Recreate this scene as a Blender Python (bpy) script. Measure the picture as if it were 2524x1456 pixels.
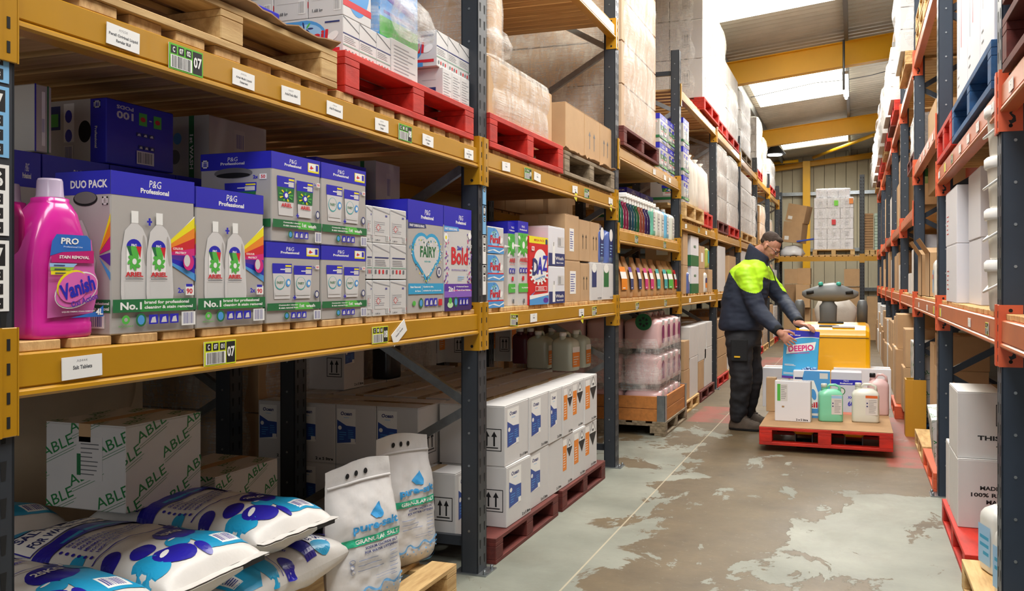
import bpy, bmesh, math, random
from mathutils import Vector, Matrix, noise
from mathutils.geometry import tessellate_polygon
for o in list(bpy.data.objects): bpy.data.objects.remove(o)
SC = bpy.context.scene
COL = SC.collection
R = math.radians
# ---------------------------------------------------------------- camera, world, light, exposure
F, PSI, HY, CH = 2266.5, math.radians(20.385), 694.8, 1.36
CP, SP = math.cos(PSI), math.sin(PSI)
XL, XR = -1.634, .502            # aisle faces of the two racks
cam = bpy.data.objects.new('camera', bpy.data.cameras.new('camera'))
COL.objects.link(cam); SC.camera = cam
cam.location = (0, 0, CH); cam.rotation_euler = (R(90), 0, PSI)
# camera looks along +Y turned towards -X by PSI
cam.data.sensor_width = 36; cam.data.lens = F * 36 / 2524
cam.data.shift_x = 0; cam.data.shift_y = -(728 - HY) / 2524
cam.data.clip_start = .05; cam.data.clip_end = 200
W = bpy.data.worlds.new('daylight'); SC.world = W; W.use_nodes = True
W.node_tree.nodes['Background'].inputs[0].default_value = (.94, .97, 1, 1)
W.node_tree.nodes['Background'].inputs[1].default_value = .24
SC.view_settings.view_transform = 'Standard'; SC.view_settings.look = 'None'
SC.view_settings.exposure = .05; SC.view_settings.gamma = 1
SC.view_settings.use_curve_mapping = False
def area(name, loc, sx, sy, power, rot=(0, 0, 0), col=(1, .985, .955)):
    l = bpy.data.lights.new(name, 'AREA'); l.shape = 'RECTANGLE'; l.size = sx; l.size_y = sy
    l.energy = power; l.color = col
    o = bpy.data.objects.new(name, l); COL.objects.link(o); o.location = loc; o.rotation_euler = rot
    return o
for i, yy in enumerate((-1.5, 1.6, 4.6, 7.6, 11.2, 18.4, 24.0)):
    area('aisle_light', (-.25, yy, 4.6), 1.1, 2.4, (95, 100, 92, 90, 115, 160, 135)[i])
area('aisle_light', (-5.8, 7.5, 4.7), .5, 4, 190)
area('rear_fill_light', (-.5, -4.5, 2.4), 4.5, 3.2, 55, (R(90), 0, 0), (1, .98, .95))  # added soft fill from behind the camera
# ---------------------------------------------------------------- helpers
def yx(px, X=XL):                # photograph column -> Y on the plane X
    t = (px - 1262) / F
    return X * (CP + t * SP) / (t * CP - SP)
def zy(px, py, X=XL):            # photograph pixel -> height on the plane X
    Y = yx(px, X); return CH - (py - HY) / F * (Y * CP - X * SP)
def xy(px, Y):                   # photograph column -> X on the plane Y
    t = (px - 1262) / F
    return Y * (t * CP - SP) / (CP + t * SP)
def zd(px, py, Y):
    X = xy(px, Y); return CH - (py - HY) / F * (Y * CP - X * SP)
def fl(px, py, Z=0):
    b = F * (CH - Z) / (py - HY); a = (px - 1262) / F * b
    return a * CP - b * SP, a * SP + b * CP
_m = {}
def srgb(h):
    if isinstance(h, str):
        v = [int(h[i:i + 2], 16) / 255 for i in (0, 2, 4)]
    else: v = list(h)
    return [c / 12.92 if c <= .04045 else ((c + .055) / 1.055) ** 2.4 for c in v] + [1]
def mat(name, col, rough=.55, metal=0, noise_=0, scale=8, stretch=(1, 1, 1), bump=0, trans=0, alpha=1, emit=0, col2=None, coat=0, sss=0):
    if name in _m: return _m[name]
    m = bpy.data.materials.new(name); m.use_nodes = True; _m[name] = m
    nt = m.node_tree; b = nt.nodes['Principled BSDF']; c = srgb(col)
    b.inputs['Base Color'].default_value = c
    b.inputs['Roughness'].default_value = rough; b.inputs['Metallic'].default_value = metal
    if trans: b.inputs['Transmission Weight'].default_value = trans; b.inputs['IOR'].default_value = 1.3
    if coat: b.inputs['Coat Weight'].default_value = coat
    if alpha < 1: b.inputs['Alpha'].default_value = alpha
    if emit:
        b.inputs['Emission Color'].default_value = c; b.inputs['Emission Strength'].default_value = emit
    m.diffuse_color = c
    if noise_ or col2 or bump:
        tc = nt.nodes.new('ShaderNodeTexCoord'); mp = nt.nodes.new('ShaderNodeMapping'); n = nt.nodes.new('ShaderNodeTexNoise')
        mp.inputs['Scale'].default_value = stretch; n.inputs['Scale'].default_value = scale; n.inputs['Detail'].default_value = 5
        n.inputs['Roughness'].default_value = .6
        oi = nt.nodes.new('ShaderNodeObjectInfo'); ad = nt.nodes.new('ShaderNodeVectorMath'); ad.operation = 'ADD'
        cx = nt.nodes.new('ShaderNodeCombineXYZ'); ml = nt.nodes.new('ShaderNodeMath'); ml.operation = 'MULTIPLY'; ml.inputs[1].default_value = 37
        nt.links.new(oi.outputs['Random'], ml.inputs[0]); nt.links.new(ml.outputs[0], cx.inputs[0]); nt.links.new(ml.outputs[0], cx.inputs[2])
        nt.links.new(tc.outputs['Object'], ad.inputs[0]); nt.links.new(cx.outputs[0], ad.inputs[1])
        nt.links.new(ad.outputs[0], mp.inputs[0]); nt.links.new(mp.outputs[0], n.inputs['Vector'])
        if noise_ or col2:
            r = nt.nodes.new('ShaderNodeValToRGB')
            k = noise_
            if col2: r.color_ramp.elements[0].color = srgb(col2); r.color_ramp.elements[1].color = c
            else:
                r.color_ramp.elements[0].color = [x * (1 - k) for x in c[:3]] + [1]; r.color_ramp.elements[1].color = [min(1, x * (1 + k * .6)) for x in c[:3]] + [1]
            r.color_ramp.elements[0].position = .35; r.color_ramp.elements[1].position = .65
            nt.links.new(n.outputs['Fac'], r.inputs[0]); nt.links.new(r.outputs[0], b.inputs['Base Color'])
        if bump:
            bp = nt.nodes.new('ShaderNodeBump'); bp.inputs['Strength'].default_value = bump; bp.inputs['Distance'].default_value = .01
            nt.links.new(n.outputs['Fac'], bp.inputs['Height']); nt.links.new(bp.outputs[0], b.inputs['Normal'])
    return m
# paints and prints
YEL = mat('yellow_paint', 'B8850A', .38, noise_=.06, scale=3, coat=.2)
YELR = mat('rafter_yellow_paint', 'F0B410', .45, noise_=.08, scale=1.2)
STEEL = mat('dark_blue_steel', '30353C', .4, noise_=.12, scale=4)
STEELR = mat('navy_steel', '2C3848', .4, noise_=.12, scale=4)
ORA = mat('orange_paint', 'D9603A', .4, noise_=.1, scale=5)
ORB = mat('orange_beam_paint', 'C8704A', .35, noise_=.12, scale=3)
GALV = mat('galvanised_steel', '9AA0A4', .32, .85, noise_=.15, scale=20)
BLK = mat('black_print', '16171B', .5)
WHT = mat('white_print', 'F2F1EE', .5)
DK = mat('dark_recess', '0A0A0B', .8)
WOODB = mat('deck_board_wood', 'DDB47A', .75, noise_=.2, scale=6, stretch=(.25, 6, 3), bump=.25, col2='B88C56')
WOODP = mat('pine_pallet_wood', 'DCBA82', .75, noise_=.2, scale=5, stretch=(.6, 5, 5), bump=.25, col2='B28C58')
WOODG = mat('weathered_pallet_wood', '9A8A72', .85, scale=6, stretch=(.6, 5, 5), bump=.35, col2='6E5F4A')
WOODR = mat('red_painted_wood', 'D02A18', .6, scale=5, stretch=(1, 3, 3), bump=.3, col2='A82014')
WOODM = mat('maroon_painted_wood', '6C2A22', .7, scale=5, stretch=(1, 3, 3), bump=.3, col2='54201B')
WOODU = mat('blue_painted_wood', '245C90', .65, scale=5, stretch=(1, 3, 3), bump=.3, col2='1A4470')
CARD = mat('brown_cardboard', 'BF9C74', .8, noise_=.07, scale=5)
CARDW = mat('white_cardboard', 'D2D0CF', .7, noise_=.03, scale=4)
CARDT = mat('tan_board', 'A98661', .85, noise_=.1, scale=5)
TAPE = mat('packing_tape', 'B79A72', .25, coat=.5)
class MB:
    def __init__(s): s.v = []; s.f = []; s.m = []; s.mats = []; s.smooth = []
    def mi(s, m):
        if m not in s.mats: s.mats.append(m)
        return s.mats.index(m)
    def add(s, vs, fs, m, sm=False):
        b = len(s.v); s.v += [tuple(v) for v in vs]; i = s.mi(m)
        for f in fs: s.f.append([b + k for k in f]); s.m.append(i); s.smooth.append(sm)
    def box(s, x0, x1, y0, y1, z0, z1, m, c=0):
        if c <= 0:
            s.add([(x, y, z) for z in (z0, z1) for x, y in ((x0, y0), (x1, y0), (x1, y1), (x0, y1))],
                  [(3, 2, 1, 0), (4, 5, 6, 7), (0, 1, 5, 4), (1, 2, 6, 5), (2, 3, 7, 6), (3, 0, 4, 7)], m); return
        vs = []; X = (x0, x1); Y = (y0, y1); Z = (z0, z1); idx = {}
        for i in (0, 1):
            for j in (0, 1):
                for k in (0, 1):
                    sx, sy, sz = (1 if i == 0 else -1) * c, (1 if j == 0 else -1) * c, (1 if k == 0 else -1) * c
                    for a, p in (('x', (X[i], Y[j] + sy, Z[k] + sz)), ('y', (X[i] + sx, Y[j], Z[k] + sz)), ('z', (X[i] + sx, Y[j] + sy, Z[k]))):
                        idx[(i, j, k, a)] = len(vs); vs.append(p)
        g = lambda *t: idx[t]; fs = []
        for i in (0, 1):
            fs.append([g(i, 0, 0, 'x'), g(i, 1, 0, 'x'), g(i, 1, 1, 'x'), g(i, 0, 1, 'x')])
            fs.append([g(0, i, 0, 'y'), g(1, i, 0, 'y'), g(1, i, 1, 'y'), g(0, i, 1, 'y')])
            fs.append([g(0, 0, i, 'z'), g(1, 0, i, 'z'), g(1, 1, i, 'z'), g(0, 1, i, 'z')])
            for j in (0, 1):
                fs.append([g(i, j, 0, 'x'), g(i, j, 0, 'y'), g(i, j, 1, 'y'), g(i, j, 1, 'x')])
                fs.append([g(i, 0, j, 'x'), g(i, 0, j, 'z'), g(i, 1, j, 'z'), g(i, 1, j, 'x')])
                fs.append([g(0, i, j, 'y'), g(0, i, j, 'z'), g(1, i, j, 'z'), g(1, i, j, 'y')])
                for k in (0, 1): fs.append([g(i, j, k, 'x'), g(i, j, k, 'y'), g(i, j, k, 'z')])
        s.add(vs, fs, m)
    def bar(s, p, q, w, t, m, up=(0, 0, 1)):      # rectangular bar from p to q
        p, q = Vector(p), Vector(q); d = (q - p).normalized(); u = Vector(up)
        a = d.cross(u).normalized() * w / 2; b = a.cross(d).normalized() * t / 2
        s.add([p - a - b, p + a - b, p + a + b, p - a + b, q - a - b, q + a - b, q + a + b, q - a + b],
              [(3, 2, 1, 0), (4, 5, 6, 7), (0, 1, 5, 4), (1, 2, 6, 5), (2, 3, 7, 6), (3, 0, 4, 7)], m)
    def tube(s, pts, r, m, n=8, cap=True):
        pts = [Vector(p) for p in pts]; rs = r if isinstance(r, (list, tuple)) else [r] * len(pts); rings = []
        for i, p in enumerate(pts):
            d = (pts[min(i + 1, len(pts) - 1)] - pts[max(i - 1, 0)]).normalized()
            u = Vector((0, 0, 1)) if abs(d.z) < .9 else Vector((1, 0, 0))
            a = d.cross(u).normalized(); b = d.cross(a)
            rings.append([p + (a * math.cos(2 * math.pi * k / n) + b * math.sin(2 * math.pi * k / n)) * rs[i] for k in range(n)])
        s.loft(rings, m, cap)
    def loft(s, rings, m, cap=True, sm=True):
        n = len(rings[0]); vs = [v for r in rings for v in r]; fs = []
        for i in range(len(rings) - 1):
            for k in range(n):
                fs.append([i * n + k, i * n + (k + 1) % n, (i + 1) * n + (k + 1) % n, (i + 1) * n + k])
        s.add(vs, fs, m, sm)
        if cap:
            b = len(s.v) - len(vs); i = s.mi(m)
            s.f.append([b + k for k in reversed(range(n))]); s.m.append(i); s.smooth.append(False)
            s.f.append([b + len(vs) - n + k for k in range(n)]); s.m.append(i); s.smooth.append(False)
    def lathe(s, prof, m, n=16, cx=0, cy=0, cap=True):
        s.loft([[(cx + r * math.cos(2 * math.pi * k / n), cy + r * math.sin(2 * math.pi * k / n), z) for k in range(n)] for r, z in prof], m, cap)
    def prism(s, prof, a, b, m, axis='y'):        # closed 2D profile swept along an axis
        n = len(prof)
        P = {'y': lambda u, v, t: (u, t, v), 'x': lambda u, v, t: (t, u, v), 'z': lambda u, v, t: (u, v, t)}[axis]
        vs = [P(u, v, t) for t in (a, b) for u, v in prof]
        s.add(vs, [[k, (k + 1) % n, n + (k + 1) % n, n + k] for k in range(n)] + [list(reversed(range(n))), [n + k for k in range(n)]], m)
    def mesh(s, name):
        me = bpy.data.meshes.new(name); me.from_pydata(s.v, [], s.f)
        for m in s.mats: me.materials.append(m)
        me.polygons.foreach_set('material_index', s.m); me.polygons.foreach_set('use_smooth', s.smooth); me.update()
        return me
    def build(s, name, parent=None, fix=True):
        me = s.mesh(name)
        if fix and len(me.polygons) < 60000:
            b = bmesh.new(); b.from_mesh(me); bmesh.ops.recalc_face_normals(b, faces=b.faces); b.to_mesh(me); b.free()
        return link(name, me, parent)
def link(name, me, parent=None, loc=None, rot=None):
    o = bpy.data.objects.new(name, me); COL.objects.link(o)
    if parent: o.parent = parent
    if loc: o.location = loc
    if rot: o.rotation_euler = rot
    return o
def empty(name, loc=(0, 0, 0), rz=0):
    o = bpy.data.objects.new(name, None); COL.objects.link(o); o.location = loc; o.rotation_euler = (0, 0, rz)
    o.empty_display_size = .1
    return o
def tag(o, label, cat, group=None):
    o['label'] = label; o['category'] = cat
    if group: o['group'] = group
    return o
def struct(o): o['kind'] = 'structure'; return o
def dup(r, parent=None):
    c = r.copy(); COL.objects.link(c); c.parent = parent
    for ch in list(r.children): dup(ch, c)
    return c
_protos = {}
def put(key, fn, loc, rz, label, cat, group=None, tilt=None):
    """first use builds the thing, later uses copy it and its parts"""
    if key in _protos: o = dup(_protos[key])
    else: o = fn(); _protos[key] = o
    if 'group' in o: del o['group']
    o.location = loc; o.rotation_euler = (tilt[0], tilt[1], rz) if tilt else (0, 0, rz)
    return tag(o, label, cat, group)
# ---------------------------------------------------------------- prints
_font = {}
TMP = bpy.data.scenes.new('workshop')      # small helper scene for shaping single meshes, removed at the end
def evaluated(o):
    TMP.collection.objects.link(o); v = TMP.view_layers[0]; v.update(); return o.evaluated_get(v.depsgraph)
def glyphs(txt, bold):
    k = (txt, bold)
    if k in _font: return _font[k]
    cu = bpy.data.curves.new('t', 'FONT'); cu.body = txt; cu.resolution_u = 2; cu.offset = .034 if bold else .004
    o = bpy.data.objects.new('t', cu); ev = evaluated(o); me = ev.to_mesh(); me.calc_loop_triangles()
    vs = [(v.co.x, v.co.y) for v in me.vertices]; ts = [tuple(t.vertices) for t in me.loop_triangles]
    ev.to_mesh_clear(); bpy.data.objects.remove(o); bpy.data.curves.remove(cu)
    if not vs: vs = [(0, 0)]
    x0 = min(v[0] for v in vs); x1 = max(v[0] for v in vs); y0 = min(v[1] for v in vs); y1 = max(v[1] for v in vs)
    r = ([((x - x0) / max(1e-6, x1 - x0), (y - y0) / max(1e-6, y1 - y0)) for x, y in vs], ts)
    _font[k] = r; return r
class Pr:
    """flat print: shapes in fractions (0..1) of a face of size w x h, later ones lie on top"""
    def __init__(s, w, h): s.w = w; s.h = h; s.t = []; s.k = 0
    def tri(s, pts, ts, m): s.k += 1; s.t.append((pts, ts, m, s.k))
    def poly(s, pts, m):
        ts = [tuple(t) for t in tessellate_polygon([[Vector((x * s.w, y * s.h, 0)) for x, y in pts]])]
        s.tri([(x * s.w, y * s.h) for x, y in pts], ts, m); return s
    def rect(s, a, b, c, d, m): return s.poly([(a, b), (c, b), (c, d), (a, d)], m)
    def frame(s, a, b, c, d, t, m):
        u = t / s.w; v = t / s.h; s.rect(a, b, c, b + v, m); s.k -= 1; s.rect(a, d - v, c, d, m); s.k -= 1
        s.rect(a, b, a + u, d, m); s.k -= 1; return s.rect(c - u, b, c, d, m)
    def ell(s, cx, cy, rx, ry, m, n=20, rot=0):
        c, q = math.cos(rot), math.sin(rot); P = [(cx * s.w, cy * s.h)]
        for i in range(n):
            a = 2 * math.pi * i / n; x, y = rx * s.w * math.cos(a), ry * s.h * math.sin(a)
            P.append((cx * s.w + x * c - y * q, cy * s.h + x * q + y * c))
        s.tri(P, [(0, i + 1, (i + 1) % n + 1) for i in range(n)], m); return s
    def text(s, t, a, b, c, d, m, bold=True, rot=0, shear=0):
        vs, ts = glyphs(t, bold); W_, H_ = (c - a) * s.w, (d - b) * s.h; cr, sr = math.cos(rot), math.sin(rot)
        P = []
        for x, y in vs:
            x = x * W_ + shear * y * H_ - W_ / 2; y = y * H_ - H_ / 2
            P.append((a * s.w + W_ / 2 + x * cr - y * sr, b * s.h + H_ / 2 + x * sr + y * cr))
        s.tri(P, ts, m); return s
    def bars(s, a, b, c, d, m, n=9, seed=1):
        rd = random.Random(seed); x = a; st = (c - a) / n
        for i in range(n):
            wd = st * rd.uniform(.3, .7); s.rect(a + i * st, b, a + i * st + wd, d, m); s.k -= 1
        s.k += 1; return s
    def lines(s, a, b, c, d, m, n=4, seed=1, fill=.45):  # unreadable small print
        rd = random.Random(seed); st = (d - b) / n
        for i in range(n):
            y = d - (i + .8) * st; s.rect(a, y, a + (c - a) * rd.uniform(.6, 1), y + st * fill, m); s.k -= 1
        s.k += 1; return s
    def clip(s):
        out = []
        for pts, ts, m, k in s.t:
            P = []; T = []
            for t in ts:
                q = [pts[i] for i in t]
                for ax, lim, sg in ((0, 0, 1), (0, s.w, -1), (1, 0, 1), (1, s.h, -1)):
                    r = []
                    for i in range(len(q)):
                        a, b = q[i - 1], q[i]; da, db = (a[ax] - lim) * sg, (b[ax] - lim) * sg
                        if (da < 0) != (db < 0): f = da / (da - db); r.append((a[0] + f * (b[0] - a[0]), a[1] + f * (b[1] - a[1])))
                        if db >= 0: r.append(b)
                    q = r
                    if not q: break
                if len(q) > 2: n = len(P); P += q; T += [(n, n + i, n + i + 1) for i in range(1, len(q) - 1)]
            if T: out.append((P, T, m, k))
        s.t = out; return s
    def emit(s, mb, fn, L=0, gap=.00010):
        for pts, ts, m, k in s.t:
            if L:
                T = [[pts[i] for i in t] for t in ts]; out = []
                while T:
                    t = T.pop(); e = [(math.dist(t[i], t[(i + 1) % 3]), i) for i in range(3)]; l, i = max(e)
                    if l > L and len(out) < 9000:
                        p, q, r = t[i], t[(i + 1) % 3], t[(i + 2) % 3]; mid = ((p[0] + q[0]) / 2, (p[1] + q[1]) / 2)
                        T += [[p, mid, r], [mid, q, r]]
                    else: out.append(t)
                vs = [fn(x, y, k * gap + .0004) for t in out for x, y in t]
                mb.add(vs, [(3 * i, 3 * i + 1, 3 * i + 2) for i in range(len(out))], m, True)
            else: mb.add([fn(x, y, k * gap + .0004) for x, y in pts], ts, m)
def on_front(mb, pr, w, d, h, y0=0): pr.emit(mb, lambda u, v, e: (u - w / 2, y0 - e, v))
def on_left(mb, pr, w, d, h): pr.emit(mb, lambda u, v, e: (-w / 2 - e, d - u, v))
def on_right(mb, pr, w, d, h): pr.emit(mb, lambda u, v, e: (w / 2 + e, u, v))
def on_top(mb, pr, w, d, h): pr.emit(mb, lambda u, v, e: (u - w / 2, v, h + e))
def printed(name, parent, face, pr, w, d, h):
    mb = MB(); face(mb, pr, w, d, h); return mb.build(name, parent, fix=False)
def up_arrows(p, a, b, c, d, m=None, single=False):
    m = m or BLK; p.frame(a, b, c, d, .004, m); W_ = c - a; H_ = d - b
    p.rect(a + W_ * .15, b + H_ * .12, c - W_ * .15, b + H_ * .17, m)
    for q in ((.5,) if single else (.33, .67)):
        x = a + W_ * q; p.rect(x - W_ * .04, b + H_ * .22, x + W_ * .04, b + H_ * .7, m)
        p.poly([(x - W_ * .13, b + H_ * .64), (x + W_ * .13, b + H_ * .64), (x, b + H_ * .88)], m)
    return p
# ---------------------------------------------------------------- the setting
def floor_mat():
    m = bpy.data.materials.new('painted_concrete_floor'); m.use_nodes = True; nt = m.node_tree; N = nt.nodes; L = nt.links
    b = N['Principled BSDF']; g = N.new('ShaderNodeNewGeometry')
    def noise_n(sc, det, rough=.6, stretch=(1, 1, 1), dist=0):
        mp = N.new('ShaderNodeMapping'); mp.inputs['Scale'].default_value = stretch; n = N.new('ShaderNodeTexNoise')
        n.inputs['Scale'].default_value = sc; n.inputs['Detail'].default_value = det; n.inputs['Roughness'].default_value = rough; n.inputs['Distortion'].default_value = dist
        L.new(g.outputs['Position'], mp.inputs[0]); L.new(mp.outputs[0], n.inputs['Vector']); return n.outputs['Fac']
    def math_(op, a, c=None, d=None):
        q = N.new('ShaderNodeMath'); q.operation = op
        for i, v in enumerate((a, c, d)):
            if v is None: continue
            if isinstance(v, (int, float)): q.inputs[i].default_value = v
            else: L.new(v, q.inputs[i])
        return q.outputs[0]
    def ramp(f, p0, p1):
        q = N.new('ShaderNodeMapRange'); q.inputs[1].default_value = p0; q.inputs[2].default_value = p1; q.clamp = True; L.new(f, q.inputs[0]); return q.outputs[0]
    def mix(f, a, c):
        q = N.new('ShaderNodeMix'); q.data_type = 'RGBA'
        L.new(f, q.inputs[0])
        for i, v in ((6, a), (7, c)):
            if isinstance(v, list): q.inputs[i].default_value = v
            else: L.new(v, q.inputs[i])
        return q.outputs[2]
    sx = N.new('ShaderNodeSeparateXYZ'); L.new(g.outputs['Position'], sx.inputs[0]); X, Y = sx.outputs[0], sx.outputs[1]
    bare = mix(ramp(noise_n(2.2, 8, .65), .35, .65), srgb('4E412F'), srgb('706046'))
    bare = mix(ramp(noise_n(14, 4), .3, .75), bare, srgb('62543E'))
    paint = mix(ramp(noise_n(1.3, 6), .35, .7), srgb('777A70'), srgb('95978C'))
    # wear: bare lane along the truck path, paint kept beside the racks
    lane = math_('MULTIPLY', math_('MULTIPLY', ramp(X, -.85, -1.5), ramp(Y, 9.5, 6.5)), .26)
    near = math_('MULTIPLY', ramp(X, -2.6, -3.2), .1)
    rightn = math_('MULTIPLY', math_('MULTIPLY', ramp(X, -.7, -.05), ramp(Y, 6.7, 6.2)), .17)
    far = math_('ADD', math_('MULTIPLY', ramp(Y, 7.0, 9.0), -.03), -.005)
    n1 = noise_n(1.7, 14, .68, (1.3, .8, 1), .5)
    wear = math_('ADD', math_('ADD', math_('ADD', math_('ADD', n1, lane), near), rightn), far)
    fac = ramp(wear, .60, .612)
    colr = mix(fac, bare, paint)
    # red painted crossing strips
    def band(v, a, c, e=.03): return math_('MULTIPLY', ramp(v, a, a + e), ramp(v, c, c - e))
    red = math_('ADD', math_('MULTIPLY', band(X, -1.55, -1.1), band(Y, 9.0, 10.2)), math_('MULTIPLY', band(X, .22, .62), band(Y, 7.3, 10.0)))
    red = math_('ADD', red, math_('MULTIPLY', band(X, -1.5, -.6), band(Y, 15.2, 17.2)))
    red = math_('MULTIPLY', red, ramp(noise_n(3, 10, .7), .36, .5))
    colr = mix(math_('MULTIPLY', red, .75), colr, srgb('9E4A42'))
    # dark saw-cut joints
    for ax, at, w in ((X, -1.213, .006), (Y, 8.05, .006), (Y, 13.6, .006), (X, -4.6, .006)):
        j = ramp(math_('ABSOLUTE', math_('SUBTRACT', ax, at)), w, w * .5)
        colr = mix(math_('MULTIPLY', j, .8), colr, srgb('B9AD95') if ax is X else srgb('5C5240'))
    st = ramp(noise_n(.9, 7, .7, (1, 1, 1), 1.5), .30, .5)
    colr = mix(math_('MULTIPLY', math_('SUBTRACT', 1, st), .3), colr, srgb('5A4F3C'))
    fl_ = ramp(noise_n(26, 8, .75), .60, .64); colr = mix(math_('MULTIPLY', fl_, .35), colr, srgb('8E9486'))
    sc = ramp(noise_n(7, 9, .75, (3.5, .6, 1)), .34, .28)
    colr = mix(math_('MULTIPLY', sc, .5), colr, srgb('6A5C46'))
    L.new(colr, b.inputs['Base Color'])
    rg = N.new('ShaderNodeMapRange'); rg.inputs[3].default_value = .38; rg.inputs[4].default_value = .62; L.new(noise_n(3, 6), rg.inputs[0]); L.new(rg.outputs[0], b.inputs['Roughness'])
    bp = N.new('ShaderNodeBump'); bp.inputs['Strength'].default_value = .35; bp.inputs['Distance'].default_value = .004
    L.new(math_('ADD', fac, math_('MULTIPLY', noise_n(40, 4), .4)), bp.inputs['Height']); L.new(bp.outputs[0], b.inputs['Normal'])
    return m
mb = MB(); mb.box(-9.5, 6, -2, 28.6, -.12, 0, floor_mat()); struct(mb.build('floor'))
ROOFM = mat('roof_sheet', 'C6C0B2', .5, .1, noise_=.1, scale=2)
SKYM = mat('skylight_sheet', 'FFFBEA', .5, emit=7)
CLAD = mat('wall_cladding', 'C8BEA4', .6, noise_=.06, scale=2)
PURL = mat('purlin_steel', '6C6E70', .45, .5)
WY = 28.5
def roofz(x): return 5.15 + .102 * (x + .6)
def corr(x0, x1, y0, y1, m, name, pitch=.2, amp=.022):
    mb = MB(); n = max(2, int((y1 - y0) / pitch * 6)); vs = []
    for i in range(n + 1):
        y = y0 + (y1 - y0) * i / n; ph = (y / pitch) % 1
        w = amp * (1 if ph < .4 else -1 if .5 < ph < .9 else (1 - (ph - .4) * 20) if ph <= .5 else (-1 + (ph - .9) * 20))
        for x in (x0, x1): vs += [(x, y, roofz(x) + w), (x, y, roofz(x) + w + .01)]
    fs = []
    for i in range(n):
        a = 4 * i; fs += [(a, a + 2, a + 6, a + 4), (a + 1, a + 5, a + 7, a + 3)]
    mb.add(vs, fs, m, False); return struct(mb.build(name, fix=False))
sky_y = [(3.9, 6.5), (10.4, 13.15), (17.15, 19.78), (24.9, 26.45)]
for a, b in ((-9.5, -1.82), (-.1, 6)): corr(a, b, -2, WY, ROOFM, 'ceiling')
yy = -2
for a, b in sky_y + [(WY, WY)]:
    if a > yy: corr(-1.82, -.1, yy, a, ROOFM, 'ceiling')
    if b > a: corr(-1.82, -.1, a, b, SKYM, 'skylight')
    yy = b
def purlin(x, n):
    mb = MB(); z = roofz(x) - .03
    mb.box(x - .004, x + .004, -2, WY, z - .16, z, PURL); mb.box(x - .055, x, -2, WY, z - .008, z, PURL); mb.box(x - .055, x, -2, WY, z - .168, z - .16, PURL)
    struct(mb.build('trim_%d' % n))
for i, x in enumerate((-8, -6, -4, -1.93, -.08, 1.7, 3.5, 5.4)): purlin(x, i + 1)
def rafter(y, name, hgt=.36):
    mb = MB(); x0, x1 = -9.5, 6
    for a, b, wd in ((-.19, -.202, .09), (-.19 - hgt, -.202 - hgt, .09), (-.19, -.2 - hgt, .006)):
        vs = [(x, y + s, roofz(x) + z) for x in (x0, x1) for s in (-wd, wd) for z in (a, b)]
        mb.add(vs, [(0, 1, 3, 2), (4, 6, 7, 5), (0, 4, 5, 1), (2, 3, 7, 6), (0, 2, 6, 4), (1, 5, 7, 3)], YELR)
    struct(mb.build(name))
for i, y in enumerate((1.5, 8.2, 14.9, 21.8)): rafter(y, 'trim_%d' % (20 + i))
rafter(WY - .15, 'trim_24', .14)
# end wall: vertical cladding panels
wl = struct(empty('wall_back', (0, WY, 0)))
pan = MB(); pw = .3
pan.box(0, pw - .012, 0, .03, 0, 5.6, CLAD, .004); pan.box(.04, .07, -.008, 0, 0, 5.6, CLAD); pan.box(.17, .2, -.008, 0, 0, 5.6, CLAD)
pm = pan.mesh('panel')
for i in range(30):
    x = -5.6 + i * pw; o = link('panel', pm, wl, (x, 0, 0)); o.scale = (1, 1, (roofz(x) + .02) / 5.6)
mb = MB(); mb.box(-9.5, 6, .03, .06, 0, 6, mat('cladding_joint', '6E6654', .7)); mb.build('backing', wl)
mb = MB()
for z0 in (1.1, 2.25, 3.9):
    mb.box(-9, 6, WY - .16, WY - .15, z0, z0 + .1, GALV); mb.box(-9, 6, WY - .15, WY - .01, z0 + .09, z0 + .1, GALV)
struct(mb.build('trim_30'))
cx = xy(1988, WY - .35)
mb = MB(); w_ = .1
mb.box(cx - w_, cx + w_, WY - .44, WY - .43, 0, roofz(cx) - .2, YELR); mb.box(cx - w_, cx + w_, WY - .24, WY - .23, 0, roofz(cx) - .2, YELR); mb.box(cx - .005, cx + .005, WY - .43, WY - .24, 0, roofz(cx) - .2, YELR)
struct(mb.build('trim_31'))
mb = MB(); mb.tube([(xy(1905, 27.9), 27.9, zd(1905, 403, 27.9)), (xy(1968, 27.9), 27.9, zd(1968, 396, 27.9))], .045, YELR)
mb.tube([(xy(2005, 27.9), 27.9, zd(2005, 388, 27.9)), (xy(2155, 24), 24, zd(2155, 332, 24))], .045, YELR); struct(mb.build('trim_32'))
# hanging lights
LAMP = mat('lamp_glass', 'FFFFFF', .3, emit=22)
def batten(x, y, z, ln, label):
    o = empty('strip_light', (x, y, z)); mb = MB(); mb.box(-.05, .05, -ln / 2, ln / 2, 0, .05, WHT, .006); mb.build('housing', o)
    mb = MB(); mb.tube([(0, -ln / 2 + .03, -.03), (0, ln / 2 - .03, -.03)], .026, LAMP); mb.build('tube', o)
    mb = MB(); zz = roofz(x) - z - .1
    for s in (-1, 1): mb.tube([(0, s * ln * .4, .05), (0, s * ln * .4, zz)], .004, GALV, 5)
    mb.build('suspension_wire', o); return tag(o, label, 'light')
batten(-.13, 17.2, zd(2060, 214, 17.2), 2.0, 'bright strip light hanging below the middle skylight in the aisle')
o = empty('high_bay_light', (xy(1910, 23.4), 23.4, zd(1910, 376, 23.4) - .05)); mb = MB()
mb.lathe([(.02, .34), (.1, .33), (.1, .2), (.26, .02), (.26, 0)], mat('lamp_housing', '3A3D40', .5)); mb.build('housing', o)
mb = MB(); mb.lathe([(.17, .0), (.17, -.02)], LAMP); mb.build('lens', o)
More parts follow.
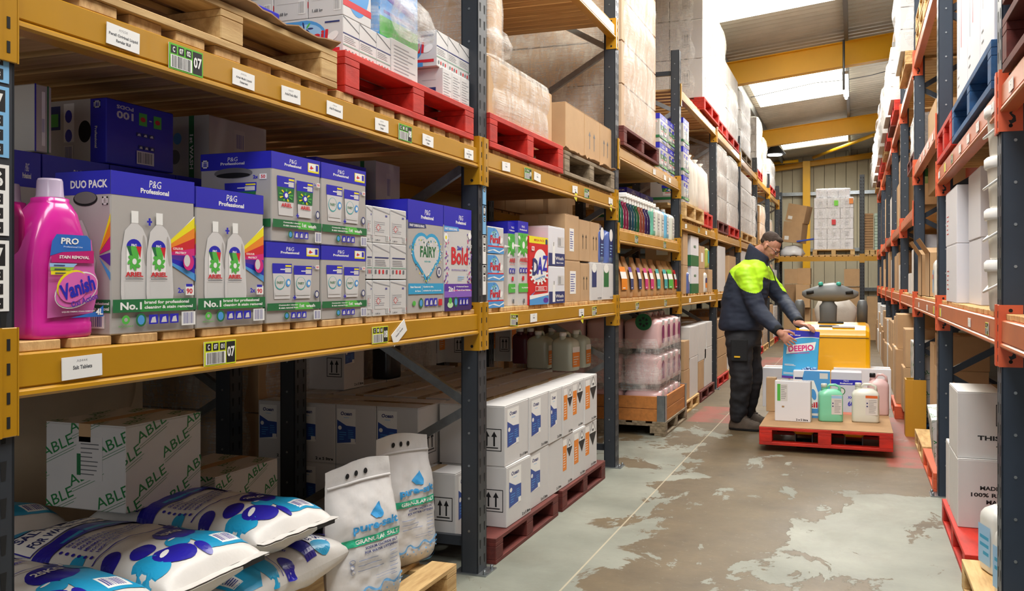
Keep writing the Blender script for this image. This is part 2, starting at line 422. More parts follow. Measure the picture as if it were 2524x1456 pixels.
mb = MB(); mb.tube([(0, 0, .3), (0, 0, .36)], .006, GALV, 5); mb.build('suspension_wire', o)
tag(o, 'round dark high bay light glowing near the yellow rafter at the far end', 'light')
mb = MB(); p0 = (-.14, 14.7, 4.25); mb.tube([(-.14, 14.7, 5.0), p0], .02, PURL, 6); o = tag(mb.build('hanging_rod'), 'grey steel rod hanging down in front of the nearer yellow rafter', 'rod')
mb = MB(); q = [(xy(p, 17.6), 17.6, zd(p, y, 17.6)) for p, y in ((1850, 240), (1930, 222), (2010, 204), (2090, 196), (2150, 185), (2210, 168))]
mb.tube(q, .008, PURL, 6); tag(mb.build('wire'), 'thin cable sagging across the aisle under the roof', 'cable')
# ---------------------------------------------------------------- racking
UY = [1.325, 3.945, 6.565, 9.19, 11.81, 14.43, 17.05, 19.67, 22.25]    # left upright positions (near edge)
RY = [1.15, 3.74, 6.40, 8.85, 11.35, 13.85, 16.4, 19.1, 22.1]           # right
UW, UD = .105, .085
def post(key, h, steel):
    mb = MB(); t = .003
    # open section: front flange with slots, two sides, back lips (local: front face at y=0 looking -y, x across)
    mb.box(-UW / 2, UW / 2, 0, t * 2, 0, h, steel); mb.box(-UW / 2, -UW / 2 + t * 2, 0, UD, 0, h, steel); mb.box(UW / 2 - t * 2, UW / 2, 0, UD, 0, h, steel)
    mb.box(-UW / 2, -UW / 2 + .022, UD - t * 2, UD, 0, h, steel); mb.box(UW / 2 - .022, UW / 2, UD - t * 2, UD, 0, h, steel)
    return mb
def slots(h, z0=.06):
    mb = MB(); z = z0
    while z < h - .05:
        for s in (-1, 1):
            x = s * .026
            mb.add([(x - .008, -.0006, z + .02), (x + .008, -.0006, z + .02), (x + .005, -.0006, z - .02), (x - .005, -.0006, z - .02)], [(0, 1, 2, 3)], DK)
        z += .076
    return mb
def bolts(h):
    mb = MB(); z = .2
    while z < h:
        for s in (-1, 1): mb.tube([(s * (UW / 2 - .002), .045, z), (s * (UW / 2 + .003), .045, z)], .006, GALV, 6)
        z += .152
    return mb
_pm = {}
def frame(x, y, h, steel, side, label, depth=1.08, group=None, brace=GALV, z1=.2, pz=.575):
    """upright frame: side=+1 faces +X (left rack), -1 faces -X"""
    o = empty('rack_upright', (x, y + UW / 2, 0), R(90) * side)
    k = (h, steel.name)
    if k not in _pm: _pm[k] = (post(k, h, steel).mesh('post'), slots(h).mesh('slot'), bolts(h).mesh('bolt'))
    for i, yy in enumerate((0, depth - UD)):
        p = link('post', _pm[k][0], o, (0, yy, 0)); link('slots', _pm[k][1], p)['kind'] = 'stuff'
        link('bolts', _pm[k][2], p)['kind'] = 'stuff'
    fp = MB(); fp.box(-.07, .07, -.045, .12, 0, .006, GALV); fp.tube([(.045, -.03, 0), (.045, -.03, .025)], .008, GALV, 6); fp.tube([(-.045, -.03, 0), (-.045, -.03, .025)], .008, GALV, 6)
    fm = _pm.setdefault('foot', fp.mesh('foot_plate'))
    for yy in (0, depth - UD): link('foot_plate', fm, o, (0, yy, 0))
    zs = []; z = z1; front = False
    while z < h - .1:
        z2 = min(z + pz, h - .1); a, b = (.05, depth - .045)
        mb = MB(); mb.bar((0, a if front else b, z), (0, b if front else a, z2), .03, .04, brace); mb.build('brace', o, fix=False); z = z2; front = not front
        if z2 >= h - .1: break
    mb = MB(); mb.bar((0, .05, .14), (0, depth - .045, .14), .03, .045, steel); mb.build('cross_bar', o, fix=False)
    if h < 4: mb = MB(); mb.bar((0, .05, h - .22), (0, depth - .045, h - .22), .03, .045, steel); mb.build('cross_bar', o, fix=False)
    return tag(o, label, 'rack upright', group)
_bc = {}
def connector(m, k):
    mb = MB(); H_ = .22      # local: x across beam end (post side), z
    mb.box(0, .05, -.008, -.002, -.17, .055, m, .0015); mb.box(-.004, 0, -.008, .07, -.17, .055, m); mb.box(.04, .05, -.012, -.002, -.17, .055, m)
    for z in (.02, -.03, -.09, -.14): mb.box(.018, .026, -.0088, -.0078, z - .012, z + .012, DK)
    mb.tube([(-.0045, .03, .035), (-.006, .03, .035)], .007, DK, 8); mb.tube([(-.0045, .03, -.15), (-.006, .03, -.15)], .007, DK, 8)
    return mb.mesh('end_connector')
def beam(x, y0, y1, zt, m, mc, side, label, group=None, hh=.094):
    """shelf beam in front of the posts; top at zt; y0,y1 = inner faces of the posts"""
    o = empty('shelf_beam', (x, (y0 + y1) / 2, zt), R(90) * side); L_ = (y1 - y0)
    mb = MB()
    prof = [(.045, 0), (.006, 0), (0, -.004), (-.001, -hh + .024), (.003, -hh + .021), (.001, -hh + .018), (-.005, -hh + .014), (-.006, -hh + .006), (-.002, -hh), (.045, -hh)]
    mb.prism(prof, -L_ / 2, L_ / 2, m, 'x'); mb.build('beam', o)
    cm = _bc.setdefault(mc.name, connector(mc, mc.name))
    a = link('end_connector', cm, o, (L_ / 2, -.001, -.0)); b = link('end_connector', cm, o, (-L_ / 2, -.001, 0)); b.scale = (-1, 1, 1)
    return tag(o, label, 'shelf beam', group)
def sticker(b, yw, kind, txt, zc=-.045, w=.105, h=.062, tilt=0, side=1, colr=None):
    """sticker on a beam; yw = world Y of its centre"""
    xl = (yw - b.location.y) * side
    p = Pr(w, h); GRN = mat('green_label', '5DB82C', .5); YLB = mat('yellow_label', 'D6E01C', .5)
    if kind == 'loc':
        c = colr or YLB; p.rect(0, 0, 1, 1, c); p.rect(.69, .06, .97, .94, BLK); a = txt.split()
        for i, t in enumerate(a[:3]):
            x = .05 + i * .215; p.rect(x, .62, x + .17, .93, BLK); p.text(t, x + (.03 if len(t) > 1 else .055), .67, x + (.14 if len(t) > 1 else .12), .88, WHT)
        p.rect(.04, .06, .66, .56, WHT); p.bars(.08, .08, .62, .54, BLK, 13, len(txt)); p.text(a[3], .71, .3, .95, .74, WHT)
    elif kind == 'tag':
        p.rect(0, 0, 1, 1, WHT); GR = mat('grey_print', '6A6C70', .5)
        ls = txt.split('|'); p.text('A' + str(8000 + len(txt) * 37), .35, .74, .62, .86, mat('light_grey_print', 'A8A8AA', .5), False)
        for i, t in enumerate(ls): p.text(t, .5 - .02 * len(t), .42 - i * .26, .5 + .02 * len(t), .6 - i * .26, GR)
    elif kind == 'flag': p.rect(0, 0, 1, 1, mat('yellow_flag', 'E8E020', .4))
    cr, sr = math.cos(tilt), math.sin(tilt)
    mb = MB(); mb.box(-w / 2, w / 2, -.0015, 0, -h / 2, h / 2, WHT)
    p.emit(mb, lambda u, v, e: (u - w / 2, -.0015 - e, v - h / 2))
    s = mb.build('label_holder' if kind == 'tag' else 'location_sticker' if kind == 'loc' else 'yellow_flag', b, fix=False)
    s.location = (xl, -.0025, zc); s.rotation_euler = (0, tilt, 0); return s
_bd = {}
def deck(x, y0, y1, z, side, label, pitch=.128, bw=.1, dep=1.04, th=.022, skip=(), jit=.012, seed=1, m=None):
    o = empty('shelf_deck', (x, y0, z)); rd = random.Random(seed); n = int((y1 - y0) / pitch); m = m or WOODB
    st = (y1 - y0) / n; k = (bw, dep, th, side, m.name)
    if k not in _bd:
        _bd[k] = []
        for i in range(3):
            mb = MB(); mb.box(-dep if side > 0 else 0, 0 if side > 0 else dep, -bw / 2, bw / 2, 0, th, m, .002); _bd[k].append(mb.mesh('board'))
    for i in range(n):
        if i in skip: continue
        b = link('board', _bd[k][rd.randrange(3)], o, (-side * (.002 + rd.random() * jit), (i + .5) * st, 0)); b.rotation_euler = (0, 0, rd.uniform(-.006, .006))
    return tag(o, label, 'shelf deck')
ordn = ['nearest', 'second', 'third', 'fourth', 'fifth', 'sixth', 'seventh', 'eighth', 'farthest']
L1, L2 = 1.211, 1.982
hts = [4.7, 4.7, 4.7, 3.68, 3.6, 3.6, 3.6, 3.6, 3.6]
for i, y in enumerate(UY):
    frame(XL, y, hts[i], STEEL, 1, 'dark steel rack upright of the left racking, %s from the camera' % ordn[i])
for i, y in enumerate(RY):
    frame(XR, y, 4.7, STEELR, -1, 'navy rack upright of the orange racking on the right, %s from the camera' % ordn[i], brace=STEELR)
for i in (0, 1, 2):   # next rack, back to back with the left one
    frame(XL - 1.08 - .27, UY[i] - .05, 4.4, STEEL, -1 if False else 1, 'dark upright of the rack behind, seen between the stock, %s from the camera' % ordn[i])
BM = {}
levels = {0: [L1, L2], 1: [L1, L2, 3.235], 2: [L1, 1.745, 2.365], 3: [L1, 1.985, 3.30], 4: [L1, 1.985, 3.30], 5: [L1, 1.985, 3.28], 6: [L1, 1.985, 3.25], 7: [L1, 1.985, 3.22]}
names = ['lowest', 'second', 'third']
for i, lv in levels.items():
    y0, y1 = UY[i] + UW, UY[i + 1]
    for j, z in enumerate(lv):
        BM[i, j] = beam(XL, y0, y1, z, YEL, YEL, 1, 'yellow shelf beam on the aisle side of left racking bay %s, %s level' % (['one', 'two', 'three', 'four', 'five', 'six', 'seven', 'eight'][i], names[j]))
        beam(XL - 1.08 + UD, y0, y1, z, YEL, YEL, -1, 'yellow shelf beam on the back side of left racking bay %s, %s level' % (['one', 'two', 'three', 'four', 'five', 'six', 'seven', 'eight'][i], names[j])).location.x = XL - 1.075
        lab = 'timber board decking of the left racking, bay %s from the camera, %s level' % (ordn[i], names[j])
        if i == 0 and j == 1: deck(XL - .004, y0, y1, z + .0005, 1, lab, .148, .112, skip=(), seed=7, th=.028)
        elif i == 0: deck(XL - .006, y0, y1, z + .0005, 1, lab, .14, .12, seed=3, th=.022)
        else: deck(XL - .01, y0, y1, z + .0005, 1, lab, .108 if i < 3 else .16, .1, seed=i * 5 + j)
RB = {}
rl = {0: [1.222, 2.074], 1: [1.222, 2.074], 2: [1.222, 2.385, 3.35], 3: [1.222, 2.03, 3.33], 4: [1.222, 2.03, 3.33], 5: [1.222, 2.03, 3.3], 6: [1.222, 2.03, 3.3], 7: [1.222, 2.03, 3.3]}
for i, lv in rl.items():
    y0, y1 = RY[i] + UW, RY[i + 1]
    for j, z in enumerate(lv):
        RB[i, j] = beam(XR, y0, y1, z, ORB, ORA, -1, 'orange shelf beam on the aisle side of right racking bay %s, %s level' % (['one', 'two', 'three', 'four', 'five', 'six', 'seven', 'eight'][i], names[j]), hh=.1)
        beam(XR + 1.075, y0, y1, z, ORB, ORA, 1, 'orange shelf beam on the far side of right racking bay %s, %s level' % (['one', 'two', 'three', 'four', 'five', 'six', 'seven', 'eight'][i], names[j]), hh=.1)
        deck(XR + .012, y0, y1, z + .0005, -1, 'timber board decking of the right racking, bay %s from the camera, %s level' % (ordn[i], names[j]), .11, .1, seed=50 + i * 5 + j)
# ---------------------------------------------------------------- goods
BLU = mat('brand_blue', '2626B6', .4); SIL = mat('silver_board', 'BCB8B4', .38, .15, noise_=.04, scale=2); SIL2 = mat('pale_silver_board', 'D6D5D4', .4, .1)
GRN = mat('dark_green_print', '1F6E3E', .45); LGR = mat('light_green_print', '54B948', .45); RED = mat('red_print', 'D2232E', .45)
PUR = mat('purple_print', '5A2FA0', .45); MAG = mat('magenta_print', 'D8267E', .45); ORG = mat('orange_print', 'F08A24', .45)
YLW = mat('yellow_print', 'F2E21C', .45); CYA = mat('cyan_print', '2FA0D0', .45); SKY = mat('sky_blue_print', '4F9BDC', .45)
LBL = mat('pale_blue_print', '9CC8EE', .45); LGY = mat('light_grey_bottle_print', 'D6D3D2', .45); GRY = mat('grey_print', '6A6C70', .5)
NAV = mat('navy_print', '24306E', .5); TEA = mat('teal_print', '3AA8A8', .5); SLATE = mat('barcode_blue', '55559A', .5)
PNK = mat('pink_plastic', 'DC2A9E', .22, coat=.4); 
def icons(p, a, b, c, d, n=3, col=None):
    st = (c - a) / n
    for i in range(n):
        p.rect(a + i * st, b, a + (i + .85) * st, d, col or BLU); p.poly([(a + (i + .15) * st, b + (d - b) * .15), (a + (i + .7) * st, b + (d - b) * .15), (a + (i + .6) * st, b + (d - b) * .8), (a + (i + .3) * st, b + (d - b) * .7)], LGY)
def pg(p, cx, y, s, m=None):
    m = m or WHT; p.text('P&G', cx - .07 * s, y + .038, cx + .07 * s, y + .085, m, False, 0, .12); p.text('Professional', cx - .17 * s, y - .002, cx + .17 * s, y + .03, m)
def flower(p, cx, cy, r, m=None, n=8, asp=1):
    for i in range(n):
        a = 2 * math.pi * i / n; p.ell(cx + r * .55 * math.cos(a), cy + r * .55 * math.sin(a) * asp, r * .42, r * .2 * asp, m or LGR, 8, a + .6)
    p.ell(cx, cy, r * .3, r * .3 * asp, WHT, 10)
def box_body(name, w, d, h, m, parent, c=.003):
    mb = MB(); mb.box(-w / 2, w / 2, 0, d, 0, h, m, c); return mb.build(name, parent)
def ariel_box(w, d, h, wide):
    o = empty('detergent_box'); box_body('carton_body', w, d, h, SIL, o); asp = w / h
    p = Pr(w, h); p.rect(0, .855, 1, 1, BLU); pg(p, .5, .885, 1.0 if wide else 1.1)
    p.poly([(.56, .50), (1, .715), (1, .77), (.56, .51)], WHT)
    for y0, y1, m in ((.69, .76, YLW), (.62, .69, ORG), (.55, .62, RED), (.5, .55, MAG), (.44, .5, PUR), (.38, .44, BLU), (.33, .38, SKY)):
        p.poly([(.5, .50), (1, y0), (1, y1)], m)
    for cx_, dy in ((.27, 0), (.55, -.015)):
        p.poly([(cx_ - .155, .2), (cx_ + .155, .2), (cx_ + .165, .25), (cx_ + .15, .42), (cx_ + .13, .6), (cx_ + .08, .66), (cx_ + .02, .69), (cx_ + .02, .73), (cx_ - .045, .73), (cx_ - .045, .69), (cx_ - .12, .64), (cx_ - .16, .5), (cx_ - .165, .25)], LGY)
        p.ell(cx_ + .105, .52, .022, .1, SIL, 14, .12); p.poly([(cx_ - .12, .215), (cx_ + .12, .215), (cx_ + .125, .33), (cx_ - .125, .33)], SIL2)
        p.rect(cx_ - .05, .69, cx_ + .03, .765, WHT); p.ell(cx_ - .02, .54, .085, .05, BLU); p.text('P&G', cx_ - .05, .54, cx_ + .01, .56, WHT)
        p.rect(cx_ - .105, .38, cx_ + .065, .545, WHT); p.poly([(cx_ - .105, .545), (cx_ + .065, .545), (cx_ - .02, .42)], LGR)
        p.poly([(cx_ + .0, .545), (cx_ + .065, .545), (cx_ + .05, .47)], RED); p.poly([(cx_ - .105, .545), (cx_ - .06, .545), (cx_ - .03, .43)], GRN)
        flower(p, cx_ - .02, .45, .085, asp=asp); p.text('ARIEL', cx_ - .12, .355, cx_ + .08, .385, RED); p.rect(cx_ - .12, .338, cx_ + .08, .343, GRY)
    p.rect(.385, .698, .445, .71, BLU); p.rect(.403, .68, .427, .727, BLU)
    p.text('COLOUR', .7, .535, .83, .55, WHT); p.text('PROTECT', .73, .508, .87, .523, WHT); p.ell(.9, .455, .07, .055, MAG); p.ell(.88, .465, .04, .04, LGY)
    p.text('2x', .76, .25, .84, .285, BLU); p.rect(.86, .235, .97, .3, WHT); p.text('90', .87, .243, .95, .28, RED); p.rect(.865, .292, .95, .31, BLU)
    p.rect(0, .135, 1, .215, GRN); p.poly([(.3, .135), (.9, .135), (.8, .215), (.35, .215)], mat('mid_green_print', '2C8A3C', .45))
    p.text('No.1', .08, .15, .32, .197, WHT); p.text('brand for professional', .35, .178, .9, .205, WHT); p.text('cleaning & stain removal', .35, .147, .95, .173, WHT)
    p.ell(.14, .09, .045, .028, LGR); p.ell(.14, .09, .02, .012, SIL); p.text('RECYCLABLE', .06, .045, .22, .055, LGR, False); p.ell(.31, .085, .06, .042, GRN); p.ell(.31, .085, .04, .03, SKY)
    icons(p, .4, .055, .78, .115, 3); p.rect(.8, .035, .98, .125, WHT); p.bars(.82, .045, .96, .12, SLATE, 10, 3)
    printed('printed_front', o, on_front, p, w, d, h)
    p = Pr(d, h); p.rect(0, .855, 1, 1, BLU); p.text('DUO PACK', .28, .895, .95, .945, WHT); p.ell(.55, .83, .22, .045, DK, 24); p.ell(.55, .837, .2, .037, mat('box_inside', '6E6C6A', .7), 24)
    p.poly([(.8, .5), (1, .69), (1, .74)], YLW); p.poly([(.8, .5), (1, .6), (1, .69)], ORG); p.poly([(.8, .49), (1, .52), (1, .6)], MAG); p.poly([(.8, .48), (1, .42), (1, .5)], PUR); p.poly([(.8, .47), (1, .33), (1, .38)], SKY)
    p.rect(0, .135, 1, .215, GRN); p.text('for professional', .6, .178, .98, .2, WHT); p.text('stain removal', .64, .148, .98, .17, WHT); p.rect(.55, .04, .9, .12, WHT); p.bars(.58, .05, .86, .115, SLATE, 9, 4)
    up_arrows(p, .86, .79, .96, .84, LGY); p.poly([(.2, .22), (.7, .22), (.75, .45), (.6, .62), (.5, .7), (.42, .7), (.25, .6), (.18, .4)], LGY)
    printed('printed_side', o, on_left, p, d, d, h) if False else printed('printed_side', o, on_left, p, w, d, h)
    p = Pr(w, d); p.rect(0, 0, 1, 1, BLU); p.rect(.02, .49, .98, .5, NAV); printed('printed_top', o, on_top, p, w, d, h)
    return o
def pouch(p, a, b, c, d, kind):
    W_ = c - a; H_ = d - b
    p.poly([(a + W_ * .1, b), (c - W_ * .1, b), (c, d), (a, d)], LGY)
    p.poly([(a + .01 * W_, b + H_ * .72), (c - .01 * W_, b + H_ * .72), (c, d), (a, d)], BLU); p.rect(a + W_ * .66, b + H_ * .91, a + W_ * .97, b + H_ * .96, YLW); p.rect(a + .4 * W_, b + .82 * H_, a + .65 * W_, b + .85 * H_, WHT); p.rect(a + .64 * W_, b + .75 * H_, a + .95 * W_, b + .88 * H_, LGY)
    if kind == 'ariel':
        p.poly([(a + W_ * .06, b + H_ * .36), (c - W_ * .06, b + H_ * .36), (c - W_ * .02, b + H_ * .72), (a + W_ * .02, b + H_ * .72)], GRN)
        for i in range(9):
            t = math.pi * 2 * i / 9; p.poly([(a + W_ * .5, b + H_ * .52), (a + W_ * (.5 + .4 * math.cos(t)), b + H_ * (.52 + .16 * math.sin(t))), (a + W_ * (.5 + .4 * math.cos(t + .25)), b + H_ * (.52 + .16 * math.sin(t + .25)))], YLW if i % 2 else LGR)
        p.ell(a + W_ * .48, b + H_ * .52, W_ * .16, H_ * .1, BLU, 14); p.ell(a + W_ * .5, b + H_ * .52, W_ * .09, H_ * .06, WHT, 12); p.text('ARIEL', a + W_ * .22, b + H_ * .22, a + W_ * .82, b + H_ * .32, RED)
    else:
        p.ell(a + W_ * .38, b + H_ * .46, W_ * .26, H_ * .2, TEA, 18); p.ell(a + W_ * .38, b + H_ * .47, W_ * .23, H_ * .18, LGY, 18); p.text('FAIRY', a + W_ * .22, b + H_ * .42, a + W_ * .56, b + H_ * .5, GRN)
        p.ell(a + W_ * .8, b + H_ * .46, W_ * .13, H_ * .11, SKY, 14, .5); p.ell(a + W_ * .82, b + H_ * .46, W_ * .07, H_ * .06, WHT, 10)
        p.rect(a + W_ * .14, b + H_ * .1, c - W_ * .14, b + H_ * .2, SIL2)
def pods_box(w, d, h, kind, side='ariel'):
    o = empty('detergent_box'); box_body('carton_body', w, d, h, SIL, o)
    p = Pr(w, h); p.rect(0, .81, 1, 1, BLU); pg(p, .42, .865, 1.0); p.rect(.73, .845, .97, .955, YLW); p.rect(.745, .865, .955, .95, WHT); p.poly([(.77, .89), (.8, .93), (.82, .91), (.86, .9), (.8, .88)], RED); p.rect(.9, .87, .95, .94, BLU)
    pouch(p, .1, .3, .45, .74, kind); pouch(p, .48, .3, .83, .72, kind); p.text('2x', .84, .69, .89, .72, BLU); p.rect(.9, .68, .97, .73, WHT); p.text('50', .91, .69, .96, .72, RED)
    p.rect(.46, .305, .52, .32, BLU); p.rect(.48, .285, .5, .34, BLU); p.ell(.92, .35, .045, .05, NAV); p.ell(.92, .35, .03, .035, LGY)
    p.rect(0, .16, 1, .25, GRN); p.poly([(.5, .16), (.85, .16), (.75, .25), (.5, .25)], LGR); p.text('Outstanding cleaning', .2, .21, .55, .232, WHT); p.text('& stain removal from', .2, .178, .55, .2, WHT); p.text('1st', .58, .185, .67, .232, WHT); p.text('wash', .7, .183, .88, .225, WHT)
    p.ell(.34, .09, .045, .045, GRN); p.ell(.34, .09, .03, .03, SKY); icons(p, .42, .05, .72, .13, 3); p.rect(.85, .02, .99, .14, WHT); p.bars(.87, .03, .98, .13, SLATE, 8, 6)
    printed('printed_front', o, on_front, p, w, d, h)
    p = Pr(d, h); p.rect(0, .81, 1, 1, BLU); up_arrows(p, .02, .84, .11, .93, WHT); pg(p, .46, .865, 1); p.ell(.47, .77, .27, .06, mat('box_inside', '6E6C6A', .7), 24); p.ell(.47, .745, .24, .03, DK, 24)
    p.text('2x', .75, .7, .82, .74, BLU); p.rect(.84, .69, .94, .75, WHT); p.text('50', .86, .7, .92, .74, RED); pouch(p, .35, .3, .8, .66, side); p.rect(0, .16, 1, .25, GRN)
    printed('printed_side', o, on_left, p, w, d, h)
    p = Pr(w, d); p.rect(0, 0, 1, 1, BLU); printed('printed_top', o, on_top, p, w, d, h); return o
def powder_carton(w, d, h, style, name='powder_carton'):
    o = empty(name); box_body('carton_body', w, d, h, SIL2, o, .002); p = Pr(w, h); G2 = mat('mid_grey_print', '9C9CA0', .5)
    if style == 0:
        p.poly([(0, .97), (0, .94), (1, .82), (1, .85)], G2); p.rect(.72, .74, .84, .79, SLATE); p.rect(.1, .2, .9, .64, SIL2); p.lines(.12, .28, .7, .6, G2, 6, 2); ell = p.poly([(.17, .42), (.3, .52), (.43, .42), (.3, .32)], RED); p.poly([(.2, .42), (.3, .495), (.4, .42), (.3, .345)], SIL2)
        p.rect(.74, .06, .94, .22, WHT); p.bars(.75, .07, .93, .21, GRY, 7, 3); p.text('1.68 kg', .12, .05, .42, .1, GRY)
    elif style == 1:
        p.poly([(0, .97), (0, .94), (1, .74), (1, .77)], G2); p.rect(.1, .58, .92, .615, NAV); p.lines(.12, .36, .8, .55, G2, 4, 5); p.rect(.03, .3, .97, .33, mat('sage_print', '8FB0A0', .5))
        for i in range(4): p.rect(.1 + i * .22, .15, .2 + i * .22, .26, (GRY, RED, RED, GRY)[i])
    else:
        p.lines(.1, .1, .9, .9, G2, 9, 8, .3)
    printed('printed_front', o, on_front, p, w, d, h)
    p = Pr(d, h)
    if style == 2: p.rect(.2, .15, .85, .36, NAV); [p.ell(x, .25, .08, .07, LGY, 14) for x in (.5, .7)]; p.rect(.55, .6, .85, .61, G2)
    else: p.rect(0, .08, 1, .12, G2)
    printed('printed_side', o, on_left, p, w, d, h)
    if style == 0: p = Pr(d, h); p.ell(.5, .5, .45, .45, SKY, 26); p.ell(.45, .6, .3, .25, LBL, 20); p.rect(0, .12, 1, .2, RED); p.text('Persil', .15, .42, .9, .66, RED, True, 0, .1); printed('printed_side', o, on_right, p, w, d, h)
    return o
def fairy_box(w, d, h):
    o = empty('powder_box'); box_body('carton_body', w, d, h, SIL, o); p = Pr(w, h); rd = random.Random(4)
    p.rect(0, .80, 1, 1, BLU); pg(p, .53, .845, 1.05); p.poly([(0, .745), (.5, .765), (.47, .80), (0, .80)], NAV); p.text('FAST DISSOLVING', .04, .765, .44, .787, WHT)
    p.ell(.36, .56, .27, .16, CYA); p.ell(.66, .56, .27, .16, CYA); p.poly([(.12, .5), (.9, .5), (.52, .27)], CYA)
    p.ell(.37, .56, .22, .13, SIL2); p.ell(.65, .56, .22, .13, SIL2); p.poly([(.17, .5), (.85, .5), (.52, .31)], SIL2)
    for i in range(130):
        a = rd.uniform(0, 6.28); r = rd.uniform(.8, 1.12); x = .51 + .42 * r * math.sin(a) ** 3; y = .5 + .19 * r * (math.cos(a) - .3 * math.cos(2 * a) - .1 * math.cos(3 * a)); p.ell(x, y, .012, .008, rd.choice([CYA, WHT, LBL, YLW, TEA]), 6); p.k -= 1
    p.k += 1
    p.text('FAIRY', .32, .5, .78, .6, GRN); p.text('NON BIO', .44, .455, .62, .47, TEA)
    p.ell(.87, .37, .075, .05, NAV); p.ell(.87, .37, .06, .04, LGY); p.text('1', .85, .35, .88, .39, NAV)
    p.rect(0, .17, 1, .265, CYA); p.text('Stain Removal', .05, .225, .33, .243, WHT); p.text('& Care', .18, .19, .33, .205, WHT); p.rect(.37, .185, .374, .25, WHT); p.text('Gentle to skin,', .4, .225, .7, .243, WHT); p.text('suitable for professionals', .4, .19, .93, .207, WHT)
    p.ell(.15, .09, .045, .022, LGR); p.ell(.34, .09, .06, .045, GRN); p.ell(.34, .09, .04, .03, SKY); icons(p, .45, .06, .82, .13, 3); p.rect(.84, .06, .95, .12, RED); printed('printed_front', o, on_front, p, w, d, h)
    p = Pr(d, h); p.rect(0, .82, 1, 1, BLU); printed('printed_side', o, on_left, p, w, d, h); p = Pr(w, d); p.rect(0, 0, 1, 1, BLU); printed('printed_top', o, on_top, p, w, d, h); return o
def bold_box(w, d, h):
    o = empty('powder_box'); box_body('carton_body', w, d, h, SIL2, o); p = Pr(w, h); rd = random.Random(9)
    p.rect(0, .8, 1, 1, BLU); pg(p, .6, .845, 1.1); p.poly([(0, .755), (.53, .775), (.5, .81), (0, .81)], SKY); p.text('FAST DISSOLVING', .03, .775, .46, .797, WHT)
    LAV = mat('lavender_print', '8A5FC0', .5)
    for i in range(110):
        s_ = rd.random() < .5; x = rd.uniform(0, .16) if s_ else rd.uniform(.84, 1); y = rd.uniform(.24, .75); p.ell(x, y, .016, .012, rd.choice([LAV, PUR, MAG, LGY]), 6); p.k -= 1
    p.k += 1; p.text('Bold', .25, .445, .86, .615, RED); p.text('2in1', .46, .59, .64, .63, BLU); p.text('PROFESSIONAL FORMULA', .26, .385, .84, .402, PUR, False); p.lines(.48, .29, .72, .34, LBL, 3, 2)
    p.ell(.06, .7, .07, .045, WHT); p.ell(.06, .7, .03, .018, YLW); p.ell(.93, .74, .06, .035, WHT)
    p.rect(0, .19, 1, .26, PUR); p.poly([(.3, .16), (1, .16), (1, .2), (.3, .2)], MAG); p.rect(0, 0, 1, .19, mat('dark_purple_print', '3A1F66', .5)); p.rect(0, .13, 1, .19, LAV); p.text('2in1', .14, .185, .36, .235, WHT); p.text('+ Professional Cleaning', .4, .222, .88, .24, WHT); p.text('+ Touch of Lenor freshness', .4, .19, .95, .208, WHT)
    p.ell(.2, .06, .1, .03, mat('pale_green_print', 'BFE0B0', .5)); p.ell(.2, .1, .06, .03, LGR); p.ell(.4, .085, .07, .05, GRN); p.ell(.4, .085, .045, .033, SKY); icons(p, .52, .05, .88, .12, 3); printed('printed_front', o, on_front, p, w, d, h)
    p = Pr(d, h); p.rect(0, .82, 1, 1, BLU); printed('printed_side', o, on_left, p, w, d, h); p = Pr(w, d); p.rect(0, 0, 1, 1, BLU); printed('printed_top', o, on_top, p, w, d, h); return o
def persil_print(p, full=True):
    p.ell(.38, .52, .36, .44, SKY, 26); p.rect(0, .1, .42, .95, SKY); p.ell(.42, .56, .27, .3, LBL, 20)
    for i in range(7):
        a = i * .9; p.ell(.4 + .09 * math.cos(a), .74 + .1 * math.sin(a), .05, .025, LGR if i % 2 else NAV, 8, a)
    p.ell(.84, .5, .1, .1, WHT, 14, .5); p.text('Persil', .14, .38, .76, .68, RED, True, 0, .08)
def persil_tab(w, d, h):
    o = empty('washing_tablets_box'); box_body('carton_body', w, d, h, SIL2, o, .002); p = Pr(w, h); persil_print(p); p.rect(0, .24, .98, .29, RED); p.rect(0, 0, 1, .24, SKY); p.poly([(0, .1), (.4, .16), (.7, .08), (1, .2), (1, .14), (.7, .04), (.3, .12), (0, .05)], WHT)
    printed('printed_front', o, on_front, p, w, d, h); p = Pr(d, h); persil_print(p); p.rect(0, .14, .98, .2, RED); p.rect(.78, .84, .95, .88, NAV); printed('printed_side', o, on_left, p, w, d, h); return o
def persil_pallet_box(w, d, h, s):   # blue label faces the camera (side), silver panels face the aisle
    o = empty('powder_carton'); box_body('carton_body', w, d, h, SIL2, o, .002); p = Pr(w, h); G2 = mat('mid_grey_print', '9C9CA0', .5)
    p.poly([(0, 1), (0, .97), (1, .7), (1, .73)], GRY); p.rect(0, .55, 1, .58, NAV); p.lines(.06, .34, .9, .52, G2, 4, 3, .3); p.rect(0, .26, 1, .29, mat('sage_print', '8FB0A0', .5))
    for i in range(4): p.rect(.12 + i * .2, .08, .22 + i * .2, .17, RED if i % 2 else GRY)
    printed('printed_front', o, on_front, p, w, d, h); p = Pr(d, h); persil_print(p); p.rect(0, .12, .95, .2, RED); p.rect(0, 0, .75, .12, SKY); p.rect(.72, .84, .95, .88, NAV); printed('printed_side', o, on_left, p, w, d, h); return o
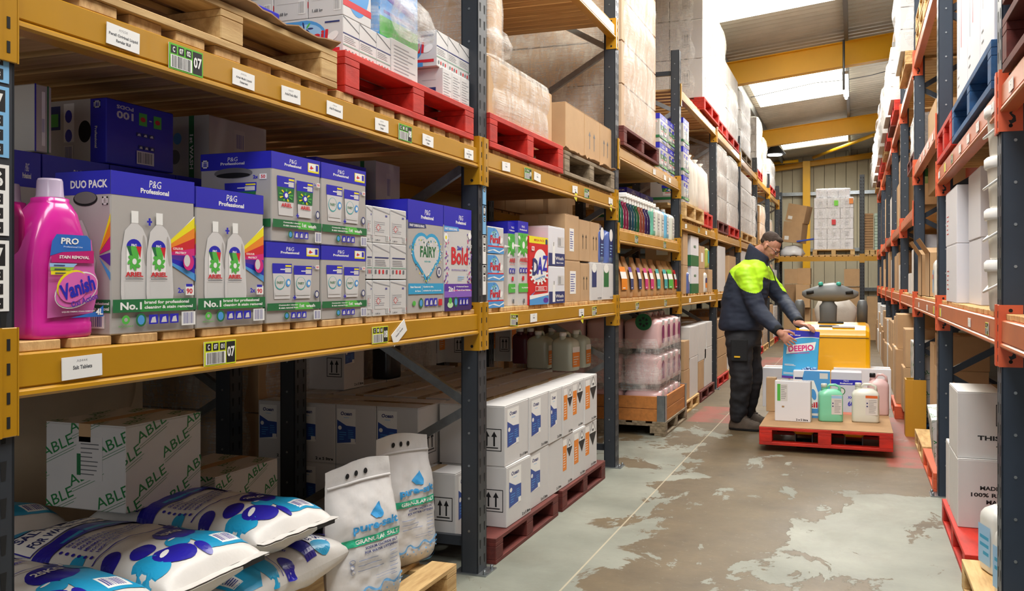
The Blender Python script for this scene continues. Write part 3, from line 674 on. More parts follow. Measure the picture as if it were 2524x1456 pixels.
def tall_ariel(w, d, h):
    o = empty('powder_box'); box_body('carton_body', w, d, h, SIL2, o); p = Pr(w, h); p.rect(0, .86, 1, 1, BLU); p.text('P&G', .35, .925, .65, .95, WHT, False); p.text('Professional', .15, .89, .85, .91, WHT)
    p.rect(0, .62, 1, .86, LGR)
    for i in range(7): p.poly([(.5, .7), (.5 + .9 * math.cos(i), .7 + .14 * math.sin(i)), (.5 + .9 * math.cos(i + .2), .7 + .14 * math.sin(i + .2))], WHT)
    flower(p, .5, .72, .42, asp=.35); p.text('ARIEL', .12, .52, .9, .57, RED); p.text('PROFESSIONAL', .15, .49, .85, .505, RED, False); icons(p, .1, .39, .9, .45, 3); p.rect(.35, .3, .55, .35, RED); p.rect(0, .16, 1, .265, LGR); p.text('for professional', .3, .2, .95, .225, WHT); p.rect(.45, .03, .6, .08, GRY)
    printed('printed_front', o, on_front, p, w, d, h); p = Pr(d, h); p.rect(0, .86, 1, 1, BLU); printed('printed_side', o, on_left, p, w, d, h); p = Pr(w, d); p.rect(0, 0, 1, 1, BLU); printed('printed_top', o, on_top, p, w, d, h); return o
def daz_box(w, d, h):
    o = empty('powder_box'); RM = mat('red_board', 'D8202A', .4); box_body('carton_body', w, d, h, RM, o); p = Pr(w, h); p.rect(0, .9, 1, 1, YLW); p.text('MEGA PACK', .25, .93, .8, .965, RED); p.poly([(.85, .9), (.97, .9), (.97, .97), (.91, .98), (.85, .97)], NAV)
    p.ell(.58, .6, .36, .22, WHT, 26); p.ell(.5, .45, .4, .12, WHT, 20)
    for i in range(14):
        a = i * .45; p.poly([(.5, .45), (.5 + .5 * math.cos(a), .45 + .16 * math.sin(a)), (.5 + .5 * math.cos(a + .2), .45 + .16 * math.sin(a + .2))], WHT)
    p.text('D', .14, .43, .42, .68, NAV, True, 0, .1); p.text('A', .38, .45, .68, .7, BLU, True, 0, .1); p.text('Z', .66, .5, .94, .73, BLU, True, 0, .1); p.text('WASHING POWDER', .3, .385, .82, .41, SKY, True, .12)
    p.rect(.3, .2, .9, .27, WHT); p.rect(.315, .207, .885, .263, RED); p.text('REGULAR', .45, .237, .75, .255, WHT); p.text('WHITES', .42, .212, .78, .228, WHT); p.rect(0, 0, 1, .13, SKY); p.poly([(0, .13), (.3, .2), (.1, .13)], SKY); p.poly([(0, .08), (1, .14), (1, .17), (0, .14)], WHT); p.ell(.85, .06, .14, .04, PUR); p.rect(.1, .79, .24, .85, WHT); p.text('90', .12, .8, .22, .84, RED)
    printed('printed_front', o, on_front, p, w, d, h); return o
def carton(w, d, h, m, front=None, left=None, right=None, top=None, name='carton', flaps=True, tape=True, tm=None):
    o = empty(name); t = .004 if flaps else 0; box_body('carton_body', w, d, h - t, m, o)
    if flaps:
        fm = MB(); fm.box(-w / 2 + .001, w / 2 - .001, 0, d / 2 - .0025, 0, t, m, .001); fmm = fm.mesh('flap')
        a = link('top_flap', fmm, o, (0, .001, h - t)); b = link('top_flap', fmm, o, (0, d / 2 + .002, h - t))
        if tape: q = MB(); q.box(-w / 2 - .0008, w / 2 + .0008, d / 2 - .025, d / 2 + .025, h - .0002, h + .0006, tm or TAPE); q.box(-w / 2 - .0008, -w / 2, d / 2 - .025, d / 2 + .025, h - .06, h, tm or TAPE); q.build('tape', o)
    for f, on, a in ((front, on_front, w), (left, on_left, d), (right, on_right, d), (top, on_top, w)):
        if f: p = Pr(a, h if on is not on_top else d); f(p); printed({on_front: 'printed_front', on_left: 'printed_side', on_right: 'printed_side', on_top: 'printed_top'}[on], o, on, p, w, d, h)
    return o
def ocean_label(p, a, b, c, d):
    p.rect(a, b, c, d, WHT); H_ = d - b; W_ = c - a; p.text('Ocean', a + W_ * .18, d - H_ * .19, a + W_ * .8, d - H_ * .08, NAV, True, 0, .1); p.rect(a + .35 * W_, d - .26 * H_, a + .65 * W_, d - .245 * H_, LBL)
    OB = mat('label_blue', '2E4E9E', .45); p.poly([(a, b), (c, b + H_ * .06), (c, b + H_ * .5), (a + W_ * .5, b + H_ * .52), (a, b + H_ * .68)], OB); p.ell(a + W_ * .15, b + H_ * .45, W_ * .1, H_ * .06, WHT, 12); p.lines(a + W_ * .12, b + H_ * .1, a + W_ * .5, b + H_ * .36, SKY, 4, 2, .3); p.lines(a + W_ * .6, b + H_ * .15, a + W_ * .95, b + H_ * .42, SKY, 5, 3, .3); p.rect(c - W_ * .25, b + H_ * .02, c - W_ * .02, b + H_ * .15, WHT)
def haz_label(p, a, b, c, d):
    W_ = c - a; H_ = d - b; p.rect(a, b, a + W_ * .4, d, ORG); p.rect(a, d - .2 * H_, a + .4 * W_, d, WHT); p.lines(a + W_ * .05, b + H_ * .1, a + W_ * .33, b + H_ * .6, WHT, 6, 3, .25)
    x = a + W_ * .72; y = b + H_ * .66; r = W_ * .3; s = r * p.w / p.h; p.poly([(x, y - s), (x + r, y), (x, y + s), (x - r, y)], BLK); p.poly([(x - .85 * r, y + .08 * s), (x + .85 * r, y + .08 * s), (x, y + .88 * s)], WHT); p.rect(x - .3 * r, y + .2 * s, x + .3 * r, y + .4 * s, GRY); p.k += 1
def able_side(p, ph=0, n=3, s=1.0):
    AG = mat('able_green', '1E7A3E', .5); W_, H_ = p.w, p.h
    for i in range(-1, 4):
        for j in range(-1, 6):
            p.k = 0; cx_ = (i * .235 + (j % 2) * .118 + ph * .05) * s; cy_ = (j * .088 + i * .02 + ph * .03) * s; hw = .072 * s; hh = .018 * s
            r = R(24); u = lambda x, y: ((cx_ + x * math.cos(r) - y * math.sin(r)) / W_, (cy_ + x * math.sin(r) + y * math.cos(r)) / H_)
            a = u(0, 0); p.text('ABLE', a[0] - hw / W_, a[1] - hh / H_, a[0] + hw / W_, a[1] + hh / H_, AG, False, r)
            for k in (1, 2):
                b1, b2, b3, b4 = u(-hw, -hh * (1.1 + k * .45)), u(hw * (1.3 - k * .2), -hh * (1.1 + k * .45)), u(hw * (1.3 - k * .2), -hh * (1.02 + k * .45)), u(-hw, -hh * (1.02 + k * .45)); p.poly([b1, b2, b3, b4], AG)
    p.clip()
def rr_ring(cx, cy, hw, hd, z, n=24, e=4.0):
    r = []
    for k in range(n):
        a = 2 * math.pi * (k + .5) / n; c, s = math.cos(a), math.sin(a)
        r.append((cx + hw * math.copysign(abs(c) ** (2 / e), c), cy + hd * math.copysign(abs(s) ** (2 / e), s), z))
    return r
def vanish_bottle(w=.178, d=.115, h=.36):
    o = empty('stain_remover_bottle'); mb = MB(); cy = d / 2
    prof = [(0, .04, .96, .92), (.012, .01, .99, .98), (.03, 0, 1, 1), (.09, 0, 1, 1), (.1, .008, .985, .97), (.33, 0, 1, .98), (.40, 0, .955, .98), (.45, 0, .93, .98), (.6, .05, .91, .97), (.70, .12, .88, .93), (.78, .21, .83, .84), (.835, .3, .77, .66), (.85, .33, .74, .6), (.875, .33, .74, .58), (.88, .36, .71, .5)]
    mb.loft([rr_ring((a + b) / 2 * w - w / 2, cy, (b - a) / 2 * w, d / 2 * k, z * h, 32, 5 if z < .7 else 3.2) for z, a, b, k in prof], PNK); mb.build('bottle_body', o)
    mb = MB(); cc = (.37 + .7) / 2 * w - w / 2; r = .165 * w; mb.lathe([(r * 1.06, .875 * h), (r * 1.06, .885 * h), (r, .89 * h), (r * .93, .985 * h), (r * .85, h), (0.001, h)], mat('clear_cap', 'D9C8E0', .15, trans=.3), 20, cc, cy); mb.build('cap', o)
    p = Pr(w, h); LP = mat('label_pink', 'D96CB4', .3)
    p.poly([(.18, .13), (.9, .15), (.985, .28), (.985, .36), (.93, .42), (.88, .62), (.3, .62), (.2, .46)], LP)
    p.poly([(.22, .51), (.25, .60), (.32, .645), (.8, .645), (.86, .62), (.87, .55), (.4, .535)], mat('label_blue2', '2E6FC4', .35)); p.text('PRO', .38, .585, .66, .625, WHT, True, 0, .1); p.text('Professional Use', .42, .565, .72, .574, WHT, False)
    p.poly([(.23, .47), (.9, .47), (.9, .55), (.4, .535), (.22, .51)], mat('label_magenta', 'C41E74', .35)); p.text('STAIN REMOVAL', .34, .495, .82, .515, WHT, True, 0, .1)
    for i, m in enumerate((LBL, mat('lime_print', '9CC83C', .4), YLW)): p.poly([(.19, .465 - i * .024), (.62 - i * .05, .465 - i * .024), (.56 - i * .05, .443 - i * .024), (.19, .443 - i * .024)], m); p.rect(.25, .45 - i * .024, .42, .456 - i * .024, NAV)
    p.ell(.58, .3, .36, .105, WHT, 28, .35); p.ell(.58, .3, .345, .095, mat('label_pink2', 'E06AB8', .35), 28, .35); p.ell(.5, .33, .25, .09, YLW, 24, .4); p.ell(.52, .318, .25, .09, mat('label_pink2', 'E06AB8', .35), 24, .4)
    p.text('Vanish', .3, .265, .86, .365, BLU, True, .26, 0); p.text('Oxi Action', .46, .215, .9, .255, PUR, True, .26); p.text('LIQUID FABRIC STAIN REMOVER', .32, .16, .85, .17, WHT, False); p.poly([(.45, .128), (.985, .128), (.985, .2), (.85, .16)], mat('label_blue2', '2E6FC4', .35)); p.text('4L', .85, .14, .97, .18, WHT, True, 0, .1)
    mb = MB(); p.emit(mb, lambda u, v, e: (u - w / 2, -.0004 - e * 3, v), 0, .0003); lb = mb.build('printed_label', o, fix=False)
    # oval grip recess on the left flank
    mb = MB(); mb.loft([rr_ring(0, 0, .024 * k, .008, z, 16, 2.2) for k, z in ((.3, -.07), (1, -.045), (1, .05), (.3, .08))], mat('dark_magenta', 'A01060', .3)); g = mb.build('grip_recess', o); g.location = (-w / 2 + .012, cy + .008, h * .6); g.rotation_euler = (0, 0, R(90))
    return o
def jerrycan(m, w=.19, d=.13, h=.3, label=None, capm=None, front_label=True):
    """5 litre can: shouldered body, bridged handle, screw cap; front face w wide"""
    o = empty('jerrycan'); mb = MB()
    mb.loft([rr_ring(0, d / 2, w / 2 * a, d / 2 * b, z * h, 28, e) for z, a, b, e in ((0, .92, .9, 5), (.015, .98, .97, 5), (.04, 1, 1, 5), (.2, 1, 1, 5), (.4, .985, .985, 5), (.68, 1, 1, 5), (.74, .97, .97, 5), (.8, .82, .86, 4), (.845, .6, .6, 3), (.86, .5, .5, 3))], m); mb.build('can_body', o)
    mb = MB(); cx_ = -w * .26; mb.lathe([(.026, .8 * h), (.022, .9 * h), (.022, .92 * h)], m, 14, cx_, d / 2); mb.build('neck', o)
    mb = MB(); mb.lathe([(.025, .9 * h), (.025, .985 * h), (.022, h), (.001, h)], capm or WHT, 16, cx_, d / 2); mb.build('cap', o)
    mb = MB(); pts = [(cx_ + .02, d / 2, .88 * h), (cx_ + .045, d / 2, .965 * h), (w * .2, d / 2, .97 * h), (w * .36, d / 2, .92 * h), (w * .38, d / 2, .78 * h)]
    mb.tube(pts, [.009, .011, .011, .011, .013], m, 8); mb.build('handle', o)
    if label: p = Pr(w, h); label(p); printed('printed_label', o, on_front, p, w, d, h)
    return o
def trans_mat(name, col, a=.0): return mat(name, col, .28, trans=0, coat=.15)
JG = trans_mat('clear_green_plastic', 'C6CEBE'); JGR = trans_mat('mint_liquid_can', '7FD2AE'); JMI = trans_mat('milky_can', 'DADCD2'); JPK = trans_mat('pink_liquid_can', 'D9B4B4'); JWH = trans_mat('white_can', 'E2E2DE'); JBL = trans_mat('blue_liquid_can', '5C70B0'); JDK = trans_mat('dark_can', '23262C'); JSK = trans_mat('light_blue_liquid_can', '6CB4DC'); JYL = trans_mat('yellow_green_liquid_can', 'B4BE5A'); JTL = trans_mat('aqua_liquid_can', '74C8B0')
def spray_bottle(m, lab, h=.27):
    o = empty('spray_bottle'); mb = MB(); mb.loft([rr_ring(0, .035, .042 * a, .03 * a, z * h, 16, 3) for z, a in ((0, .9), (.03, 1), (.45, 1), (.6, .8), (.7, .4), (.8, .36))], m); mb.build('bottle_body', o)
    mb = MB(); mb.box(-.012, .012, .005, .06, .8 * h, .86 * h, WHT, .003); mb.box(-.014, .014, -.045, .07, .86 * h, h, WHT, .006); mb.box(-.004, .004, -.035, -.02, .72 * h, .88 * h, WHT, .002); mb.build('trigger_head', o)
    p = Pr(.07, h); p.ell(.5, .3, .42, .27, WHT, 16); p.rect(.25, .1, .75, .3, lab); p.text('eco', .3, .38, .7, .46, lab); mb = MB(); p.emit(mb, lambda u, v, e: (u - .035, .004 - e * 2, v)); mb.build('printed_label', o, fix=False); return o
FILM = None
def film_mat():
    global FILM
    if FILM: return FILM
    m = bpy.data.materials.new('stretch_film'); m.use_nodes = True; nt = m.node_tree; N = nt.nodes; L = nt.links; b = N['Principled BSDF']
    b.inputs['Base Color'].default_value = (.93, .92, .9, 1); b.inputs['Roughness'].default_value = .25
    g = N.new('ShaderNodeNewGeometry'); mp = N.new('ShaderNodeMapping'); mp.inputs['Scale'].default_value = (5, 5, 1.6); mp.inputs['Rotation'].default_value = (.5, .2, 0); n = N.new('ShaderNodeTexNoise'); n.inputs['Scale'].default_value = 2.2; n.inputs['Detail'].default_value = 9; n.inputs['Roughness'].default_value = .7; n.inputs['Distortion'].default_value = .6
    L.new(g.outputs['Position'], mp.inputs[0]); L.new(mp.outputs[0], n.inputs['Vector'])
    mp2 = N.new('ShaderNodeMapping'); mp2.inputs['Scale'].default_value = (3, 3, 40); mp2.inputs['Rotation'].default_value = (.25, .15, 0); n2 = N.new('ShaderNodeTexNoise'); n2.inputs['Scale'].default_value = 3; n2.inputs['Detail'].default_value = 4
    L.new(g.outputs['Position'], mp2.inputs[0]); L.new(mp2.outputs[0], n2.inputs['Vector'])
    ad = N.new('ShaderNodeMath'); ad.operation = 'ADD'; q2 = N.new('ShaderNodeMath'); q2.operation = 'MULTIPLY_ADD'; q2.inputs[1].default_value = .4; q2.inputs[2].default_value = .3; L.new(n2.outputs['Fac'], q2.inputs[0]); L.new(n.outputs['Fac'], ad.inputs[0]); L.new(q2.outputs[0], ad.inputs[1])
    r = N.new('ShaderNodeMapRange'); r.inputs[1].default_value = .82; r.inputs[2].default_value = 1.25; r.inputs[3].default_value = .06; r.inputs[4].default_value = .6; L.new(ad.outputs[0], r.inputs[0]); L.new(r.outputs[0], b.inputs['Alpha'])
    bp = N.new('ShaderNodeBump'); bp.inputs['Strength'].default_value = .4; bp.inputs['Distance'].default_value = .02; L.new(ad.outputs[0], bp.inputs['Height']); L.new(bp.outputs[0], b.inputs['Normal'])
    FILM = m; return m
def film(w, d, z0, z1, parent, seed=1, bulge=.02, pinch=5, e=7, top=True, name='stretch_film', taper=0, fm=None):
    rings = []; n = 26; K = 40
    for i in range(n + 1):
        t = i / n; z = z0 + (z1 - z0) * t; ring = []
        k = bulge * (.3 + .7 * abs(math.sin(t * pinch * math.pi))) + .006; s_ = 1 - taper * max(0, t - .7) / .3
        for q, (x, y, zz) in enumerate(rr_ring(0, d / 2, (w / 2 + k) * s_, (d / 2 + k) * s_, z, K, e)):
            nn = noise.noise(Vector((x * 4 + seed * 7, y * 4, z * 5))) * .018
            ring.append((x * (1 + nn / w), d / 2 + (y - d / 2) * (1 + nn / d), zz))
        rings.append(ring)
    if top: rings.append([(x * .6, d / 2 + (y - d / 2) * .6, z1 + .01 + .012 * noise.noise(Vector((x * 9, y * 9, seed)))) for x, y, _ in rings[-1]]); rings.append([(x * .05, d / 2 + (y - d / 2) * .05, z1 + .012) for x, y, _ in rings[-1]])
    mb = MB(); mb.loft(rings, fm or film_mat(), False); return mb.build(name, parent, fix=False)
def pallet(m, w=1.0, d=1.2, h=.145, mb_=None):
    """local: x along the long face seen from the aisle, y depth"""
    o = empty('pallet'); t = h * .14; bh = h - 4 * t; m2 = mb_ or m
    a = MB(); a.box(-w / 2, w / 2, -.05, .05, 0, t, m2, .002); bm_ = a.mesh('bottom_board')
    for y in (.05, d / 2, d - .05): link('bottom_board', bm_, o, (0, y, 0))
    a = MB(); a.box(-.05, .05, -.07, .07, 0, bh, m, .003); km = a.mesh('block')
    for x in (-w / 2 + .05, 0, w / 2 - .05):
        for y in (.07, d / 2, d - .07): link('block', km, o, (x, y, t))
    a = MB(); a.box(-.05, .05, 0, d, 0, t, m, .002); sm = a.mesh('stretcher_board')
    for x in (-w / 2 + .05, 0, w / 2 - .05): link('stretcher_board', sm, o, (x, 0, t + bh))
    n = 7; st = (d - .12) / (n - 1); a = MB(); a.box(-w / 2, w / 2, -.06, .06, 0, 2 * t - t * .0 - t, m, .002); tm = a.mesh('top_board')
    for i in range(n): link('top_board', tm, o, (0, .06 + i * st, 2 * t + bh))
    o['h'] = 3 * t + bh; return o
PH = .145 * (1 - .14)
def put_pallet(kind, x, y, z, rz, label, w=1.0, d=1.2, h=.145, group=None):
    m = {'red': WOODR, 'pine': WOODP, 'grey': WOODG, 'maroon': WOODM, 'blue': WOODU, 'orange': ORA}[kind]
    return put(('pallet', kind, w, d, h), lambda: pallet(m, w, d, h), (x, y, z), rz, label, 'pallet', group)
def bag_surf(L_, W_, T_, seed, y, x, top=True):
    u = max(0, min(1, y / L_)); a = abs(2 * u - 1); hh = T_ / 2 * max(0, 1 - a ** 5) ** .55 + .003; ww = W_ / 2 * (1 - .06 * (1 - a) - .03 * a ** 8)
    q = min(1, abs(x) / ww); z = hh * max(0, 1 - q ** 2.6) ** (1 / 2.6)
    nz = noise.noise(Vector((x * 7 + seed * 3, y * 7, seed))) * .014 + noise.noise(Vector((x * 22, y * 14 + seed, seed))) * .004
    return T_ / 2 + (z + nz * min(1, z / .02)) * (1 if top else -1)
def salt_bag(L_=.74, W_=.42, T_=.168, seed=1, style=0):
    o = empty('salt_bag'); BAG = mat('white_woven_plastic', 'DDD9D4', .38, noise_=.05, scale=9, bump=.25); nx, ny = 30, 44; mb = MB()
    ww = lambda y: W_ / 2 * (1 - .06 * (1 - abs(2 * y / L_ - 1)) - .03 * abs(2 * y / L_ - 1) ** 8)
    for top in (True, False):
        vs = []; fs = []
        for j in range(ny + 1):
            y = L_ * j / ny
            for i in range(nx + 1): x = math.sin((i / nx - .5) * math.pi) * ww(y); vs.append((x, y, bag_surf(L_, W_, T_, seed, y, x, top)))
        for j in range(ny):
            for i in range(nx): k = j * (nx + 1) + i; fs.append((k, k + 1, k + nx + 2, k + nx + 1) if top else (k, k + nx + 1, k + nx + 2, k + 1))
        mb.add(vs, fs, BAG, True)
    mb.build('bag_body', o, fix=False)
    for y0, s in ((0, -1), (L_, 1)):
        mb = MB(); pts = []; n = 14
        for i in range(n + 1):
            x = (i / n - .5) * W_ * .97; pts.append((x, .006 * noise.noise(Vector((x * 20, seed, y0)))))
        vs = [(x, y0 + s * dy, T_ / 2 + dz + q * (1 if dy else .3)) for dy in (-.004, .028) for x, q in pts for dz in (-.003, .003)]; m_ = 2 * (n + 1)
        fs = []
        for i in range(n):
            a = 2 * i; fs += [(a, a + 2, m_ + a + 2, m_ + a), (a + 1, m_ + a + 1, m_ + a + 3, a + 3)]
        mb.add(vs, fs, BAG, True); mb.build('sewn_seam', o, fix=False)
    DB = mat('salt_blue', '2420A0', .3); CB = mat('salt_cyan', '1F9CCB', .3); p = Pr(W_, L_)
    p.poly([(.5, .05), (.95, .04), (.97, .2), (.86, .27), (.55, .22)], CB); p.rect(.68, .06, .88, .13, WHT); p.bars(.7, .07, .86, .12, SLATE, 8, 2)
    for cx_, cy_, rx, ry, m_, rt in ((.62, .27, .2, .075, DB, .3), (.45, .17, .09, .045, CB, 0), (.22, .22, .11, .04, DB, .2), (.1, .12, .12, .07, CB, 0), (.3, .11, .16, .06, DB, -.2), (.5, .07, .045, .04, DB, 0), (.08, .3, .09, .035, DB, .5), (.88, .3, .12, .05, CB, .2), (.75, .36, .05, .02, DB, 0), (.93, .44, .08, .05, DB, 1), (.05, .45, .06, .03, CB, 0)):
        p.ell(cx_, cy_, rx, ry, m_, 20, rt)
    p.ell(.25, .135, .07, .012, WHT, 10, .4); p.ell(.45, .2, .04, .005, WHT, 10, .1); p.text('25KG', .5, .275, .72, .305, WHT)
    for i, s in enumerate(('SEA SALT', 'SUITABLE FOR ALL WATER SOFTENERS', 'SOLAR EVAPORATION PROCESS', 'MINIMAL ECOLOGICAL FOOTPRINT', 'FOOD GRADE QUALITY', 'HIGH PURITY')):
        y = .545 - i * .03; p.ell(.1, y + .008, .013, .008, DB, 8); p.text(s, .15, y, .15 + .021 * len(s), y + .017, DB)
    p.poly([(.05, .37), (.3, .35), (.97, .37), (.97, .375), (.3, .356), (.05, .376)], DB)
    p.rect(0.0, .58, .97, .67, DB); p.rect(.2, .6, .75, .62, CB); p.rect(.05, .68, .9, .84, WHT); p.frame(.05, .68, .9, .84, .003, DB); p.text('SALT TABLETS', .12, .775, .85, .825, NAV); p.text('FOR WATER SOFTENERS', .12, .7, .85, .745, NAV)
    p.ell(.3, .9, .25, .05, CB, 20, .1); p.ell(.7, .93, .2, .04, DB, 20); p.ell(.92, .75, .06, .08, CB, 16)
    mb = MB(); p.emit(mb, lambda u, v, e: (u - W_ / 2, v, bag_surf(L_, W_, T_, seed, v, u - W_ / 2) + .0016 + e * .6), .016, .0002); mb.build('printed_face', o, fix=False)
    p = Pr(.1, .02); mb = MB(); mb.box(W_ * .18, W_ * .42, -.029, -.027, T_ / 2 - .012, T_ / 2 + .001, BLK); mb.build('printed_batch_strip', o); return o
def pure_salt_bag(w=.36, h=.56, T_=.12, seed=1):
    o = empty('water_softener_salt_bag'); BAG = mat('white_film_bag', 'D9D6D4', .35, noise_=.05, scale=7, bump=.3)
    def hw(v): return w / 2 * (.93 + .07 * math.cos((v - .35) * 3)) * (1 if v > .06 else .9 + v * 1.6)
    def th(v): return T_ / 2 * (min(1, v / .12) ** .5) * (1 if v < .55 else max(.03, 1 - ((v - .55) / .33) ** 1.6) if v < .88 else .03) + .003
    def S(u, v, front=True):
        q = max(-1, min(1, (u - .5) * 2)); t = th(v) * max(0, 1 - abs(q) ** 2.4) ** .42
        nn = noise.noise(Vector((u * 5 + seed * 5, v * 7, seed))) * .012 + noise.noise(Vector((u * 14, v * 22 + seed, 3))) * .005
        return (q * hw(v), (-1 if front else 1) * t + nn * (.4 + t * 12), v * h + (.014 * math.sin(q * 2 + seed) if v > .8 else 0) * (v - .8) * 5)
    mb = MB(); nx, ny = 26, 44
    for fr in (True, False):
        vs = [S(i / nx, j / ny, fr) for j in range(ny + 1) for i in range(nx + 1)]; fs = []
        for j in range(ny):
            for i in range(nx): k = j * (nx + 1) + i; fs.append((k, k + 1, k + nx + 2, k + nx + 1))
        mb.add(vs, fs, BAG, True)
    mb.build('bag_body', o, fix=False)
    SB = mat('salt_sky_blue', '3F9FDD', .4); TG = mat('salt_teal_green', '2FAF86', .4); LT = mat('salt_pale_print', '9AA4C4', .5); p = Pr(w, h)
    p.poly([(.5, .655), (.6, .70), (.66, .725), (.68, .66), (.64, .62), (.56, .62)], SB); p.ell(.63, .65, .06, .035, SB); p.text('pure-salt', .24, .535, .9, .61, SB); p.rect(.1, .465, .93, .515, TG); p.text('GRANULAR SALT', .26, .475, .9, .504, WHT)
    p.text('SODIUM CHLORIDE SALT', .38, .43, .86, .447, NAV); p.text('FOR WATER SOFTENING', .36, .402, .86, .419, NAV)
    for i in range(3): p.ell(.2, .37 - i * .035, .03, .016, LT, 12); p.ell(.2, .37 - i * .035, .024, .012, mat('white_film_bag', 'D9D6D4'), 12); p.rect(.27, .365 - i * .035, .52 + .05 * i, .37 - i * .035, LT)
    p.lines(.72, .2, .88, .39, LT, 7, 3, .18); p.lines(.5, .215, .82, .25, LT, 2, 5, .15)
    pts = [(.05 + .9 * i / 24, .15 + .02 * math.sin(i * .9) + .0015 * i) for i in range(25)]
    p.poly(pts + [(x, y - .016 - .006 * math.sin(i * 2)) for i, (x, y) in reversed(list(enumerate(pts)))], mat('wave_blue', '6FA8D8', .4)); p.poly([(.03, .0), (.25, .0), (.1, .05), (.02, .07)], SB); p.poly([(.6, 0.0), (.97, .0), (.98, .06), (.85, .02)], SB)
    for i in range(14): p.ell(.15 + .055 * i, .11 + .02 * math.sin(i * 3), .012, .007, mat('wave_blue', '6FA8D8', .4), 8)
    p.text('10kg', .78, .14, .92, .17, mat('wave_blue', '6FA8D8', .4))
    mb = MB(); p.emit(mb, lambda u, v, e: (S(u / w, v / h)[0], S(u / w, v / h)[1] - .0035 - e, S(u / w, v / h)[2]), .012, .0002); mb.build('printed_face', o, fix=False)
    p = Pr(w, h)
    for x in (.3, .44, .58): p.ell(x, .925, .03, .018, DK, 12)
    mb = MB(); p.emit(mb, lambda u, v, e: (S(u / w, v / h)[0], S(u / w, v / h)[1] - .003 - e, S(u / w, v / h)[2]), .02); mb.build('handle_holes', o, fix=False)
    mb = MB(); vs = []
    for i in range(13):
        q = i / 12; x, y, z = S(.02 + .96 * q, .865); vs += [(x, y - .002, z), (x, y - .008, z + .004), (x, y - .002, z + .01)]
    mb.add(vs, [(3 * i + a, 3 * i + 3 + a, 3 * i + 4 + a, 3 * i + 1 + a) for i in range(12) for a in (0, 1)], BAG, True); mb.build('heat_sealed_edge', o, fix=False); return o
def paper_bag(c1, c2, w=.2, h=.36, d=.1, seed=1):
    o = empty('paper_bag'); KR = mat('kraft_paper', 'B88A58', .75, noise_=.08, scale=10, bump=.3); mb = MB(); rd = random.Random(seed); rings = []
    for z, a, b in ((0, .95, 1), (.03, 1, 1.05), (.12, 1.02, 1.05), (.3, 1, .95), (.5, .98, .85), (.68, .96, .6), (.8, .94, .35), (.9, .93, .12), (1, .9, .06)):
        rings.append([(x + .008 * noise.noise(Vector((x * 20, z * 9, seed))), y + (z - .7) * .06 * (z > .7) + .01 * noise.noise(Vector((x * 25 + seed, z * 12, y * 20))), zz) for x, y, zz in rr_ring(0, d / 2, w / 2 * a, d / 2 * b, z * h, 24, 5)])
    mb.loft(rings, KR); mb.build('bag_body', o)
    p = Pr(w, h); p.rect(.12, .62, .88, .74, c1); p.rect(.12, .46, .88, .62, WHT); p.text('Faith', .25, .5, .75, .58, c1, False, 0, .15) if False else p.lines(.25, .5, .75, .58, c1, 2, 3); p.rect(.12, .2, .88, .46, c2); p.rect(.3, .3, .42, .38, WHT); p.rect(.5, .3, .7, .38, WHT); p.lines(.25, .22, .75, .27, WHT, 1, 3)
    mb = MB(); p.emit(mb, lambda u, v, e: (u - w / 2, d / 2 * (1 - (1.05 if v / h < .3 else 1.0 if v / h < .5 else .78 if v / h < .66 else .6)) - .006 - e, v)); mb.build('printed_label', o, fix=False); return o
def plain(w, d, h, m=None, arrows=False, label=None, seed=0, name='carton', text=None):
    def fr(p):
        if arrows: up_arrows(p, .3, .3, .7, .62) if arrows == 1 else [p.rect(x, .25, x + .02, .6, BLK) or p.poly([(x - .03, .57), (x + .05, .57), (x + .01, .66)], BLK) for x in (.35, .55)]
        if label: p.rect(*label, WHT); a, b, c, d_ = label; p.lines(a + (c - a) * .1, b + (d_ - b) * .1, c - (c - a) * .1, d_ - (d_ - b) * .1, SLATE, 6, seed, .35)
        if text: p.text(text[0], *text[1:5], BLK)
    return carton(w, d, h, m or CARD, fr if (arrows or label or text) else None)
def stack_box(px0, px1, ztop, zb, X, d, fn, label, cat, group=None, key=None):
    y0, y1 = yx(px0, X), yx(px1, X); w = y1 - y0; h = ztop - zb
    k = key + (round(w, 3), round(h, 3)) if key else ('u', label)
    return put(k, lambda: fn(w - .004, d, h - .001), (X, (y0 + y1) / 2, zb), R(90), label, cat, group)
# ================================================================ left racking, bay one
D1 = L1 + .0225 + .0005; D2 = L2 + .0285   # top of the deck boards
RZ = R(90)
put(('vanish',), vanish_bottle, (-1.655, 1.587, D1), RZ, 'large pink stain remover bottle with clear cap, standing in front of the first detergent box', 'bottle', 'pink bottles on the shelf')
put(('vanish',), None, (-1.835, 1.635, D1), RZ + R(4), 'pink stain remover bottle half hidden behind the other pink bottle, beside the rack upright', 'bottle', 'pink bottles on the shelf')
X1 = -1.645
stack_box(271, 480, 1.626, D1, X1, .17, lambda w, d, h: ariel_box(w, d, h, True), 'silver and blue twin bottle detergent box with DUO PACK on its side', 'box', 'twin bottle detergent boxes')
stack_box(482, 650, 1.617, D1, X1, .17, lambda w, d, h: ariel_box(w, d, h, False), 'silver and blue twin bottle detergent box, second from the pink bottle', 'box', 'twin bottle detergent boxes')
stack_box(655, 789, 1.482, D1, X1, .26, lambda w, d, h: pods_box(w, d, h, 'fairy'), 'silver and blue pods box on the shelf under the green pouch box', 'box', 'pods boxes in a two by two block')
stack_box(668, 789.5, 1.757, 1.483, X1, .26, lambda w, d, h: pods_box(w, d, h, 'ariel'), 'silver and blue pods box printed with green pouches, upper left of the block of four', 'box', 'pods boxes in a two by two block')
stack_box(791, 902, 1.482, D1, X1, .26, lambda w, d, h: pods_box(w, d, h, 'fairy'), 'silver and blue pods box, lower right of the block of four', 'box', 'pods boxes in a two by two block')
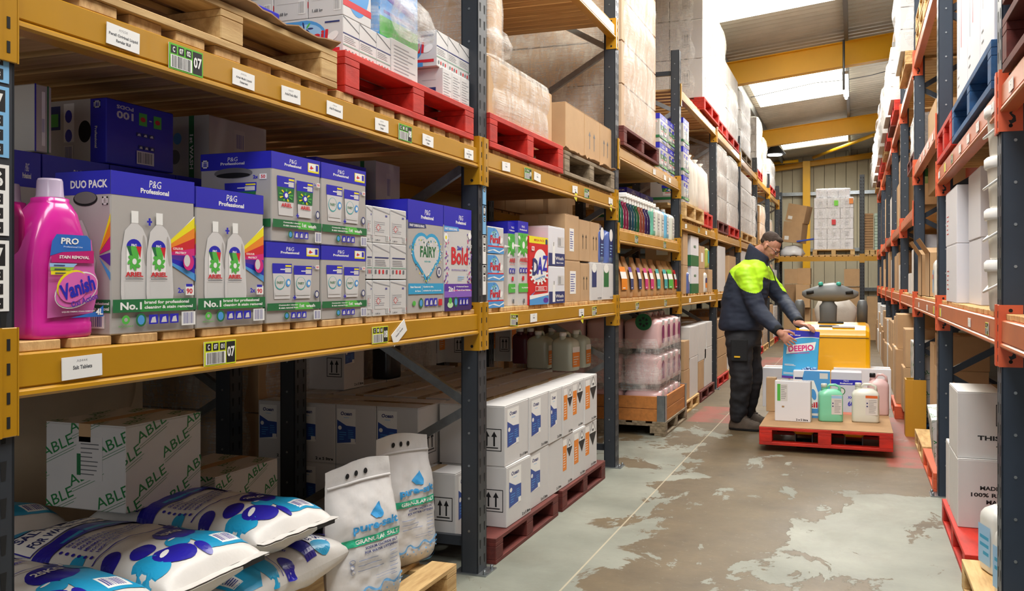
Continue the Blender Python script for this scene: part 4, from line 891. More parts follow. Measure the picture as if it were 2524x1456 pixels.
stack_box(791, 902, 1.757, 1.483, X1, .26, lambda w, d, h: pods_box(w, d, h, 'fairy'), 'silver and blue pods box with pale pouches, upper right of the block of four', 'box', 'pods boxes in a two by two block')
rows = [(D1, 1.371, 0, 'bottom'), (1.371, 1.505, 1, 'middle'), (1.505, 1.638, 0, 'top')]
for j, (a, b) in enumerate(((903.5, 918), (918, 961), (961, 1001.5))):
    for z0, z1, st, nm in rows:
        y1 = yx(b, X1) - .001; w = .13 if j else .042; put(('powder', st, w), lambda: powder_carton(w, .19, .1325, st), (X1, y1 - w / 2, z0), RZ, 'pale silver powder carton, %s row of the stack, %s' % (nm, ('half hidden beside the pods boxes', 'centre column', 'right column beside the tall powder box')[j]), 'carton', 'stacked silver powder cartons')
stack_box(1005, 1092.5, 1.689, D1, X1, .19, fairy_box, 'tall powder box with a blue speckled heart and the word FAIRY', 'box', 'tall powder boxes')
stack_box(1094, 1162, 1.689, D1, X1, .19, bold_box, 'tall purple and silver powder box with red Bold lettering', 'box', 'tall powder boxes')
# back rows in the shade
def back_box(X, y0, y1, z0, z1, d, kind, label):
    w = y1 - y0; h = z1 - z0
    def fn():
        o = empty('detergent_box'); m = {'b': BLU, 's': SIL, 'c': mat('cream_board', 'B9AFA6', .6)}[kind[0]]; box_body('carton_body', w, d, h, m, o)
        p = Pr(w, h)
        if kind == 'blue100':
            p.text('100', .14, .72, .38, .84, LGY, True, math.pi); p.text('PODS', .14, .87, .38, .93, LGY, True, math.pi)
            for x in (.46, .68): p.rect(x, .68, x + .12, .88, LGR); p.ell(x + .06, .78, .04, .04, RED, 10)
            p.rect(.61, .77, .65, .79, LGY); icons(p, .42, .5, .7, .56, 3, NAV); icons(p, .45, .3, .7, .36, 3, NAV); p.rect(.42, .06, .68, .27, LGY); p.bars(.44, .08, .66, .25, GRY, 9, 2)
        elif kind == 'sil':
            p.rect(0, .8, 1, 1, BLU); pg(p, .5, .85, .9); pouch(p, .15, .2, .48, .7, 'ariel'); pouch(p, .52, .2, .85, .7, 'ariel')
        elif kind == 'silup':
            p.rect(0, 0, .09, 1, BLU); p.rect(.4, .1, .6, .9, WHT); p.bars(.42, .3, .58, .5, SLATE, 5, 4); p.rect(.72, 0, .8, 1, GRN)
        elif kind == 'creamb':
            p.rect(.42, .58, .6, .88, mat('cream_board2', 'C4BAB0', .6)); p.bars(.45, .62, .58, .82, SLATE, 8, 3); p.rect(0, .43, 1, .455, BLU); p.rect(.05, .38, 1, .4, BLU)
        printed('printed_front', o, on_front, p, w, d, h)
        p = Pr(d, h)
        if kind == 'blue100':
            p.rect(0, 0, .78, 1, SIL); p.ell(.7, .5, .09, .17, DK, 24); p.rect(.12, .55, .35, .92, NAV); p.rect(.15, .6, .32, .8, LGR); p.rect(.4, .35, .55, .95, WHT)
            for z in (.4, .7): p.ell(.47, z + .05, .05, .1, BLU, 14)
            p.rect(.4, .05, .54, .3, LGY); p.bars(.42, .07, .52, .28, SLATE, 5, 3); p.text('Professional', .74, .38, .98, .43, LGY, True, R(-90)); up_arrows(p, .83, .85, .92, .96, LGY)
        elif kind == 'sil': p.rect(0, .8, 1, 1, BLU); pg(p, .5, .85, .9); up_arrows(p, .05, .84, .15, .95, WHT)
        elif kind == 'creamb': p.rect(0, 0, 1, 1, SIL); p.rect(.62, 0, .72, 1, GRN); p.text('1st WASH', .4, .48, .94, .54, WHT, True, R(-90)); p.ell(.4, .7, .08, .08, SKY); p.ell(.35, .45, .1, .1, GRY)
        printed('printed_side', o, on_left, p, w, d, h); return o
    return put(('bb', label), fn, (X, (y0 + y1) / 2, z0), RZ, label, 'box', 'boxes at the back of the shelf')
def bbpx(px0, px1, yt, yb, X, d, kind, label, z0=None, z1=None):
    return back_box(X, yx(px0, X), yx(px1, X), zy(px0, yb, X) if z0 is None else z0, zy(px0, yt, X) if z1 is None else z1, d, kind, label)
XB = -2.06
zA = zy(265, 403, XB); zB_ = zy(265, 240, XB) - .03
for j, (a, b) in enumerate(((30, 100), (105, 268), (272, 432), (436, 535), (540, 650))):
    bbpx(a, b, 0, 0, XB, .25, 'sil', 'silver and blue pods box in the shaded lower back row, %s from the left' % ordn[j].replace('nearest', 'first'), D1, zA - .002)
bbpx(262, 428, 0, 0, XB, .27, 'blue100', 'dark blue 100 PODS box on its side at the back of the shelf', zA + .002, zB_ + .03)
bbpx(85, 128, 0, 0, XB, .27, 'silup', 'silver and blue pods box on its side at the back beside the upright', zA + .002, zB_ + .02)
bbpx(515, 657, 0, 0, XB, .22, 'creamb', 'cream bottomed box lying on its side at the back of the shelf', zA - .03, zy(515, 282, XB))
bbpx(780, 903, 0, 0, -1.95, .3, 'blue100', 'dark blue box behind the upper pods boxes', D1 + .272, zy(780, 385, -1.95))
bbpx(926, 986, 0, 0, -1.95, .2, 'creamb', 'grey board box behind the silver powder cartons', D1 + .272, zy(926, 395, -1.95))
bbpx(700, 900, 0, 0, -1.95, .25, 'sil', 'silver and blue box in the shaded row behind the block of four', D1, D1 + .27)
bbpx(905, 1000, 0, 0, -1.95, .25, 'sil', 'silver and blue box in the shaded row behind the powder cartons', D1, D1 + .27)
# bay one, second level: two pallets
put_pallet('pine', XL + .0, 2.145, D2, RZ, 'pale pine pallet above the DUO PACK box on the second shelf', w=1.12)
put_pallet('red', XL + .0, 3.325, D2, RZ, 'bright red pallet carrying silver powder cartons, beside the second upright', w=1.14, h=.17)
P2 = D2 + PH; P2r = D2 + .17 * .86
def torn_sheet(w, d, seed):
    o = MB(); rd = random.Random(seed); n = 26; top = []; 
    for i in range(n + 1):
        x = (i / n - .5) * w; e = -.008 - .02 * rd.random(); top.append((x, e, .004 + .02 * rd.random(), .012 * math.sin(i)))
    vs = []
    for x, e, c, q in top: vs += [(x, d, 0), (x, .02, 0), (x, e, c + q * .3), (x, d, .004), (x, .02, .004), (x, e, c + .004 + q * .3)]
    fs = []
    for i in range(n):
        a = 6 * i; fs += [(a, a + 1, a + 7, a + 6), (a + 1, a + 2, a + 8, a + 7), (a + 3, a + 9, a + 10, a + 4), (a + 4, a + 10, a + 11, a + 5), (a + 2, a + 5, a + 11, a + 8)]
    o.add(vs, fs, CARDT); r = o.build('cardboard_sheet', None, fix=False); return r
o = torn_sheet(1.1, 1.15, 3); o.location = (XL - .005, 2.145, P2 + .001); o.rotation_euler = (0, 0, RZ); tag(o, 'torn brown cardboard sheet lying on the pale pine pallet', 'sheet')
zs = P2 + .006
def sp(px0, px1, X, d, z0, h, fn, key, label, cat='carton', grp=None):
    y0, y1 = yx(px0, X), yx(px1, X); return put(key + (round(y1 - y0, 3),), lambda: fn(y1 - y0 - .003, d, h), (X, (y0 + y1) / 2, z0), RZ, label, cat, grp)
def bluelid(w, d, h):
    o = empty('detergent_box'); box_body('carton_body', w, d, h, BLU, o); p = Pr(w, h); p.rect(0, 0, 1, .45, LBL); p.text('Pr', .8, .55, .98, .8, WHT); printed('printed_front', o, on_front, p, w, d, h); p = Pr(d, h); p.rect(0, 0, 1, .3, SIL); printed('printed_side', o, on_left, p, w, d, h); return o
sp(612, 690, -1.80, .24, zs, .115, bluelid, ('bl',), 'flat blue lidded box on the torn cardboard, beside the silver cartons', 'box')
def silgr(w, d, h):
    o = empty('detergent_box'); box_body('carton_body', w, d, h, SIL, o); p = Pr(w, h); p.rect(0, .2, .2, .6, GRN); icons(p, .25, .15, .6, .4, 3); p.rect(.65, .1, .85, .4, WHT); p.bars(.67, .12, .83, .38, SLATE, 8, 2); printed('printed_front', o, on_front, p, w, d, h); return o
sp(520, 620, -1.9, .25, zs + .117, .2, silgr, ('sg',), 'silver printed box on the pale pine pallet at the top edge', 'box')
sp(330, 512, -1.95, .25, zs, .3, silgr, ('sg2',), 'silver printed box standing far left on the pale pine pallet', 'box')
Z3 = P2r + .001
for i in range(4): put(('hz',), lambda: powder_carton(.142, .2, .3, 0), (-1.752 - .145 * i, yx(846, -1.68), Z3 + .142), 0, 'white hazard labelled powder carton standing on the Persil cartons, %s in from the aisle' % ordn[i].replace('nearest', 'first'), 'carton', 'hazard labelled cartons on the second shelf')
for i, (a, b) in enumerate(((845, 886), (886, 928), (928, 963))):
    sp(a, b, -1.68, .26, Z3, .14, lambda w, d, h: persil_pallet_box(w, d, h, 0), ('pp',), 'silver Persil carton on the red pallet, %s from the left in the front row' % ordn[i].replace('nearest', 'first'), 'carton', 'Persil cartons on the red pallet')
for i, (a, b) in enumerate(((1076, 1104), (1104, 1131), (1131, 1157))):
    sp(a, b, -1.68, .26, Z3 + .132, .155, lambda w, d, h: persil_pallet_box(w, d, h, 0), ('pq',), 'silver Persil carton beside the upright, %s from the left' % ordn[i].replace('nearest', 'first'), 'carton', 'Persil cartons beside the second upright')
for i, (a, b) in enumerate(((1091, 1114), (1114, 1136), (1136, 1157))):
    sp(a, b, -1.665, .22, Z3, .131, lambda w, d, h: powder_carton(w, d, h, 2), ('pr',), 'plain silver carton under the Persil cartons, %s from the left' % ordn[i].replace('nearest', 'first'), 'carton', 'plain silver cartons on the red pallet')
sp(964, 1030, -1.68, .25, Z3, .15, lambda w, d, h: powder_carton(w, d, h, 2), ('ps',), 'silver carton with pale labels in the middle of the red pallet', 'carton')
def bluebag(w, d, h):
    o = empty('wrapped_powder_pack'); box_body('carton_body', w, d, h, SKY, o); p = Pr(w, h); p.rect(0, 0, 1, .25, LGR); p.rect(.1, .3, .9, .34, PUR); p.rect(0, .82, 1, 1, PUR); p.poly([(.1, .5), (.9, .4), (.9, .5), (.1, .6)], PUR); printed('printed_front', o, on_front, p, w, d, h)
    film(w, d, 0, h, o, 3, .02, 3, 5); return o
sp(935, 1030, -1.70, .22, Z3 + .152, .30, bluebag, ('bg',), 'film wrapped blue and green powder pack on the red pallet', 'pack')
mb = MB(); mb.loft([[(x + .02 * noise.noise(Vector((x * 9, z * 9, 1))), y + .03 * noise.noise(Vector((y * 9, z * 20, 2))), z + .02 * noise.noise(Vector((x * 20, y * 20, z)))) for x, y, z in rr_ring(0, 0, a, b, zz, 22, 2.4)] for zz, a, b in ((0, .01, .03), (.02, .05, .13), (.07, .06, .17), (.12, .04, .12), (.16, .01, .04))], film_mat())
o = mb.build('loose_film'); o.location = (-1.64, yx(1020, -1.64), Z3 + .16); tag(o, 'crumpled loose stretch film hanging on the blue powder pack', 'film')
XG = -2.2
for i, (a, b) in enumerate(((1036, 1104), (1106, 1165))):
    def gf(w, d, h):
        def fr(p): p.ell(.5, .45, .36, .17, WHT, 24); p.rect(.2, .42, .8, .62, WHT); p.lines(.5, .42, .72, .56, GRY, 5, 4, .3); p.ell(.33, .36, .1, .06, GRN, 12, .8)
        return carton(w, d, h, CARD, fr)
    sp(a, b, XG, .38, Z3, .62, gf, ('gf',), 'tall brown carton with a rounded white label behind the Persil cartons, %s' % ('left', 'right')[i], 'carton', 'tall labelled brown cartons')
b0 = BM[0, 1]
YE = lambda px: yx(px, XL)
GRL = mat('green_label', '5DB82C', .5)
sticker(b0, YE(301), 'tag', 'Persil Original Liquid|Regular BL8', -.042, .105, .05, .03)
sticker(b0, YE(456), 'loc', 'C 07 02 07', -.045, .13, .066, colr=GRL)
for i, (px, t) in enumerate(((598, 'Ariel Multi Liquid|Detergent'), (715, 'Ariel Pods Allin1'), (823, 'Ariel Professional'), (939, 'Fairy Washing|Powder'), (1053, 'Bold Washing|Powder'), (1154, 'Persil Tablets|Bio'))):
    sticker(b0, YE(px), 'tag', t, -.045, .1, .045, .02 * (-1) ** i)
sticker(b0, YE(997), 'loc', 'C 08 02 08', -.045, .11, .062, colr=GRL)
b1 = BM[0, 0]
sticker(b1, YE(200), 'tag', 'Salt Tablets', -.042, .115, .05, -.02)
sticker(b1, YE(540), 'loc', 'C 07 01 07', -.045, .135, .066); sticker(b1, YE(935), 'loc', 'C 08 01 08', -.045, .12, .062); sticker(b1, YE(982), 'tag', 'Washing Powder', -.045, .12, .05, -.5)
for b, px, kd, t in ((BM[1, 0], 1266, 'loc', 'C 09 01 09'), (BM[1, 0], 1314, 'tag', 'Tablets'), (BM[1, 0], 1432, 'tag', 'Daz Powder'), (BM[1, 0], 1464, 'loc', 'C 10 01 10'), (BM[1, 1], 1246, 'tag', 'Boxes'), (BM[1, 1], 1300, 'loc', 'C 09 02 09'), (BM[1, 1], 1323, 'tag', 'Rolls'), (BM[1, 1], 1416, 'tag', 'Towels'), (BM[1, 1], 1445, 'loc', 'C 10 02 10'), (BM[1, 1], 1504, 'tag', 'Wipes'), (BM[2, 0], 1570, 'loc', 'C 11 01 11'), (BM[2, 0], 1640, 'loc', 'C 12 01 12'), (BM[2, 1], 1568, 'loc', 'C 11 02 11'), (BM[2, 1], 1638, 'loc', 'C 12 02 12'), (BM[2, 2], 1612, 'tag', 'Wipes'), (BM[2, 2], 1638, 'tag', 'Pods'), (BM[2, 2], 1650, 'tag', 'Roll'), (BM[3, 0], 1700, 'tag', 'Soap'), (BM[3, 0], 1750, 'tag', 'Soap'), (BM[3, 1], 1690, 'tag', 'Gel'), (BM[3, 1], 1722, 'loc', 'C 13 02 13'), (BM[3, 1], 1740, 'tag', 'Foam')):
    sticker(b, YE(px), kd, t, -.045, .11, .06 if kd == 'loc' else .045, random.Random(px).uniform(-.06, .06), colr=GRL if (kd == 'loc' and b in (BM[1, 1], BM[2, 1])) else None)
for b, px in ((BM[1, 0], 1434), (BM[1, 1], 1418), (BM[1, 1], 1505)): sticker(b, YE(px), 'flag', '', -.085, .05, .05, .4)
# location stickers on the first two uprights
def col_stick(y, z0, txts, c, x=XL + .0012, w=.05):
    o = None; mb = MB(); z = z0
    H_ = .145; p = Pr(w, H_); p.rect(0, 0, 1, 1, c); p.rect(.14, .64, .86, .95, BLK); p.text(txts[0], .22, .69, .78, .9, WHT)
    for i, t in enumerate(txts[1:]): p.rect(.22, .44 - i * .2, .78, .59 - i * .2, BLK); p.text(t, .32, .465 - i * .2, .68, .565 - i * .2, WHT)
    p.emit(mb, lambda u, v, e: (x + e, y - w / 2 + u, z + v)); mb.box(x - .001, x, y - w / 2, y + w / 2, z, z + H_, c); o = mb.build('location_sticker', None, fix=False); return o
LBS = mat('blue_label', '7DB8E4', .5)
up0 = [o for o in bpy.data.objects if o.name.startswith('rack_upright')]
def attach(o, up): 
    bpy.context.view_layer.update(); o.parent = up; o.matrix_parent_inverse = up.matrix_world.inverted()
u0, u1 = up0[0], up0[1]
for z, t, c in ((1.768, ('06', 'C', '06', '03'), LBS), (1.615, ('07', 'C', '07', '03'), LBS), (1.455, ('06', 'C', '06', '04'), WHT), (1.30, ('07', 'C', '07', '04'), WHT)): attach(col_stick(UY[0] + .058, z, t, c, w=.066), u0)
for z, t, c in ((1.72, ('08', 'C'), LBS), (1.58, ('09', 'C'), LBS), (1.44, ('08', 'C'), WHT), (1.30, ('09', 'C'), WHT)): attach(col_stick(UY[1] + .075, z, t, c, w=.04), u1)
# ---------------------------------------------------------------- bay one, floor
put_pallet('pine', XL + .0, 3.20, 0, RZ, 'pale wooden pallet under the standing salt bags')
put_pallet('pine', XL - .03, 2.08, 0, RZ, 'pale wooden pallet under the heap of lying salt bags, next to the first upright')
def bag(k, x, y, z, rz, lab, tilt=None): return put(('salt', k), lambda: salt_bag(seed=k + 1), (x, y, z), rz, lab, 'bag', 'lying salt bags', tilt)
zz = PH + .001
for l in range(3):
    for i in range(3): 
        if l < 2 and (l, i) != (1, 2): bag(l % 2, XL - .1 - .03 * l, 1.66 + .425 * i, zz + l * .162, RZ, 'salt tablet bag low in the heap, layer %s, %s' % (('one', 'two', 'three')[l], ('beside the upright', 'in the middle', 'beside the standing salt bags')[i]))
bag(2, XL - .07, 1.73, zz + .325, RZ, 'top salt tablet bag of the heap beside the first upright, in front', (R(0), R(0)))
bag(3, XL - .06, 2.165, zz + .325, RZ, 'top salt tablet bag at the middle front of the heap, barcode at its corner', (R(-1), 0))
o = put(('salt', 1), None, (XL - .33, 2.12, .375), R(0), 'salt tablet bag lying crosswise under the upper right bag', 'bag', 'lying salt bags'); o.rotation_euler = (0, 0, R(0)); o.location = (XL - .31, 2.31, zz + .162); o.scale = (1, .9, 1)
bag(4, XL - .09, 2.60, zz + .33, RZ - R(3), 'upper right salt tablet bag of the heap, sagging over the bag below', (R(-1), R(1)))
bag(2, XL - .87, 1.72, zz + .35, RZ + R(4), 'salt tablet bag further back in the shade behind the front bags').scale = (1, .84, 1)
bag(3, XL - .87, 2.2, zz + .335, RZ, 'salt tablet bag further back under the green lettered carton').scale = (1, .84, 1)
def able(w, d, h, ph=0): 
    return carton(w, d, h, CARDW, lambda p: able_side(p, ph), lambda p: (able_side(p, ph + 1), p.rect(.4, .35, .72, .85, LGY), p.lines(.45, .4, .68, .8, GRY, 8, 2, .25), p.rect(.4, .4, .45, .65, GRN)), top=lambda p: able_side(p, ph + 2), tm=CARD)
put(('able', 1), lambda: able(.37, .34, .285), (-2.22, 2.55, .605), RZ, 'white carton printed ABLE in green, standing on the lying salt bags', 'carton', 'green lettered cartons')
put(('able', 2), lambda: able(.42, .34, .2, 3), (-2.36, 3.20, .39), RZ, 'low white carton with green lettering behind the upper right salt bag', 'carton', 'green lettered cartons')
put(('able3',), lambda: carton(.42, .5, .262, CARD), (-2.3, 3.2, PH + .001), RZ, 'brown carton under the low green lettered carton', 'carton')
put(('ps', 1), lambda: pure_salt_bag(.37, .545, .12, 1), (-1.74, 3.08, PH), RZ - R(16), 'standing pure-salt bag of granular salt, the nearer of the two', 'bag', 'standing pure-salt bags', (R(-4), 0))
put(('ps', 2), lambda: pure_salt_bag(.37, .56, .11, 2), (-1.83, 3.60, PH), RZ - R(14), 'standing pure-salt bag half hidden behind the nearer one, by the second upright', 'bag', 'standing pure-salt bags', (R(-4), R(2)))
# ---------------------------------------------------------------- bay two, floor: white cartons on maroon pallets
put_pallet('maroon', XL + .02, 4.62, 0, RZ, 'maroon pallet under the blue labelled white cartons', group='maroon pallets under white cartons')
put_pallet('maroon', XL + .02, 5.70, 0, RZ, 'maroon pallet under the orange labelled white cartons', group='maroon pallets under white cartons')
def oc_front(p): ocean_label(p, .1, .3, .58, .93); p.text('2 x 5 litre', .62, .04, .96, .09, BLK)
def oc_side(p): up_arrows(p, .62, .25, .95, .62)
def hz_front(p): haz_label(p, .08, .32, .92, .93); p.text('2 x 5 litre', .55, .04, .92, .09, BLK)
def pf_front(p): p.text('2 x 5 litre', .6, .04, .96, .09, BLK)
bd = [1249, 1308, 1355, 1387, 1413, 1443, 1480]; XO = -1.63; OZ = PH + .001; OH = .305
for l in range(2):
    for i in range(6):
        y0, y1 = yx(bd[i], XO), yx(bd[i + 1], XO); kind = 'oc' if (i < 3 and not (l == 0 and i == 2)) else 'pl' if i < 3 else 'hz'; w = .34 if i < 3 else .29
        if i == 5: y1 = y0 + .32
        w = y1 - y0 - .004
        put((kind, i), lambda: carton(w, .36, OH, CARDW, {'oc': oc_front, 'hz': hz_front, 'pl': pf_front}[kind], oc_side), (XO - .004 * ((i * 7 + l * 3) % 4), (y0 + y1) / 2, OZ + l * OH + l * .001), RZ + R(((i * 5 + l * 3) % 5 - 2) * .35),
            'white carton with %s, %s row, %s from the second upright' % ({'oc': 'a blue Ocean label', 'hz': 'orange label and black diamond', 'pl': 'no label'}[kind], ('lower', 'upper')[l], ordn[i].replace('nearest', 'first')), 'carton', 'white two by five litre cartons')
yr = 4.09
def rowc(i, x0, l, y=yr, lab=True):
    put(('ocb', lab), lambda: carton(.232, .34, OH, CARDW, (lambda p: (ocean_label(p, .04, .35, .5, .93), p.text('2 x 5 litre', .5, .05, .95, .1, BLK))) if lab else None, None, lambda p: up_arrows(p, .2, .2, .6, .6)), (x0, y, OZ + l * (OH + .001)), 0,
        'white carton labelled towards the camera, %s layer, %s in behind the rack brace' % (('bottom', 'top')[l], ordn[i].replace('nearest', 'first')), 'carton', 'white cartons turned towards the camera')
for l in range(2):
    for i in range(4): rowc(i, -2.13 - .235 * i, l)
for l in (0, 1):
    for k in range(5):
        for j in range(3):
            put(('och', j), lambda: carton(.34, .34, OH, CARDW), (-2.02 - .38 * j, 4.66 + .36 * k, OZ + l * (OH + .001)), RZ, 'white carton inside the stack, %s layer, %s from the near end, %s row inwards' % (('bottom', 'top')[l], ordn[k], ('first', 'second', 'third')[j]), 'carton', 'white cartons inside the stack')
put(('ocs',), lambda: carton(.19, .3, .31, CARDW, lambda p: ocean_label(p, .2, .25, .85, .93), oc_side), (-1.80, 4.155, OZ), RZ, 'narrow white carton with a blue label beside the second upright on the floor pallet', 'carton')
T3 = OZ + 2 * OH + .002
cx_, cy_ = fl(848, 962, T3)
put(('oct', 1), lambda: carton(.23, .3, .3, CARDW, lambda p: (ocean_label(p, .05, .5, .5, .95), p.text('2 x 5 litre', .5, .05, .95, .1, BLK)), oc_side), (cx_, cy_ + .115, T3), RZ, 'white carton standing on the stack behind the rack brace, upper left', 'carton')
put(('jdk',), lambda: jerrycan(JDK, .13, .2, .28), fl(935, 935, T3) + (T3,), 0, 'dark plastic can standing on the white cartons behind the brace', 'can')
for i, px in enumerate((1045, 1100, 1165, 1225, 1275)):
    x, y = fl(px, 893 - i * 1.5, T3); put(('ocz', i % 2), lambda: carton(.3, .24, .31, CARDW, hz_front if i % 2 else hz_front, oc_side), (x, y, T3), RZ, 'white orange labelled carton on the shaded stack top, %s from the left' % ordn[i].replace('nearest', 'first'), 'carton', 'white cartons on the back of the stack')
for i, px in enumerate((1305, 1330)):
    x, y = fl(px, 895, T3); put(('wine',), lambda: jerrycan(mat('wine_liquid_can', '5A2030', .3), .1, .13, .27), (x, y, T3), RZ, 'dark red liquid bottle standing behind the clear cans, %s' % ('left', 'right')[i], 'bottle', 'dark red liquid bottles')
def ylab(p): p.rect(.15, .1, .85, .62, WHT); p.rect(.15, .1, .85, .48, ORG); p.lines(.25, .15, .75, .4, WHT, 4, 2, .3)
for i, (px, py, s, nm) in enumerate(((1375, 908, 1, 'left of the group'), (1437, 914, 1, 'in front'), (1467, 905, 1, 'at the right'), (1405, 895, 1, 'half hidden in the middle'))):
    x, y = fl(px, py, T3); put(('jg',), lambda: jerrycan(JG, .15, .17, .27, ylab), (x - .05, y, T3), RZ - R(12 if i % 2 else 4), 'clear greenish can with orange label on the white cartons, %s' % nm, 'can', 'clear cans on the white cartons')
# ---------------------------------------------------------------- bay two, first shelf
X2 = -1.65
for i, (yt, yb) in enumerate(((508, 596), (608, 675), (681, 760))):
    y0 = yx(1203, X2); hgt = .132; put(('pt2',), lambda: persil_tab(.215, .17, .13), (X2, yx(1222, X2), D1 + i * .133), RZ, 'small Persil tablets box, %s of the stack of three beside the second upright' % ('bottom', 'middle', 'top')[i], 'box', 'stack of three Persil boxes')
sp(1252, 1275, X2 - .03, .2, D1, .44, tall_ariel, ('ta',), 'tall slim green and silver powder box, left of the pair', 'box', 'tall slim green powder boxes')
sp(1277, 1302, X2 - .01, .2, D1, .45, tall_ariel, ('ta2',), 'tall slim green and silver powder box, right of the pair beside the red box', 'box', 'tall slim green powder boxes')
def tub():
    o = empty('detergent_tub'); mb = MB(); mb.loft([rr_ring(0, .11, .1 * a, .1 * a, z, 24, 4) for z, a in ((0, .9), (.36, 1), (.37, 1.02))], SIL2); mb.build('tub_body', o); mb = MB(); mb.loft([rr_ring(0, .11, .1 * a, .1 * a, z, 24, 4) for z, a in ((.37, 1.05), (.39, 1.08), (.425, 1.05), (.43, .9))], BLU); mb.build('lid', o)
    mb = MB(); mb.tube([(-.1, 0, .36), (-.09, -.01, .41), (0, -.015, .435), (.09, -.01, .41), (.1, 0, .36)], .007, LGY, 6); mb.build('carry_handle', o); return o
put(('tub',), tub, (-1.86, yx(1228, -1.86), D1), RZ, 'white tub with dark blue lid and pale handle behind the Persil boxes', 'tub')
sp(1304, 1351, X2, .14, D1, .378, daz_box, ('daz',), 'red and yellow DAZ washing powder box', 'box')
def bluego(w, d, h):
    def fr(p): p.rect(0, 0, 1, .32, NAV); p.text('Blue & Gold', .48, .06, .9, .1, WHT); p.text('Wash', .4, .15, .92, .24, LGY); p.rect(.22, .04, .38, .5, WHT); p.poly([(.22, .5), (.38, .5), (.31, .62), (.29, .62)], WHT); p.rect(.285, .5, .315, .6, BLK); p.rect(.55, .5, .95, .75, LGY); p.bars(.58, .52, .75, .72, GRY, 5, 3)
    return carton(w, d, h, mat('pure_white_board', 'E4E4EA', .5), fr)
sp(1353, 1392, X2, .33, D1, .22, bluego, ('bgo',), 'white and navy carton with a bottle print, lower of two', 'carton', 'white and navy bottle cartons')
sp(1352, 1392, X2, .33, D1 + .222, .23, bluego, ('bgp',), 'white and navy carton with a bottle print, upper of two', 'carton', 'white and navy bottle cartons')
for i, (a, b, z0, h, lb, ar, tx) in enumerate(((1393, 1430, 0, .26, (.3, .2, .7, .75), 0, None), (1431, 1455, 0, .25, None, 2, None), (1393, 1427, .262, .285, (.3, .2, .62, .7), 0, None), (1428, 1454, .262, .27, None, 2, None), (1455, 1478, .262, .27, None, 2, None))):
    sp(a, b, X2 - .01, .3, D1 + z0, h, lambda w, d, h_: carton(w, d, h_, CARD, (lambda p: (p.rect(*lb, WHT), p.lines(lb[0] + .04, lb[1] + .05, lb[2] - .04, lb[3] - .05, SLATE, 8, 2, .4)) if lb else [(p.rect(x, .3, x + .04, .6, BLK), p.poly([(x - .05, .58), (x + .09, .58), (x + .02, .66)], BLK)) for x in (.3, .6)]), ), ('bc', i), 'brown carton on the first shelf of bay two, %s' % ('lower, white label', 'lower, two arrows, beside the white cartons', 'upper, white label', 'upper, two arrows, left', 'upper, two arrows, beside blue cans')[i], 'carton', 'brown cartons on the first shelf')
for i, (a, b, c) in enumerate(((1456, 1484, NAV), (1485, 1515, GRN))):
    sp(a, b, X2, .3, D1, .26, lambda w, d, h: carton(w, d, h, CARDW, lambda p: (p.rect(.1, .35, .5, .9, c), p.ell(.3, .85, .2, .12, WHT), p.text('2 x 5 litre', .6, .04, .95, .09, GRY))), ('wl', i), 'white carton with a %s label on the first shelf beside the third upright' % ('navy', 'green')[i], 'carton', 'white labelled cartons beside the third upright')
for i, px in enumerate((1484, 1506)):
    put(('jb',), lambda: jerrycan(JBL, .16, .18, .28, lambda p: (p.rect(.2, .15, .8, .8, NAV), p.ell(.5, .72, .3, .16, WHT), p.lines(.3, .2, .7, .5, LBL, 4, 2, .3))), (X2, yx(px, X2), D1 + .262), RZ, 'blue liquid can with white oval label, %s of two beside the third upright' % ('left', 'right')[i], 'can', 'blue liquid cans')
for i, (x, px, z, w, h) in enumerate(((-2.3, 1262, 0, .2, .3), (-2.3, 1290, 0, .16, .24), (-2.35, 1225, 0, .2, .26), (-2.3, 1330, 0, .26, .3), (-2.1, 1365, .3, .4, .2), (-2.3, 1262, .302, .18, .14), (-2.3, 1400, 0, .4, .4), (-2.3, 1450, 0, .3, .45))):
    put(('bk', i), lambda: carton(w, .3, h, CARD if i != 1 else CARDT), (x, yx(px, x), D1 + z), RZ, 'brown carton in the dark back of bay two, first shelf, %s from the left' % ordn[(1, 2, 0, 3, 5, 4, 6, 7)[i]].replace('nearest', 'first'), 'carton', 'brown cartons in the dark back of bay two')
